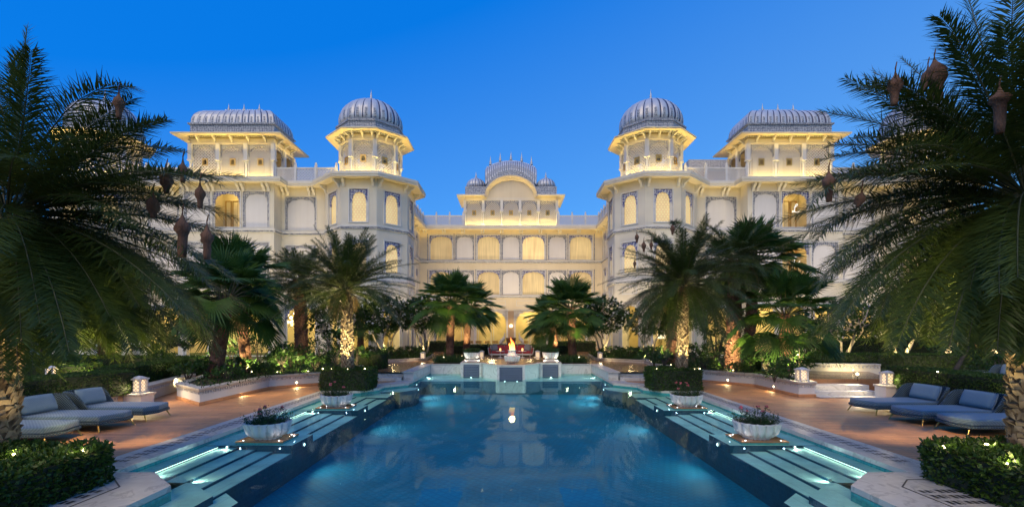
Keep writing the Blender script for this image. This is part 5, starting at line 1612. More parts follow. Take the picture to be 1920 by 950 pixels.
# ---------------------------------------------------------------- fan palms
def fan_palm(label, base, crown, rad=1.0, nf=34, seg=34, pet=1.1, r0=0.24, r1=0.17, seed=5, group='fan palms', elev=(-0.75, 1.45)):
    rng = np.random.default_rng(seed); base = np.array(base, float); crown = np.array(crown, float)
    t = thing('fan_palm', label, 'palm tree', base, group)
    mb = MB(); n = 16; ax = crown - base
    H = np.linalg.norm(ax)
    path = [base + ax * (k / n) - (np.array([0, 0, 0.12]) if k == 0 else 0) for k in range(n + 1)]
    mb.tube(path, [(r0 * (1.25 if k == 0 else 1) + (r1 - r0) * k / n) for k in range(n + 1)], 14)
    rows = int(H / 0.11); per = 9
    for k in range(rows):
        f = k / max(rows - 1, 1)
        if f < 0.22 and k % 3: continue
        c = base + ax * f; R = r0 + (r1 - r0) * f
        for j in range(per):
            a = 2 * pi * (j + 0.5 * (k % 2)) / per + rng.normal(0, 0.08)
            o = np.array([cos(a), sin(a), 0]); tg = np.array([-sin(a), cos(a), 0]); w = R * 0.24
            p = c + o * R * 0.92; tp = p + o * R * rng.uniform(0.15, 0.4) + np.array([0, 0, 0.15 * rng.uniform(0.7, 1.3)])
            mb.face([p - tg * w, p + tg * w, tp + tg * w * 0.5, tp - tg * w * 0.5])
    mb.build('trunk', MAT['fan_trunk'], t, uv=False)
    Vs, Fs, off = [], [], 0; rb = MB(); ga = pi * (3 - sqrt(5))
    for i in range(nf):
        f = (i + 0.5) / nf; az = ga * i + rng.normal(0, 0.15)
        el = elev[1] + (elev[0] - elev[1]) * f ** 1.1 + rng.normal(0, 0.12)
        dh = np.array([cos(az), sin(az), 0]); d = dh * cos(el) + np.array([0, 0, sin(el)])
        Lp = pet * rng.uniform(0.8, 1.2) * (0.9 + 0.3 * f)
        P0 = crown + dh * r1 * 0.5; hub = P0 + d * Lp + np.array([0, 0, -0.12 * Lp * cos(el)])
        mid = (P0 + hub) / 2 + np.array([0, 0, 0.06 * Lp])
        rb.tube([P0, mid, hub], [0.026, 0.018, 0.012], 4, cap=False)
        e2 = el - 0.05 - 0.26 * cos(el) + rng.normal(0, 0.12)
        ax1 = dh * cos(e2) + np.array([0, 0, sin(e2)]); sd = np.array([-sin(az), cos(az), 0]); nn = np.cross(ax1, sd); nn = nn / np.linalg.norm(nn)
        if nn[2] < 0: nn = -nn
        R = rad * rng.uniform(0.85, 1.12)
        span = 1.95
        ph = np.linspace(-span, span, seg + 1)
        hw = span / seg
        pm_ = (ph[:-1] + ph[1:]) / 2
        def dirv(p, lift): return (ax1[None, :] * np.cos(p)[:, None] + sd[None, :] * np.sin(p)[:, None]) + nn[None, :] * lift
        Rs = R * (1 - 0.18 * (np.abs(pm_) / span) ** 2) * rng.uniform(0.92, 1.05, seg)
        cup = 0.22 * np.abs(np.sin(pm_ * 0.6))[:, None] * nn[None, :]
        m = hub + dirv(pm_, 0.05) * (Rs * 0.55)[:, None] + cup * R * 0.4
        l = hub + dirv(pm_ - hw * 0.9, -0.03) * (Rs * 0.55)[:, None] + cup * R * 0.4
        r = hub + dirv(pm_ + hw * 0.9, -0.03) * (Rs * 0.55)[:, None] + cup * R * 0.4
        dr = rng.uniform(0.06, 0.26, seg)[:, None] * np.array([0, 0, -1.0])
        tip = hub + dirv(pm_ + rng.normal(0, 0.03, seg), 0.0) * Rs[:, None] + cup * R * 0.4 + dr * R * 0.8
        V = np.stack([np.tile(hub, (seg, 1)), l, m, r, tip], 1).reshape(-1, 3)
        q = np.arange(seg)[:, None] * 5 + off
        Fs.append(np.concatenate([q + np.array([0, 1, 2]), q + np.array([0, 2, 3]), q + np.array([1, 4, 2]), q + np.array([2, 4, 3])])); Vs.append(V); off += seg * 5
    c = np_mesh('crown', np.concatenate(Vs), np.concatenate(Fs), MAT['fan_leaf'], t)
    rb.build('petiole', MAT['rachis'], c, uv=False)
    return t

# ---------------------------------------------------------------- frangipani trees
def frangipani(label, base, h, r, seed=9, leaf=0.26, stems=4, flowers=60, clusters=120, per=11, group='frangipani trees', bark='bark', name='frangipani_tree', low=0.42, mat='frangi'):
    rng = np.random.default_rng(seed); base = np.array(base, float)
    t = thing(name, label, 'tree', base, group)
    mb = MB(); tips = []
    for i in range(stems):
        a = 2 * pi * (i + rng.uniform(-0.25, 0.25)) / stems
        b0 = base + np.array([cos(a), sin(a), 0]) * 0.07
        k = base + np.array([cos(a) * r * rng.uniform(0.18, 0.4), sin(a) * r * rng.uniform(0.18, 0.4), h * rng.uniform(0.28, 0.40)])
        k2 = base + np.array([cos(a + rng.normal(0, .4)) * r * 0.5, sin(a + rng.normal(0, .4)) * r * 0.5, h * low * 1.25])
        mb.tube([b0 - np.array([0, 0, .08]), (b0 + k) / 2 + rng.normal(0, 0.05, 3), k, k2], [0.07, 0.06, 0.05, 0.042], 7)
        for j in range(5):
            aa = a + rng.normal(0, 0.75); rr = r * rng.uniform(0.35, 0.9)
            tp = base + np.array([cos(aa) * rr, sin(aa) * rr, h * rng.uniform(0.62, 0.93)])
            mb.tube([k2, (k2 + tp) / 2 + rng.normal(0, 0.08, 3), tp], [0.04, 0.032, 0.022], 6); tips.append(tp)
    mb.build('trunk', MAT[bark], t, uv=False)
    m = clusters
    d = nrm(rng.normal(size=(m, 3))); rad = rng.uniform(0.45, 1, (m, 1)) ** 0.5
    hz = h * (1 - low) / 2
    lump = 1 + 0.18 * np.sin(d[:, :1] * 5 + seed) * np.sin(d[:, 2:] * 6 + d[:, 1:2] * 4)
    C = base + np.array([0, 0, h * low + hz]) + d * rad * lump * np.array([r, r, hz])
    P = np.repeat(C, per, 0); out = np.repeat(nrm(d + np.array([0, 0, .5])), per, 0)
    D = nrm(rng.normal(size=P.shape)) + out * 0.35
    V, F = leaf_quads(P + nrm(D) * 0.03, D, leaf * rng.uniform(0.7, 1.15, len(P)), leaf * 0.36, 0.1, 0.35, rng)
    c = np_mesh('crown', V, F, MAT[mat], t)
    if flowers:
        k = rng.permutation(m)[:flowers]
        Cf = C[k] + nrm(d[k] + np.array([0, -0.3, .4])) * 0.12
        Cf = np.repeat(Cf, 2, 0) + rng.normal(0, 0.05, (flowers * 2, 3))
        blossoms(Cf, 0.12, c, rng)
    return t
# =====================================================================================
# RAISED BEDS
# =====================================================================================
def planter(label, poly, zt, z0=0.0, n_vis=None, plinth=True, wall_mat='marble', kerb=0.22):
    c = np.mean(np.array(poly), 0)
    if poly_area(poly) < 0: poly = poly[::-1]
    t = thing('raised_bed', label, 'planter', (c[0], c[1], z0), 'raised garden beds')
    P = list(poly)
    mb = MB(); sweep(mb, P, [(-kerb, z0 - 0.05), (0, z0 - 0.05), (0, zt - 0.10), (-kerb, zt - 0.10)], True); mb.build('wall', MAT['wall_white' if zt - z0 > 0.3 else wall_mat], t)
    mb = MB(); sweep(mb, P, [(-kerb, zt - 0.098), (0.02, zt - 0.098), (0.055, zt - 0.04), (0.055, zt), (-kerb - 0.02, zt)], True); mb.build('cap', MAT['coping'], t)
    if plinth:
        mb = MB(); sweep(mb, P, [(0.003, z0 - 0.02), (0.03, z0 - 0.02), (0.03, z0 + 0.085), (0.003, z0 + 0.10)], True); mb.build('plinth', MAT['deck'], t)
        mb = MB(); dentil_strip(mb, P, zt - 0.175, zt - 0.105, 0.002, 0.03, 0.115, 0.62, True)
        mb.build('dentil_band', MAT['carved'], t)
    mb = MB(); mb.prism(offset_path(P, -kerb * 0.9, True), z0, zt - 0.04); mb.build('soil', MAT['soil'], t)
    return t
BED_L = [(-8.98, 13.95), (-8.9, 17.8), (-7.47, 19.2), (-7.0, 23.5), (-8.0, 30.5), (-13.5, 30.5), (-12.8, 22.0), (-10.6, 15.35)]
BED_R = [(9.35, 15.7), (9.9, 15.75), (10.7, 18.7), (13.4, 25.8), (13.0, 30.5), (8.0, 30.5), (7.1, 24.0), (8.04, 20.25), (9.36, 18.6)]
planter('long white walled bed of palms and shrubs beside the left deck', BED_L, 0.50)
planter('long white walled bed of palms and shrubs beside the right deck, ending at the lantern', BED_R, 0.50)
BED2L = [(-7.8, 27.2), (-5.2, 29.7), (-5.5, 34.0), (-12, 32.4), (-12, 31.0), (-8.4, 31.0)]
BED2R = [(-x, y) for x, y in BED2L]
planter('low kerbed bed under the left tower with white flowering trees', BED2L, 0.46, 0.3, plinth=False)
planter('low kerbed bed under the right tower with white flowering trees', BED2R, 0.46, 0.3, plinth=False)
# low walls beneath the hedges behind the daybeds
def low_wall(label, P, zt, w=0.3):
    c = np.mean(np.array(P), 0); t = thing('garden_wall', label, 'low wall', (c[0], c[1], 0), 'low walls under the hedges')
    mb = MB(); sweep(mb, P, [(-w / 2, -0.02), (w / 2, -0.02), (w / 2, zt - 0.09), (-w / 2, zt - 0.09)]); mb.build('wall', MAT['wall'], t)
    mb = MB(); sweep(mb, P, [(-w / 2 - 0.03, zt - 0.088), (w / 2 + 0.03, zt - 0.088), (w / 2 + 0.05, zt - 0.02), (w / 2 + 0.05, zt), (-w / 2 - 0.05, zt)]); mb.build('cap', MAT['coping'], t)
    mb = MB(); dentil_strip(mb, P, zt - 0.17, zt - 0.095, w / 2 - 0.002, w / 2 + 0.028, 0.14, 0.58)
    mb.build('dentil_band', MAT['carved'], t)
low_wall('low cream wall under the hedge behind the left daybeds', [(-11.45, 6.0), (-11.45, 13.9)], 0.36)
low_wall('low cream wall running back from the left lantern under a hedge', [(-11.3, 14.6), (-12.6, 19.0)], 0.46)
low_wall('low cream wall under the hedge behind the right daybeds', [(12.15, 14.9), (11.75, 6.0)], 0.36)
low_wall('curved white kerb wall at the back of the right terrace', [(10.9, 21.0), (13.2, 20.3), (15.2, 20.0)], 0.78, 0.25)
low_wall('white wall stub behind the dark leaning tree on the right', [(13.7, 17.3), (16.6, 16.6)], 0.72, 0.3)

# =====================================================================================
# HEDGES
# =====================================================================================
def rect(x0, x1, y0, y1): return [(x0, y0), (x1, y0), (x1, y1), (x0, y1)]
def rrect(x0, x1, y0, y1, r, sides=4):
    P = []
    for (cx, cy, a0) in ((x1 - r, y0 + r, -pi / 2), (x1 - r, y1 - r, 0), (x0 + r, y1 - r, pi / 2), (x0 + r, y0 + r, pi)):
        for k in range(sides + 1): a = a0 + pi / 2 * k / sides; P.append((cx + r * cos(a), cy + r * sin(a)))
    return P
hedge('big clipped box hedge round the foot of the left foreground palm', rrect(-9.6, -5.72, 4.4, 7.15, 0.35), 0.0, 0.54, 0.075, 1.3, 11, 'foreground box hedges', rough=0.035)
hedge('big clipped box hedge round the foot of the right foreground palm', rrect(6.02, 9.6, 4.4, 7.30, 0.35), 0.0, 0.55, 0.075, 1.3, 12, 'foreground box hedges', mat='shrub' if False else 'hedge', rough=0.04)
hedge('small box hedge round the foot of the left mid palm by the pool', rrect(-6.85, -5.05, 17.15, 18.5, 0.25), 0.02, 0.78, 0.075, 0.9, 13, 'box hedges at the mid palms')
hedge('small box hedge round the foot of the right mid palm by the pool', rrect(5.05, 6.85, 17.15, 18.5, 0.25), 0.02, 0.78, 0.075, 0.9, 14, 'box hedges at the mid palms')
hedge('long clipped hedge behind the left daybeds', [(-12.5, 5.5), (-11.55, 5.5), (-11.5, 12.6), (-11.05, 14.3), (-12.1, 14.5), (-12.6, 12.6)], 0.3, 0.98, 0.05, 1.0, 15, 'long clipped hedges', rough=0.015)
hedge('second long hedge beyond the left lantern', [(-12.9, 15.0), (-12.0, 15.2), (-12.9, 19.4), (-13.8, 19.4)], 0.42, 1.02, 0.055, 1.0, 16, 'long clipped hedges', rough=0.015)
hedge('third hedge at the back left behind the shrubs', [(-22, 20.6), (-12.9, 19.9), (-12.9, 20.8), (-22, 21.6)], 0.3, 1.05, 0.09, 0.6, 17, 'long clipped hedges')
hedge('dark hedge at the far left under the palms', [(-20, 15.5), (-14.6, 16.5), (-14.6, 17.3), (-20, 16.4)], 0.3, 1.0, 0.09, 0.6, 18, 'long clipped hedges')
hedge('long clipped hedge behind the right daybeds', [(11.9, 5.5), (12.9, 5.5), (13.2, 15.2), (12.3, 15.9), (12.1, 14.6)], 0.32, 1.0, 0.05, 1.0, 19, 'long clipped hedges', rough=0.015)
hedge('long hedge above the kerb wall at the back of the right terrace', [(11.0, 21.2), (13.2, 20.5), (15.4, 20.2), (22.0, 19.6), (22.0, 20.6), (15.4, 21.3), (13.2, 21.6), (11.0, 22.2)], 0.55, 1.16, 0.06, 0.9, 20, 'long clipped hedges', rough=0.015)
hedge('tall dark hedge at the back right in front of the palace wing', [(14.6, 26.2), (25, 26.0), (25, 27.0), (14.6, 27.2)], 0.3, 1.65, 0.10, 0.6, 21, 'long clipped hedges')
hedge('square clipped hedge beside the left garden steps', rect(-7.45, -6.15, 23.0, 24.2), 0.31, 1.06, 0.07, 0.8, 22, 'clipped hedges near the garden steps')
hedge('wide low hedge behind the red sofa', rect(-4.9, 4.9, 36.0, 36.8), 0.31, 1.03, 0.10, 0.8, 23, 'hedges in front of the central block')
hedge('hedge on the left in front of the central arcade', rect(-7.2, -3.9, 41.0, 42.0), 0.31, 1.15, 0.12, 0.7, 24, 'hedges in front of the central block')
hedge('hedge on the right in front of the central arcade', rect(3.9, 7.2, 41.0, 42.0), 0.31, 1.15, 0.12, 0.7, 25, 'hedges in front of the central block')

# =====================================================================================
# PALMS
# =====================================================================================
def Pn(px, py, d):
    v = at(px, py, d); return np.array([v.x, v.y, v.z])
# left foreground palm
LB = np.array([-7.50, 7.0, 0.0]); LC = np.array([-7.40, 7.1, 3.75])
her = [(LC, Pn(35, 250, 7.3), Pn(50, 55, 7.5), 0.35),
       (LC, Pn(40, 270, 7.2), Pn(30, 105, 7.0), 0.4),
       (LC, Pn(110, 130, 6.9), Pn(252, 165, 6.7)),
       (LC, Pn(150, 235, 7.6), Pn(350, 285, 7.6)),
       (LC, Pn(190, 270, 6.6), Pn(418, 348, 6.4)),
       (LC, Pn(170, 330, 7.4), Pn(402, 440, 7.3)),
       (LC, Pn(230, 380, 7.9), Pn(398, 540, 7.8)),
       (LC, Pn(170, 390, 6.3), Pn(350, 590, 6.0)),
       (LC, Pn(120, 420, 6.4), Pn(245, 650, 6.0)),
       (LC, Pn(100, 400, 8.2), Pn(330, 640, 8.4)),
       (LC, Pn(80, 420, 5.9), Pn(130, 660, 5.4)),
       (LC, Pn(140, 300, 8.4), Pn(300, 370, 9.0)),
       (LC, Pn(30, 400, 6.0), Pn(40, 640, 5.4)),
       (LC, Pn(210, 310, 7.0), Pn(395, 395, 7.0)),
       (LC, Pn(215, 350, 6.8), Pn(385, 490, 6.6)),
       (LC, Pn(160, 420, 7.6), Pn(290, 600, 7.6)),
       (LC, Pn(40, 180, 7.6), Pn(-60, 110, 7.8)),
       (LC, Pn(45, 420, 6.3), Pn(62, 690, 6.1)), (LC, Pn(-10, 420, 6.2), Pn(5, 705, 6.0)), (LC, Pn(80, 430, 6.5), Pn(100, 695, 6.3)), (LC, Pn(20, 430, 6.0), Pn(35, 715, 5.9)),
       (LC, Pn(60, 400, 6.8), Pn(170, 680, 6.4)), (LC, Pn(150, 400, 7.2), Pn(215, 672, 7.0)), (LC, Pn(180, 380, 7.6), Pn(275, 668, 7.4))]
date_palm('huge dark date palm at the left edge with hanging weaver nests', LB, LC, 3.05, nf=150, leaf=0.46, npairs=78, r0=0.255, r1=0.23, seed=31, heroes=her, wd=0.017, elev=(-0.85, 1.0), bend=0.8, skirt=2.12, near=4.6, group='foreground date palms')
RB_ = np.array([7.46, 6.9, 0.0]); RC = np.array([7.5, 7.0, 4.0])
her = [(RC, Pn(1850, 120, 7.2), Pn(1800, -60, 7.6)),
       (RC, Pn(1880, 120, 6.8), Pn(1905, -60, 6.6)),
       (RC, Pn(1840, 110, 6.4), Pn(1762, 32, 6.2)),
       (RC, Pn(1755, 115, 6.9), Pn(1606, 168, 6.6)),
       (RC, Pn(1720, 180, 7.6), Pn(1640, 160, 8.0)),
       (RC, Pn(1650, 225, 6.7), Pn(1516, 388, 6.4)),
       (RC, Pn(1700, 250, 7.5), Pn(1540, 300, 7.6)),
       (RC, Pn(1660, 300, 7.2), Pn(1525, 455, 7.2)),
       (RC, Pn(1640, 350, 7.9), Pn(1530, 545, 8.0)),
       (RC, Pn(1700, 400, 6.4), Pn(1570, 610, 6.0)),
       (RC, Pn(1760, 420, 6.1), Pn(1680, 655, 5.6)),
       (RC, Pn(1740, 400, 7.8), Pn(1625, 640, 7.8)),
       (RC, Pn(1820, 430, 5.9), Pn(1780, 650, 5.4)),
       (RC, Pn(1700, 330, 6.8), Pn(1560, 500, 6.5)),
       (RC, Pn(1720, 300, 8.3), Pn(1590, 420, 8.8)),
       (RC, Pn(1880, 430, 5.9), Pn(1870, 660, 5.5)),
       (RC, Pn(1770, 170, 7.7), Pn(1690, 110, 8.2)),
       (RC, Pn(1880, 400, 6.2), Pn(1862, 650, 6.0)), (RC, Pn(1930, 400, 6.1), Pn(1925, 665, 5.9)), (RC, Pn(1840, 400, 6.3), Pn(1815, 660, 6.1)), (RC, Pn(1905, 410, 6.0), Pn(1895, 640, 5.8)),
       (RC, Pn(1780, 330, 7.0), Pn(1740, 640, 6.8)), (RC, Pn(1710, 300, 7.2), Pn(1600, 560, 7.0)), (RC, Pn(1740, 320, 6.6), Pn(1650, 590, 6.4))]
date_palm('huge dark date palm at the right edge with rough patterned trunk', RB_, RC, 3.0, nf=150, leaf=0.46, npairs=78, r0=0.265, r1=0.24, seed=37, heroes=her, wd=0.017, elev=(-0.85, 1.25), bend=0.8, skirt=2.12, near=4.6, group='foreground date palms')
# mid date palms
date_palm('slender date palm rising from the left box hedge beside the pool', (-5.98, 17.75, 0.0), (-6.05, 17.8, 3.55), 2.5, nf=104, leaf=0.34, npairs=66, r0=0.235, r1=0.19, seed=41, wd=0.016, elev=(-0.22, 1.4), bend=0.85, group='mid date palms beside the pool')
date_palm('dark date palm with lit scaly trunk rising from the right box hedge', (6.25, 17.75, 0.0), (6.35, 17.8, 3.75), 2.65, nf=110, leaf=0.36, npairs=66, r0=0.21, r1=0.18, seed=43, wd=0.016, heroes=[(np.array([6.35, 17.8, 3.8]), Pn(1245, 425, 17.6), Pn(1192, 436, 17.0)), (np.array([6.35, 17.8, 3.8]), Pn(1250, 440, 17.4), Pn(1207, 452, 17.0)), (np.array([6.35, 17.8, 3.8]), Pn(1262, 440, 17.2), Pn(1221, 450, 17.0)), (np.array([6.35, 17.8, 3.8]), Pn(1275, 400, 17.2), Pn(1260, 418, 17.0)), (np.array([6.35, 17.8, 3.8]), Pn(1240, 470, 17.4), Pn(1188, 487, 17.0))], elev=(-0.62, 1.4), bend=0.9, group='mid date palms beside the pool')
date_palm('date palm with red brown trunk behind the left bed shrubs', (X(566, 24), 24, 0.45), (X(562, 24), 24, 4.5), 2.1, nf=74, leaf=0.36, npairs=50, r0=0.30, r1=0.28, seed=45, wd=0.02, elev=(-0.3, 1.3), group='palms in the raised beds', trunk_mat='fan_trunk', scale_mat='fan_trunk')
date_palm('thick trunked palm in the right bed, its crown against the wing', (X(1373, 21), 21, 0.45), (X(1380, 21), 21, 5.1), 2.15, nf=84, leaf=0.34, npairs=52, r0=0.30, r1=0.27, seed=47, wd=0.019, elev=(-0.55, 1.35), group='palms in the raised beds', trunk_mat='fan_trunk', scale_mat='fan_trunk')
date_palm('palm trunk behind the right mid palm, in the right bed', (X(1261, 25), 25, 0.45), (X(1262, 25), 25, 4.0), 2.0, nf=60, leaf=0.36, npairs=48, r0=0.29, r1=0.26, seed=49, wd=0.028, elev=(-0.8, 1.3), group='palms in the raised beds', trunk_mat='fan_trunk', scale_mat='fan_trunk')
date_palm('tall trunk palm beyond the hedges on the far right', (X(1840, 24), 24, 0.3), (X(1840, 24), 24, 4.6), 2.4, nf=50, leaf=0.4, npairs=34, r0=0.3, r1=0.26, seed=51, wd=0.03, elev=(-0.9, 1.3), group='palms beyond the hedges', trunk_mat='fan_trunk', scale_mat='fan_trunk')
date_palm('palm beyond the hedges on the far left', (X(200, 22), 22, 0.3), (X(195, 22), 22, 3.9), 2.6, nf=52, leaf=0.42, npairs=34, r0=0.3, r1=0.26, seed=53, wd=0.03, elev=(-0.9, 1.3), group='palms beyond the hedges', trunk_mat='fan_trunk', scale_mat='fan_trunk')
# fan palms
fan_palm('fan palm behind the planter wall on the left of the fire bowl', (X(843, 28), 28, 0.38), (X(846, 28), 28, 3.75), 1.15, nf=44, pet=1.11, r0=0.23, r1=0.20, seed=61)
fan_palm('second fan palm nearest the fire bowl on the left, lower crown', (X(873, 33), 33, 0.3), (X(880, 33), 33, 3.7), 1.2, nf=36, pet=1.06, r0=0.23, r1=0.20, seed=62)
fan_palm('fan palm behind the planter wall on the right of the fire bowl', (X(1074, 28), 28, 0.38), (X(1070, 28), 28, 3.3), 1.2, nf=39, pet=1.11, r0=0.25, r1=0.21, seed=63)
fan_palm('short fan palm just right of the red sofa, behind its neighbour', (X(1042, 33), 33, 0.3), (X(1036, 33), 33, 2.9), 1.15, nf=34, pet=1.01, r0=0.23, r1=0.20, seed=64)
fan_palm('large fan palm in the left bed leaning over the shrubs', (X(402, 17.5), 17.5, 0.45), (X(425, 17.5), 17.5, 3.3), 1.1, nf=36, pet=1.06, r0=0.26, r1=0.22, seed=65)
fan_palm('fan palm in the middle of the left bed with dark red trunk', (X(465, 20), 20, 0.45), (X(440, 20), 20, 4.1), 1.2, nf=40, pet=1.15, r0=0.22, r1=0.19, seed=66)
fan_palm('broad fan palm at the end of the right bed near the lantern', (X(1475, 19.5), 19.5, 0.45), (X(1472, 19.5), 19.5, 2.75), 1.1, nf=39, pet=1.11, r0=0.24, r1=0.20, seed=67)
fan_palm('fan palm crown behind the mid date palm on the right', (X(1402, 23), 23, 0.45), (X(1415, 23), 23, 5.4), 1.3, nf=36, pet=1.15, r0=0.26, r1=0.22, seed=68)
fan_palm('small fan palm under the left tower among the flowering trees', (X(676, 30), 30, 0.44), (X(676, 30), 30, 2.6), 0.9, nf=26, pet=0.77, r0=0.2, r1=0.17, seed=69)

# frangipani and other small trees
frangipani('white flowering frangipani under the left tower, leftmost', (X(722, 29.5), 29.5, 0.42), 3.7, 1.75, 71, flowers=90, clusters=260)
frangipani('white flowering frangipani under the left tower, nearer the centre', (X(796, 31.5), 31.5, 0.42), 4.0, 1.65, 72, flowers=90, clusters=260)
frangipani('white flowering frangipani under the right tower nearer the centre', (X(1132, 31), 31, 0.42), 3.8, 1.6, 73, flowers=90, clusters=260)
frangipani('bare stemmed frangipani beside the right tower arch', (X(1218, 29), 29, 0.42), 3.2, 1.5, 74, flowers=12, clusters=70)
frangipani('pale branched frangipani behind the left palm trunk', (X(628, 25), 25, 0.45), 3.0, 1.4, 75, flowers=10, clusters=70)
frangipani('pale trunked small tree lit from below on the right terrace', (X(1575, 23), 23, 0.5), 3.0, 1.9, 76, flowers=0, clusters=110, group='lit small trees on the right terrace', stems=5)
frangipani('lit small tree right of the terrace in front of the tall hedge', (X(1690, 22.5), 22.5, 0.5), 3.1, 1.9, 77, flowers=0, clusters=110, group='lit small trees on the right terrace', stems=4)
frangipani('dark leaning tree behind the right daybeds', (X(1772, 14.2), 14.2, 0.3), 3.4, 1.5, 78, flowers=0, clusters=60, stems=1, group='trees behind the daybeds', bark='dark_bark', name='garden_tree')
frangipani('dark bushy tree at the back left behind the hedges', (X(90, 20), 20, 0.3), 3.4, 2.4, 79, flowers=0, clusters=170, group='trees at the back of the garden', bark='dark_bark', name='garden_tree', low=0.25)
frangipani('dark bushy tree at the back left near the palace wing', (X(300, 25), 25, 0.3), 3.2, 2.2, 80, flowers=0, clusters=150, group='trees at the back of the garden', bark='dark_bark', name='garden_tree', low=0.25)
frangipani('dark bushy tree behind the right lantern and steps', (X(1640, 27.5), 27.5, 0.3), 4.2, 2.4, 81, flowers=0, clusters=150, group='trees at the back of the garden', bark='dark_bark', name='garden_tree', low=0.3)
frangipani('tall dark tree in front of the right wing by the tower', (X(1345, 29), 29, 0.42), 4.4, 1.9, 82, flowers=0, clusters=130, group='trees at the back of the garden', bark='dark_bark', name='garden_tree', low=0.3)
frangipani('dark tree at the far right beyond the second hedge', (X(1900, 21), 21, 0.3), 4.0, 2.2, 83, flowers=0, clusters=140, group='trees at the back of the garden', bark='dark_bark', name='garden_tree', low=0.3)

# shrubs: (px, distance, radius, height, leaf, leaves)
SH = [(352, 16.6, 0.65, 0.7, 0.14, 420), (385, 17.2, 0.7, 0.8, 0.14, 420), (425, 16.4, 0.6, 0.55, 0.13, 360), (455, 18.6, 0.75, 0.75, 0.16, 460), (432, 21, 0.9, 1.5, 0.17, 520),
      (485, 24, 1.1, 1.75, 0.13, 900), (528, 19.6, 0.7, 1.1, 0.24, 330), (545, 21.5, 0.85, 1.35, 0.24, 380), (600, 24.5, 1.15, 1.75, 0.13, 900), (592, 20.8, 0.7, 0.95, 0.2, 340), (632, 21.2, 0.7, 1.1, 0.2, 340), (668, 22.5, 0.7, 1.15, 0.18, 360), (505, 18.2, 0.6, 0.5, 0.13, 320),
      (1226, 23.5, 0.75, 1.1, 0.17, 380), (1245, 21.5, 0.6, 0.9, 0.15, 340), (1300, 22.5, 0.75, 1.25, 0.2, 380), (1335, 23, 0.8, 1.35, 0.2, 380), (1322, 20.6, 0.55, 0.6, 0.14, 300), (1405, 21, 0.75, 1.05, 0.18, 380), (1436, 19, 0.75, 1.0, 0.2, 380), (1478, 17.2, 0.6, 0.85, 0.18, 330), (1500, 18.5, 0.7, 1.15, 0.2, 350), (1380, 19.2, 0.5, 0.5, 0.13, 280), (1452, 16.6, 0.42, 0.5, 0.12, 260)]
side_words = ['lowest spreading shrub at the left end of the left bed', 'rounded shrub near the left end of the left bed', 'small front shrub against the left planter wall', 'shrub in front of the leaning fan palm', 'tall shrub lit yellow green behind the fan palm trunk',
      'big rounded dark shrub at the back of the left bed', 'open shrub with large lit leaves in the left bed', 'large leaved green shrub beside the red brown palm trunk', 'big rounded dark shrub right of the red brown palm trunk', 'large leaved shrub at the front right of the left bed', 'open shrub just left of the slender palm', 'shrub behind the slender palm trunk', 'low ground shrub at the middle of the left planter wall',
      'lit shrub at the left end of the right bed', 'small shrub beside the lit scaly trunk', 'shrub right of the lit scaly palm trunk', 'tall dark shrub left of the thick palm trunk', 'low front shrub in the right bed', 'dark shrub right of the thick palm trunk', 'wide leaved shrub lit green near the fan palm', 'shrub next to the right bed lantern', 'tall shrub behind the right bed lantern', 'low shrub at the front kerb of the right bed', 'smallest shrub at the corner of the right bed']
for i, ((px, d, r, h, lf, n), lab) in enumerate(zip(SH, side_words)):
    shrub(lab, (X(px, d), d, 0.44), r, h, n, lf, 0.38 if lf < 0.19 else 0.3, seed=100 + i, mat='shrub')
far = [(690, 30.2, 'bushy green clump under the left tower, leftmost'), (735, 28.8, 'bushy green clump at the kerb under the left tower'), (772, 30.4, 'bushy clump near the left path lantern'), (1146, 30.2, 'bushy clump near the right path lantern'), (1178, 28.8, 'bushy green clump at the kerb under the right tower'), (1205, 29.4, 'bushy green clump under the right tower, rightmost')]
for i, (px, d, lab) in enumerate(far):
    shrub(lab, (X(px, d), d, 0.42), 0.95, 0.85, 620, 0.16, 0.3, seed=140 + i, group='clumps under the towers', mat='cover')
back = [(130, 18, 'dark shrub behind the left daybed hedge'), (300, 21.5, 'lit shrub beyond the second left hedge'), (30, 17, 'dark shrub at the far left edge'), (1875, 17.5, 'dark rounded shrub at the far right beyond the hedge'), (1545, 25, 'low shrub in front of the tall right hedge'), (1800, 23, 'low shrub under the far right palm')]
for i, (px, d, lab) in enumerate(back):
    shrub(lab, (X(px, d), d, 0.3), 1.0, 1.2, 560, 0.16, 0.4, seed=160 + i, group='shrubs beyond the hedges')
ground_cover([(x * 0.985 + s_, y) for (x, y), s_ in zip(BED_L, [0] * 8)], 0.44, 5200, 0.17, 0.035, 201, 0.9)
ground_cover(BED_R, 0.44, 5000, 0.17, 0.035, 202, 0.9)
ground_cover([(-4.1, 25.4), (-2.55, 25.4), (-2.55, 28.5), (-4.1, 28.5)], 0.40, 1300, 0.42, 0.03, 203, 0.5)
ground_cover([(4.1, 25.4), (2.55, 25.4), (2.55, 28.5), (4.1, 28.5)], 0.40, 1300, 0.42, 0.03, 204, 0.5)
ground_cover(BED2L, 0.43, 2600, 0.4, 0.04, 205, 0.6); ground_cover(BED2R, 0.43, 2600, 0.4, 0.04, 206, 0.6)

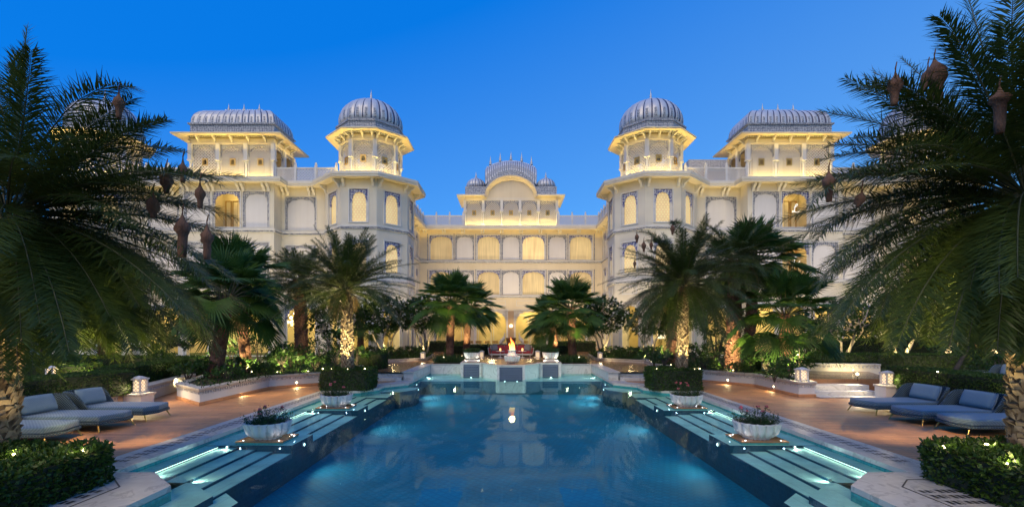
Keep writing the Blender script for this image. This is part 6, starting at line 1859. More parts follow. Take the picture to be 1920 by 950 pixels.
# =====================================================================================
# WEAVER NESTS
# =====================================================================================
def nest(label, px, py0, py1, d, w=1.0, tube=0.45, lean=0.0, group='weaver nests in the foreground palms'):
    top = at(px, py0, d); H = (py1 - py0) * d / 907.0
    t = thing('weaver_nest', label, 'bird nest', top, group)
    R = H * 0.205 * w; zb_ = 1 - tube; zm = 0.16 + (zb_ - 0.16) * 0.58
    prof = [(0.085 * H, -H), (0.10 * H, -H * (1 - tube * 0.3)), (0.105 * H, -H * (1 - tube * 0.75))]
    for k in range(1, 12):
        a = k / 12; zz = zb_ + (0.10 - zb_) * a
        prof.append((max(0.105 * H * (1 - a), R * sin(pi * (0.14 + 0.80 * a ** 1.15)) ** 0.85), -H * zz))
    prof += [(0.05 * H, -H * 0.06), (0.03 * H, 0)]
    rng = np.random.default_rng(int(px))
    mb = MB(); n = 18
    mb.lathe(prof, n, (top.x, top.y, top.z), rad=lambda th, k: 1 + 0.08 * sin(3 * th + k + px) + rng.normal(0, 0.035), mat=Matrix.Rotation(lean, 4, 'Y'))
    mb.build('body', MAT['nest'], t, smooth=True)
    fb = MB()
    for i in range(0):
        a = rng.uniform(0, 2 * pi); z = -H * rng.uniform(0.12, 0.98)
        r = np.interp(-z, [-p[1] for p in prof[::-1]], [p[0] for p in prof[::-1]])
        p = Vector((top.x + cos(a) * r, top.y + sin(a) * r, top.z + z)); q = p + Vector((cos(a) * 0.03, sin(a) * 0.03, rng.uniform(-0.06, 0.02)))
        fb.face([p, p + Vector((-sin(a), cos(a), 0)) * 0.004, q])
    mb = MB(); mb.tube([top + Vector((0.02, 0, 0.16)), top + Vector((0.0, 0, 0.07)), top - Vector((0, 0, 0.02))], [0.006, 0.01, 0.02], 5); mb.build('tether', MAT['nest'], t)
nest('highest weaver nest on the left, hanging before the far dome', 223, 176, 222, 6.7, 1.05, 0.36)
nest('round short weaver nest on the left under the longest frond', 312, 318, 363, 7.0, 1.2, 0.2)
nest('weaver nest on the left half hidden behind frond tips, by the parapet', 343, 302, 342, 7.3, 0.9, 0.3)
nest('weaver nest at the tip of the longest left frond', 375, 346, 390, 6.5, 1.0, 0.32)
nest('squat round weaver nest deep among the left fronds', 287, 364, 408, 6.9, 1.25, 0.15)
nest('long weaver nest with hanging tube on the left, in front of the wing', 342, 404, 482, 6.6, 0.85, 0.5)
nest('weaver nest lowest on the left with pointed tail', 388, 424, 486, 6.6, 0.85, 0.42)
nest('upper weaver nest on the right, against the sky', 1679, 138, 198, 6.6, 1.0, 0.36, 0.05)
nest('large paired weaver nest on the right under the top fronds', 1752, 112, 190, 6.9, 1.1, 0.35, -0.1)
nest('weaver nest next to the large paired nest on the right', 1740, 128, 172, 6.95, 1.0, 0.2, 0.15)
nest('weaver nest with long straight tube on the right, in the dark crown', 1874, 166, 250, 6.2, 0.95, 0.62)
nest('weaver nest at the leftmost tip of the right palm', 1554, 322, 378, 6.6, 0.95, 0.4)
nest('small round weaver nest lower on the right palm', 1616, 360, 389, 6.7, 1.5, 0.1, 0.3)
for (px, a, b, lab) in ((1194, 437, 455, 'leftmost of the small nests on the right mid palm'), (1207, 452, 472, 'small nest below the leftmost one on the right mid palm'), (1221, 452, 468, 'small nest between two others on the right mid palm'), (1261, 420, 440, 'highest small nest on the right mid palm'), (1190, 488, 502, 'lowest small nest on the right mid palm')):
    nest(lab, px, a, b, 17.0, 1.05, 0.25, group='small nests in the right mid palm')
# =====================================================================================
# FURNITURE, LANTERNS, BOWLS
# =====================================================================================
def daybed(label, loc, rz, hand=1, group='blue daybeds on the deck', scale=1.0):
    """local x: 0 at the foot, 2.1 at the head; hand = side of the tall woven wing"""
    t = thing('daybed', label, 'daybed', (0, 0, 0), group)
    mb = MB()
    out = [(0.0, 0.10), (0.16, -0.46), (2.05, -0.48), (2.1, -0.42), (2.1, 0.42), (2.05, 0.48), (0.12, 0.47)]
    if hand < 0: out = [(x, -y) for x, y in out][::-1]
    mb.prism(out, 0.155, 0.215); mb.build('frame', MAT['wicker'], t, bevel=0.015)
    for (x, y, dx, dy) in ((0.22, -0.40 * hand, -0.07, -0.05 * hand), (0.16, 0.38 * hand, -0.09, 0.05 * hand), (1.85, -0.40, 0.05, -0.04), (1.85, 0.40, 0.05, 0.04)):
        lb = MB(); lb.tube([(x, y, 0.16), (x + dx, y + dy, 0.0)], [0.02, 0.013], 8); lb.build('leg', MAT['gold'], t)
    rb = MB(); rb.tube([(0.95, -0.36, 0.15), (0.93, -0.37, 0.05), (0.95, -0.2, 0.012), (0.95, 0.2, 0.012), (0.93, 0.37, 0.05), (0.95, 0.36, 0.15)], 0.008, 6); rb.build('floor_bar', MAT['gold'], t)
    mt = MB(); m2 = [(x * 0.985 + 0.012 if x < 1 else x - 0.06, y * 0.95) for x, y in out]
    mt.prism(m2, 0.216, 0.345)
    mo = mt.build('mattress', MAT['mattress'], t, bevel=0.035, smooth=False)
    # woven wrap: round the head and along one side
    path = []
    for k in range(9): path.append((1.30 + 0.55 * k / 8, hand * 0.50))
    for k in range(1, 7): a = pi / 2 - k * pi / 12; path.append((1.85 + 0.27 * cos(a), hand * (0.23 + 0.27 * sin(a))))
    for k in range(1, 9): path.append((2.12, hand * (0.23 - 0.46 * k / 8)))
    for k in range(1, 7): a = -k * pi / 12; path.append((1.85 + 0.27 * cos(a), hand * (-0.23 + 0.27 * sin(a))))
    for k in range(1, 4): path.append((1.85 - 0.08 * k, hand * -0.50))
    nP = len(path)
    def top(i):
        f = i / (nP - 1)
        a = min(1, f / 0.24) ; b = min(1, (1 - f) / 0.16)
        e = min(a, b); e = e * e * (3 - 2 * e)
        return 0.26 + 0.44 * e
    wb = MB(); pts = [Vector((x, y)) for x, y in path]
    for i in range(nP - 1):
        a, b = path[i], path[i + 1]
        d = (Vector(b) - Vector(a)).normalized(); nn = Vector((d.y, -d.x)) * 0.022
        za, zb = top(i), top(i + 1)
        lean = 0.10
        ca = Vector((1.2, 0)); 
        def Pt(p, z, o):
            v = Vector(p); w = (v - Vector((1.6, 0))).normalized() * (z - 0.2) * lean
            return (v.x + w.x + o.x, v.y + w.y + o.y, z)
        for o0, flip in ((nn, 0), (-nn, 1)):
            q = [Pt(a, 0.17, o0), Pt(b, 0.17, o0), Pt(b, zb, o0), Pt(a, za, o0)]
            wb.face(q if not flip else q[::-1])
        wb.face([Pt(a, za, nn), Pt(b, zb, nn), Pt(b, zb, -nn), Pt(a, za, -nn)])
    bo = wb.build('backrest', MAT['wicker'], t)
    rm = MB(); rm.tube([(path[i][0] + (path[i][0] - 1.6) * 0.05, path[i][1] * 1.05, top(i)) for i in range(nP)], 0.016, 6); rm.build('rim', MAT['wicker'], bo)
    # loose back cushion leaning on the wrap
    cu = MB(); M = Matrix.Translation((1.84, -0.02 * hand, 0.55)) @ Matrix.Rotation(0.38, 4, 'Y') @ Matrix.Rotation(0.06 * hand, 4, 'Z')
    n = 12
    grid = {}
    for sgn in (-1, 1):
        for i in range(n + 1):
            for j in range(n + 1):
                u, v = 2 * i / n - 1, 2 * j / n - 1
                b = (1 - u ** 4) ** 0.5 * (1 - v ** 4) ** 0.5
                pinch = 1 - 0.05 * (u * v) ** 2
                grid[sgn, i, j] = cu.v(M @ Vector((sgn * (0.015 + 0.075 * b), 0.40 * u * pinch * 1.0, 0.20 * v * pinch)))
        for i in range(n):
            for j in range(n):
                q = [grid[sgn, i, j], grid[sgn, i + 1, j], grid[sgn, i + 1, j + 1], grid[sgn, i, j + 1]]
                cu.idx(q if sgn > 0 else q[::-1])
    for i in range(n):
        for (a, b) in (((i, 0), (i + 1, 0)), ((i, n), (i + 1, n)), ((0, i), (0, i + 1)), ((n, i), (n, i + 1))):
            cu.idx([grid[-1, *a], grid[-1, *b], grid[1, *b], grid[1, *a]])
    cu.build('back_cushion', MAT['cushion'], t, smooth=True)
    t.location = loc; t.rotation_euler = (0, 0, rz); t.scale = (scale,) * 3
    return t

def copy_tree(o, parent=None):
    c = o.copy(); COL.objects.link(c); c.parent = parent
    for ch in list(o.children): copy_tree(ch, c)
    return c

dL = daybed('blue daybed on the left with the tall woven side toward the pool hedge, nearest the palm trunk', (-8.70, 9.55, 0.004), pi + 0.03, 1)
dL['label'] = 'blue daybed on the left deck nearest the palm trunk'
dN = daybed('middle blue daybed of the left row with its woven side panel facing us', (-8.62, 10.75, 0.004), pi + 0.02, -1)
dN['label'] = 'middle blue daybed of the left row, its woven side panel facing us'
# left rows: hand=+1 puts the tall side away from us after the half turn
dL.rotation_euler.z = pi + 0.03; dN.rotation_euler.z = pi + 0.02
dN2 = copy_tree(dN)
for src, (loc, rz, lab) in ((dL, ((-8.60, 11.95, 0.004), pi - 0.03, 'blue daybed on the left deck beside the lantern')),):
    c = copy_tree(src); c.location = loc; c.rotation_euler.z = rz; c['label'] = lab
bpy.data.objects.remove(dN2, do_unlink=True) if not dN2.children else None
def right_copy(src, loc, rz, lab):
    c = copy_tree(src); c.location = loc; c.rotation_euler.z = rz; c['label'] = lab
def kill(o):
    for ch in list(o.children): kill(ch)
    bpy.data.objects.remove(o, do_unlink=True)
if dN2.name in bpy.data.objects: kill(dN2)
right_copy(dL, (9.12, 12.75, 0.004), 0.04, 'blue daybed on the right deck beside the terrace steps')
right_copy(dL, (9.20, 11.45, 0.004), 0.0, 'middle blue daybed of the right row, its woven side panel facing us')
right_copy(dN, (9.30, 10.35, 0.004), -0.02, 'blue daybed on the right deck nearest the rough palm trunk')
right_copy(dL, (14.6, 15.6, 0.304), 0.1, 'blue daybed beyond the right hedge, half hidden by the palm trunk')

# ---------------------------------------------------------------- lanterns
def lantern(label, x, y, z, s=1.0, plinth=0.0, pw=0.2, glow=26, group='marble lanterns'):
    t = thing('lantern', label, 'lantern', (x, y, z), group)
    w = 0.13 * s; h = 0.30 * s; zb = z + plinth
    if plinth:
        mb = MB(); mb.box(x - pw, x + pw, y - pw, y + pw, z - 0.02, zb - 0.07); mb.build('plinth', MAT['wall_white'], t)
        mb = MB(); mb.box(x - pw - 0.035, x + pw + 0.035, y - pw - 0.035, y + pw + 0.035, zb - 0.069, zb); mb.build('plinth_cap', MAT['coping'], t, bevel=0.01)
    mb = MB(); mb.box(x - w * 1.18, x + w * 1.18, y - w * 1.18, y + w * 1.18, zb + 0.001, zb + 0.04 * s); mb.build('base', MAT['marble'], t)
    for sx in (-1, 1):
        for sy in (-1, 1):
            mb = MB(); cx, cy = x + sx * w * 0.92, y + sy * w * 0.92
            mb.box(cx - w * 0.16, cx + w * 0.16, cy - w * 0.16, cy + w * 0.16, zb + 0.041 * s, zb + 0.04 * s + h); mb.build('corner_post', MAT['marble'], t)
    for a in range(4):
        F = Face((x - w * 0.76, y - w * 0.95), (x + w * 0.76, y - w * 0.95))
        mb = MB(); M = Matrix.Translation((x, y, 0)) @ Matrix.Rotation(a * pi / 2, 4, 'Z')
        mb.face([M @ Vector((-w * 0.76, -w * 0.95, zb + 0.04 * s)), M @ Vector((w * 0.76, -w * 0.95, zb + 0.04 * s)), M @ Vector((w * 0.76, -w * 0.95, zb + 0.04 * s + h)), M @ Vector((-w * 0.76, -w * 0.95, zb + 0.04 * s + h))])
        mb.build('lattice_pane', MAT['jali_small'], t)
    mb = MB(); mb.box(x - w * 0.7, x + w * 0.7, y - w * 0.7, y + w * 0.7, zb + 0.045 * s, zb + 0.02 * s + h); mb.build('frosted_core', MAT['lantern_glow'], t)
    mb = MB(); zt = zb + 0.04 * s + h
    mb.box(x - w * 1.25, x + w * 1.25, y - w * 1.25, y + w * 1.25, zt + 0.001, zt + 0.035 * s)
    mb.build('roof_slab', MAT['marble'], t)
    mb = MB(); mb.lathe([(w * 1.45, 0.036 * s), (w * 1.1, 0.06 * s), (w * 0.5, 0.085 * s), (0, 0.1 * s)], 4, (x, y, zt), mat=Matrix.Rotation(pi / 4, 4, 'Z')); mb.build('roof_cap', MAT['marble'], t)
    if glow:
        for dx, dy in ((0, -1), (1, 0), (-1, 0)):
            lamp('SPOT', (x + dx * w * 1.3, y + dy * w * 1.3, zb + 0.2 * s), glow, (1, 0.76, 0.42), t, aim=(x + dx * 2, y + dy * 2, zb - 0.45), spot=150, blend=1, size=0.08, name='lantern_light')
    return t
lantern('white lattice lantern on a plinth at the corner of the left hedge', -11.0, 14.3, 0.0, 1.15, 0.33, 0.26, glow=60)
lantern('white lattice lantern on the end post of the right bed', 9.62, 16.0, 0.50, 1.05)
lantern('white lattice lantern on the low post right of the terrace steps', 12.15, 15.6, 0.0, 1.05, 0.42, 0.24, glow=60)
lantern('white lattice lantern in the dark at the far left behind the hedge', X(97, 16), 16, 0.3, 0.8, 0.35, glow=6)
lantern('white lattice lantern on a wall behind the right bed', X(1405, 26.5), 26.5, 0.9, 1.1)
lantern('dim lattice lantern left of the pair in front of the tall right hedge', X(1502, 25.5), 25.5, 0.75, 1.1)
lantern('dim lattice lantern right of the pair in front of the tall right hedge', X(1546, 25.5), 25.5, 0.75, 1.1)
lantern('small white lantern on the left path kerb', X(793, 28.8), 28.8, 0.46, 0.95, glow=14)
lantern('small white lantern on the right path kerb', X(1125, 28.8), 28.8, 0.46, 0.95, glow=14)
lantern('small candle lantern left of the red sofa', X(903, 31.5), 31.5, 0.36, 1.1, glow=3)
lantern('small candle lantern right of the red sofa', X(1008, 31.5), 31.5, 0.36, 1.1, glow=3)
mb = MB(); mb.box(X(1385, 26.7), X(1440, 26.7), 26.3, 26.8, 0.3, 0.9); ob = mb.build('garden_wall', MAT['wall'], origin=(X(1410, 26.5), 26.5, 0.3)); tag(ob, 'short pale wall carrying a lantern behind the right bed', 'low wall')

def candle(label, x, y, z, r=0.06, h=0.22):
    t = thing('pillar_candle', label, 'candle', (x, y, z), 'candles by the far right veranda')
    mb = MB(); mb.lathe([(r, 0), (r, h), (r * 0.8, h + 0.005), (r * 0.3, h - 0.01)], 12, (x, y, z)); mb.build('wax', emit('glowing_wax', (1, 0.66, 0.28), 2.2, (0.8, 0.7, 0.5)), t)
    mb = MB(); mb.lathe([(0.008, h), (0.016, h + 0.02), (0.0, h + 0.06)], 6, (x, y, z), close=False); mb.build('flame', MAT['lamp_glow'], t)
for i, (px, py, lab) in enumerate(((1776, 657, 'tall glowing candle left of the dark trunk at the far right'), (1783, 658, 'short glowing candle beside the tall one at the far right'), (1862, 656, 'glowing candle nearest the dark shrub at the far right'), (1871, 655, 'middle glowing candle of three at the far right'), (1880, 656, 'glowing candle closest to the right palm trunk'))):
    p = at(px, py + 8, 25); candle(lab, p.x, p.y, 0.78 if i < 2 else 0.8, 0.09, 0.36 if i != 1 else 0.25)
mb = MB(); mb.box(X(1765, 25), X(1795, 25), 24.8, 25.2, 0.3, 0.78); ob = mb.build('stone_block', MAT['wall'], origin=(X(1780, 25), 25, 0.3)); tag(ob, 'pale block carrying two candles at the far right', 'plinth')
mb = MB(); mb.box(X(1852, 25), X(1892, 25), 24.8, 25.2, 0.3, 0.80); ob = mb.build('stone_block', MAT['wall'], origin=(X(1872, 25), 25, 0.3)); tag(ob, 'pale block carrying three candles at the far right', 'plinth')

# ---------------------------------------------------------------- planter bowls
def bowl_mesh(mb, c, R, H, lobes=16, foot=0.55, inner=True):
    segs = lobes * 6
    def rad(th, k):
        x = (th * lobes / (2 * pi)) % 1.0
        b = abs(sin(pi * x)) ** 0.6
        return 0.86 + 0.15 * b
    prof = [(R * foot, 0), (R * (foot + 0.03), 0.015), (R * (foot + 0.02), H * 0.08), (R * 0.74, H * 0.17), (R * 0.88, H * 0.34), (R * 0.95, H * 0.58), (R * 0.975, H * 0.82), (R * 1.0, H * 0.90), (R * 1.015, H * 0.97), (R * 0.99, H), (R * 0.90, H * 0.985), (R * 0.87, H * 0.86)]
    mb.lathe(prof, segs, c, rad=rad, close=False)
    mb.lathe([(0, H * 0.86), (R * 0.9, H * 0.86)], 24, c, close=False, matf=lambda j, k: 1)

def flower_bowl(label, x, y, seed, slab=True):
    rng = np.random.default_rng(seed)
    zs = -0.045
    t = thing('flower_bowl', label, 'planter bowl', (x, y, zs), 'white flower bowls standing in the pool')
    mb = MB(); mb.box(x - 0.47, x + 0.47, y - 0.36, y + 0.36, -0.112, -0.075); mb.build('slab_base', MAT['pool_turq'], t)
    mb = MB(); mb.box(x - 0.48, x + 0.48, y - 0.37, y + 0.37, -0.0749, zs); sl = mb.build('slab', MAT['path'], t, bevel=0.004)
    for sx, sy in ((-1, -1), (1, -1), (1, 1), (-1, 1)):
        mb = MB(); mb.lathe([(0.016, 0.001), (0.012, 0.006), (0, 0.008)], 8, (x + sx * 0.36, y + sy * 0.28, zs), close=False); mb.build('lamp_lens', MAT['pool_glow'], sl)
        lamp('POINT', (x + sx * 0.40, y + sy * 0.32, zs + 0.04), 0.35, (0.95, 0.95, 1.0), sl, size=0.02, name='slab_light')
    mb = MB(); bowl_mesh(mb, (x, y, zs + 0.001), 0.46, 0.34); mb.build('bowl', [MAT['marble'], MAT['soil']], t, smooth=True)
    # wiry succulent: leafy stems and a few pink rosettes
    n = 150
    a = rng.uniform(0, 2 * pi, n); r = 0.38 * np.sqrt(rng.random(n))
    B = np.stack([x + r * np.cos(a), y + r * np.sin(a), np.full(n, zs + 0.29)], 1)
    D = np.stack([np.cos(a) * r * 1.1, np.sin(a) * r * 1.1, np.full(n, 0.55)], 1) + rng.normal(0, 0.18, (n, 3))
    hgt = rng.uniform(0.06, 0.34, n) * (1.15 - r)
    parts = []
    Pl = np.repeat(B, 12, 0) + np.repeat(nrm(D) * hgt[:, None], 12, 0) * np.tile(np.linspace(0.1, 1, 12), n)[:, None]
    Dl = nrm(rng.normal(size=Pl.shape) + np.array([0, 0, 0.5]))
    V, F = leaf_quads(Pl, Dl, 0.055, 0.012, 0.05, 0.1, rng)
    np_mesh('foliage', V, F, MAT['cover'] , t)
    fl = []
    for i in range(5):
        aa = rng.uniform(0, 2 * pi); rr = rng.uniform(0.08, 0.36); p0 = Vector((x + cos(aa) * rr * 0.6, y + sin(aa) * rr * 0.6, zs + 0.3))
        p1 = p0 + Vector((cos(aa) * 0.10, sin(aa) * 0.08 - 0.03, rng.uniform(0.16, 0.40)))
        st = MB(); st.tube([p0, (p0 + p1) / 2 + Vector((0, 0, .03)), p1], [0.007, 0.005, 0.004], 5); fl.append(p1)
        st.build('flower_stem', MAT['rachis'], t)
    for p in fl:
        C = np.array([[p.x, p.y, p.z]]); P = np.repeat(C, 9, 0); D = nrm(rng.normal(size=P.shape) * np.array([1, 1, .6]) + np.array([0, -0.3, 0.4]))
        V, F = leaf_quads(P, D, 0.05, 0.045, 0.1, 0.1, rng); np_mesh('flower', V, F, MAT['flower_pink'], t)
        P = np.repeat(C - np.array([[0, 0, 0.03]]), 10, 0); D = nrm(rng.normal(size=P.shape) + np.array([0, 0, 0.1]))
        V, F = leaf_quads(P, D, 0.07, 0.018, 0.1, 0.1, rng); np_mesh('leaf_tuft', V, F, MAT['cover'], t)
flower_bowl('fluted white bowl with pink flowers on the nearer left pool platform', -5.05, 10.06, 301)
flower_bowl('fluted white bowl with pink flowers on the nearer right pool platform', 5.10, 10.06, 302)
flower_bowl('fluted white bowl with pink flowers on the farther left pool platform', -5.12, 14.2, 303)
flower_bowl('fluted white bowl with pink flowers on the farther right pool platform', 5.15, 14.2, 304)

def footed_bowl(label, x, y, seed):
    z = 0.592
    t = thing('footed_bowl', label, 'planter bowl', (x, y, z), 'footed bowls on the fountain wall')
    mb = MB(); mb.box(x - 0.36, x + 0.36, y - 0.3, y + 0.3, z, z + 0.10); mb.build('pedestal', MAT['marble'], t, bevel=0.02)
    mb = MB(); bowl_mesh(mb, (x, y, z + 0.101), 0.42, 0.36, 16, 0.42); mb.build('bowl', [MAT['marble'], MAT['soil']], t, smooth=True)
    rng = np.random.default_rng(seed); n = 300
    a = rng.uniform(0, 2 * pi, n); r = 0.34 * np.sqrt(rng.random(n))
    P = np.stack([x + r * np.cos(a), y + r * np.sin(a), np.full(n, z + 0.40)], 1)
    V, F = leaf_quads(P, np.stack([np.cos(a) * r * 2, np.sin(a) * r * 2, np.full(n, 1.0)], 1) + rng.normal(0, .2, (n, 3)), 0.3, 0.03, 0.1, 0.8, rng)
    np_mesh('foliage', V, F, MAT['cover'], t)
    for dx in (-0.42, 0.42):
        lamp('SPOT', (x + dx, y - 0.42, z + 0.03), 9, (1, 0.86, 0.62), t, aim=(x + dx * 0.3, y, z + 0.3), spot=90, blend=0.8, size=0.03, name='bowl_light')
footed_bowl('footed white bowl with grassy plant at the left end of the fountain wall', -1.95, 24.3, 311)
footed_bowl('footed white bowl with grassy plant at the right end of the fountain wall', 1.98, 24.3, 312)

# fire bowl
fb = thing('fire_bowl', 'fluted white marble fire bowl with a burning flame at the pool end', 'fire bowl', (0.05, 22.75, 0.592))
mb = MB(); bowl_mesh(mb, (0.05, 22.75, 0.593), 0.38, 0.36, 16, 0.42); mb.build('bowl', [MAT['marble'], MAT['marble']], fb, smooth=True)
mb = MB(); mb.lathe([(0.30, 0), (0.24, 0.04), (0.19, 0.12), (0.165, 0.22), (0.20, 0.255), (0.20, 0.275), (0.14, 0.28)], 20, (0.05, 22.75, 0.955)); mb.build('neck', MAT['marble'], fb, smooth=True)
def flame_mat():
    m, nt, b = new_mat('fire')
    tc = N(nt, 'TexCoord'); sp = N(nt, 'SeparateXYZ'); nt.links.new(tc.outputs['Object'], sp.inputs[0])
    r = ramp(nt, sp.outputs[2], [(0.62, (1.0, 0.62, 0.16)), (0.85, (1.0, 0.34, 0.05)), (1.0, (1.0, 0.14, 0.02))])
    b.inputs['Base Color'].default_value = (0, 0, 0, 1)
    nt.links.new(r.outputs[0], b.inputs['Emission Color']); b.inputs['Emission Strength'].default_value = 5.5
    return m
FM = flame_mat(); rng = np.random.default_rng(5)
mb = MB()
for (dx, dy, h, r, ph) in ((0, 0, 0.60, 0.105, 0), (-0.07, 0.02, 0.36, 0.07, 1.3), (0.075, -0.01, 0.42, 0.075, 2.2), (0.03, -0.06, 0.30, 0.06, 3.1)):
    n = 12
    prof = [(max(0.002, r * sin(pi * min(1, (k / n) ** 0.62)) ** 0.9 * (1 - 0.25 * k / n)), h * k / n) for k in range(n + 1)]
    rows = []
    for k, (rr, z) in enumerate(prof):
        ox = 0.05 * sin(3.2 * z / h * 1.4 + ph) * (z / h) + 0.02 * sin(9 * z + ph); oy = 0.03 * cos(4 * z + ph)
        rows.append([mb.v((0.05 + dx + ox + rr * cos(a) * (1 + 0.25 * sin(3 * a + k + ph)), 22.75 + dy + oy + rr * sin(a), 1.215 + z)) for a in np.linspace(0, 2 * pi, 10, endpoint=False)])
    for k in range(n):
        for j in range(10): mb.idx((rows[k][j], rows[k][(j + 1) % 10], rows[k + 1][(j + 1) % 10], rows[k + 1][j]))
mb.build('flame', FM, fb, smooth=True, uv=False)
lamp('POINT', (0.05, 22.4, 1.75), 45, (1.0, 0.5, 0.16), fb, size=0.15, name='fire_light')

# ---------------------------------------------------------------- sofa group
sf = thing('sofa', 'long red sofa in a white shell facing the pool behind the fire bowl', 'sofa', (0, 33.2, 0.36))
zz = 0.36; y0 = 33.0
mb = MB(); mb.box(-1.42, 1.42, y0 - 0.38, y0 + 0.42, zz + 0.10, zz + 0.20); mb.build('base', MAT['wall_white'], sf, bevel=0.02)
for x in (-1.3, 1.3):
    for y in (y0 - 0.3, y0 + 0.33):
        mb = MB(); mb.box(x - 0.03, x + 0.03, y - 0.03, y + 0.03, zz, zz + 0.10); mb.build('leg', MAT['wall_white'], sf)
for i in range(3):
    x = -1.32 + 0.88 * i
    mb = MB(); mb.box(x + 0.005, x + 0.875, y0 - 0.36, y0 + 0.2, zz + 0.201, zz + 0.38); mb.build('seat_cushion', MAT['red_fabric'], sf, bevel=0.05)
    mb = MB(); mb.obox((0, 0, 0), (0.87, 0.18, 0.42), mat=Matrix.Translation((x + 0.44, y0 + 0.22, zz + 0.55)) @ Matrix.Rotation(-0.16, 4, 'X')); mb.build('back_cushion', MAT['red_fabric'], sf, bevel=0.06)
for s in (-1, 1):
    mb = MB(); mb.obox((0, 0, 0), (0.10, 0.80, 0.40), mat=Matrix.Translation((s * 1.43, y0 + 0.02, zz + 0.39)) @ Matrix.Rotation(s * 0.18, 4, 'Y')); mb.build('arm', MAT['red_fabric'], sf, bevel=0.04)
    mb = MB(); mb.obox((0, 0, 0), (0.05, 0.86, 0.46), mat=Matrix.Translation((s * 1.51, y0 + 0.02, zz + 0.37)) @ Matrix.Rotation(s * 0.18, 4, 'Y')); mb.build('side_shell', MAT['wall_white'], sf, bevel=0.02)
mb = MB(); mb.box(-1.45, 1.45, y0 + 0.36, y0 + 0.42, zz + 0.201, zz + 0.74); mb.build('back_shell', MAT['wall_white'], sf, bevel=0.02)
for s, lab in ((-1, 'grey square cushion on the left end of the red sofa'), (1, 'grey square cushion on the right end of the red sofa')):
    mb = MB(); M = Matrix.Translation((s * 1.12, y0 + 0.03, zz + 0.60)) @ Matrix.Rotation(-0.25, 4, 'X') @ Matrix.Rotation(s * 0.25, 4, 'Y')
    mb.obox((0, 0, 0), (0.42, 0.12, 0.42), mat=M); o = mb.build('throw_cushion', MAT['grey_fabric'], None, origin=(s * 1.12, y0, zz + 0.4), bevel=0.055)
    tag(o, lab, 'cushion', 'grey cushions on the sofa')
for px, lab in ((938, 'small round white table in front of the red sofa, left'), (979.5, 'small round white table in front of the red sofa, right')):
    x = X(px, 31.6); t = thing('side_table', lab, 'side table', (x, 31.6, 0.36), 'round tables before the sofa')
    mb = MB(); mb.lathe([(0.28, 0.40), (0.29, 0.41), (0.29, 0.43), (0.27, 0.44)], 24, (x, 31.6, 0.36)); mb.build('table_top', MAT['marble'], t)
    mb = MB(); mb.lathe([(0.16, 0), (0.15, 0.02), (0.03, 0.04), (0.025, 0.38), (0.08, 0.40)], 14, (x, 31.6, 0.36)); mb.build('pedestal', MAT['wall_white'], t)
    c = thing('candle_jar', 'amber candle jar glowing on the %s round table' % lab.split()[-1], 'candle', (x, 31.6, 0.801), 'candle jars on the round tables')
    mb = MB(); mb.lathe([(0.045, 0), (0.05, 0.03), (0.05, 0.16), (0.042, 0.165)], 12, (x, 31.6, 0.802)); mb.build('glass', emit('amber_candle_glass', (1, 0.55, 0.18), 2.5), c)
    mb = MB(); mb.lathe([(0.052, 0.166), (0.052, 0.185), (0.03, 0.19)], 12, (x, 31.6, 0.802)); mb.build('rim', MAT['gold'], c)

# ---------------------------------------------------------------- dining chairs on the central terrace
def dining_chair(label, x, y, rz):
    t = thing('dining_chair', label, 'chair', (0, 0, 0), 'dining chairs outside the arcade')
    for sx in (-1, 1):
        for sy in (-1, 1):
            mb = MB(); mb.tube([(sx * 0.2, sy * 0.2, 0.42), (sx * 0.23, sy * 0.24, 0)], [0.02, 0.014], 6); mb.build('leg', MAT['dark_wood'], t)
    mb = MB(); mb.box(-0.24, 0.24, -0.24, 0.24, 0.42, 0.48); mb.build('seat', MAT['grey_fabric'], t, bevel=0.02)
    mb = MB()
    P = [(0.27 * cos(a), 0.25 * sin(a)) for a in np.linspace(-0.2, pi + 0.2, 14)]
    for a, b in zip(P[:-1], P[1:]):
        mb.face([(a[0], a[1], 0.56), (b[0], b[1], 0.56), (b[0], b[1], 0.80), (a[0], a[1], 0.80)])
        mb.face([(a[0] * 1.1, a[1] * 1.1, 0.56), (b[0] * 1.1, b[1] * 1.1, 0.56), (b[0] * 1.1, b[1] * 1.1, 0.80), (a[0] * 1.1, a[1] * 1.1, 0.80)])
        mb.face([(a[0], a[1], 0.80), (b[0], b[1], 0.80), (b[0] * 1.1, b[1] * 1.1, 0.80), (a[0] * 1.1, a[1] * 1.1, 0.80)])
    mb.build('backrest', MAT['gold'], t)
    t.location = (x, y, 0.31); t.rotation_euler.z = rz
    return t
ch = None
CHL = ['leftmost dining chair outside the left arch', 'dining chair second from the left outside the arcade', 'dining chair left of the peacock statue', 'dining chair close beside the left peacock statue', 'dining chair close beside the right peacock statue', 'dining chair right of the peacock statue', 'dining chair second from the right outside the arcade', 'rightmost dining chair outside the right arch']
for i, x in enumerate((-3.9, -3.1, -2.3, -1.5, 1.5, 2.3, 3.1, 3.9)):
    if ch is None: ch = dining_chair(CHL[0], x, 46.0, 0.2); continue
    c = copy_tree(ch); c.location = (x, 46.0 + 0.3 * (i % 2), 0.31); c.rotation_euler.z = pi * (i % 2) * 0.9 + 0.3 * i; c['label'] = CHL[i]

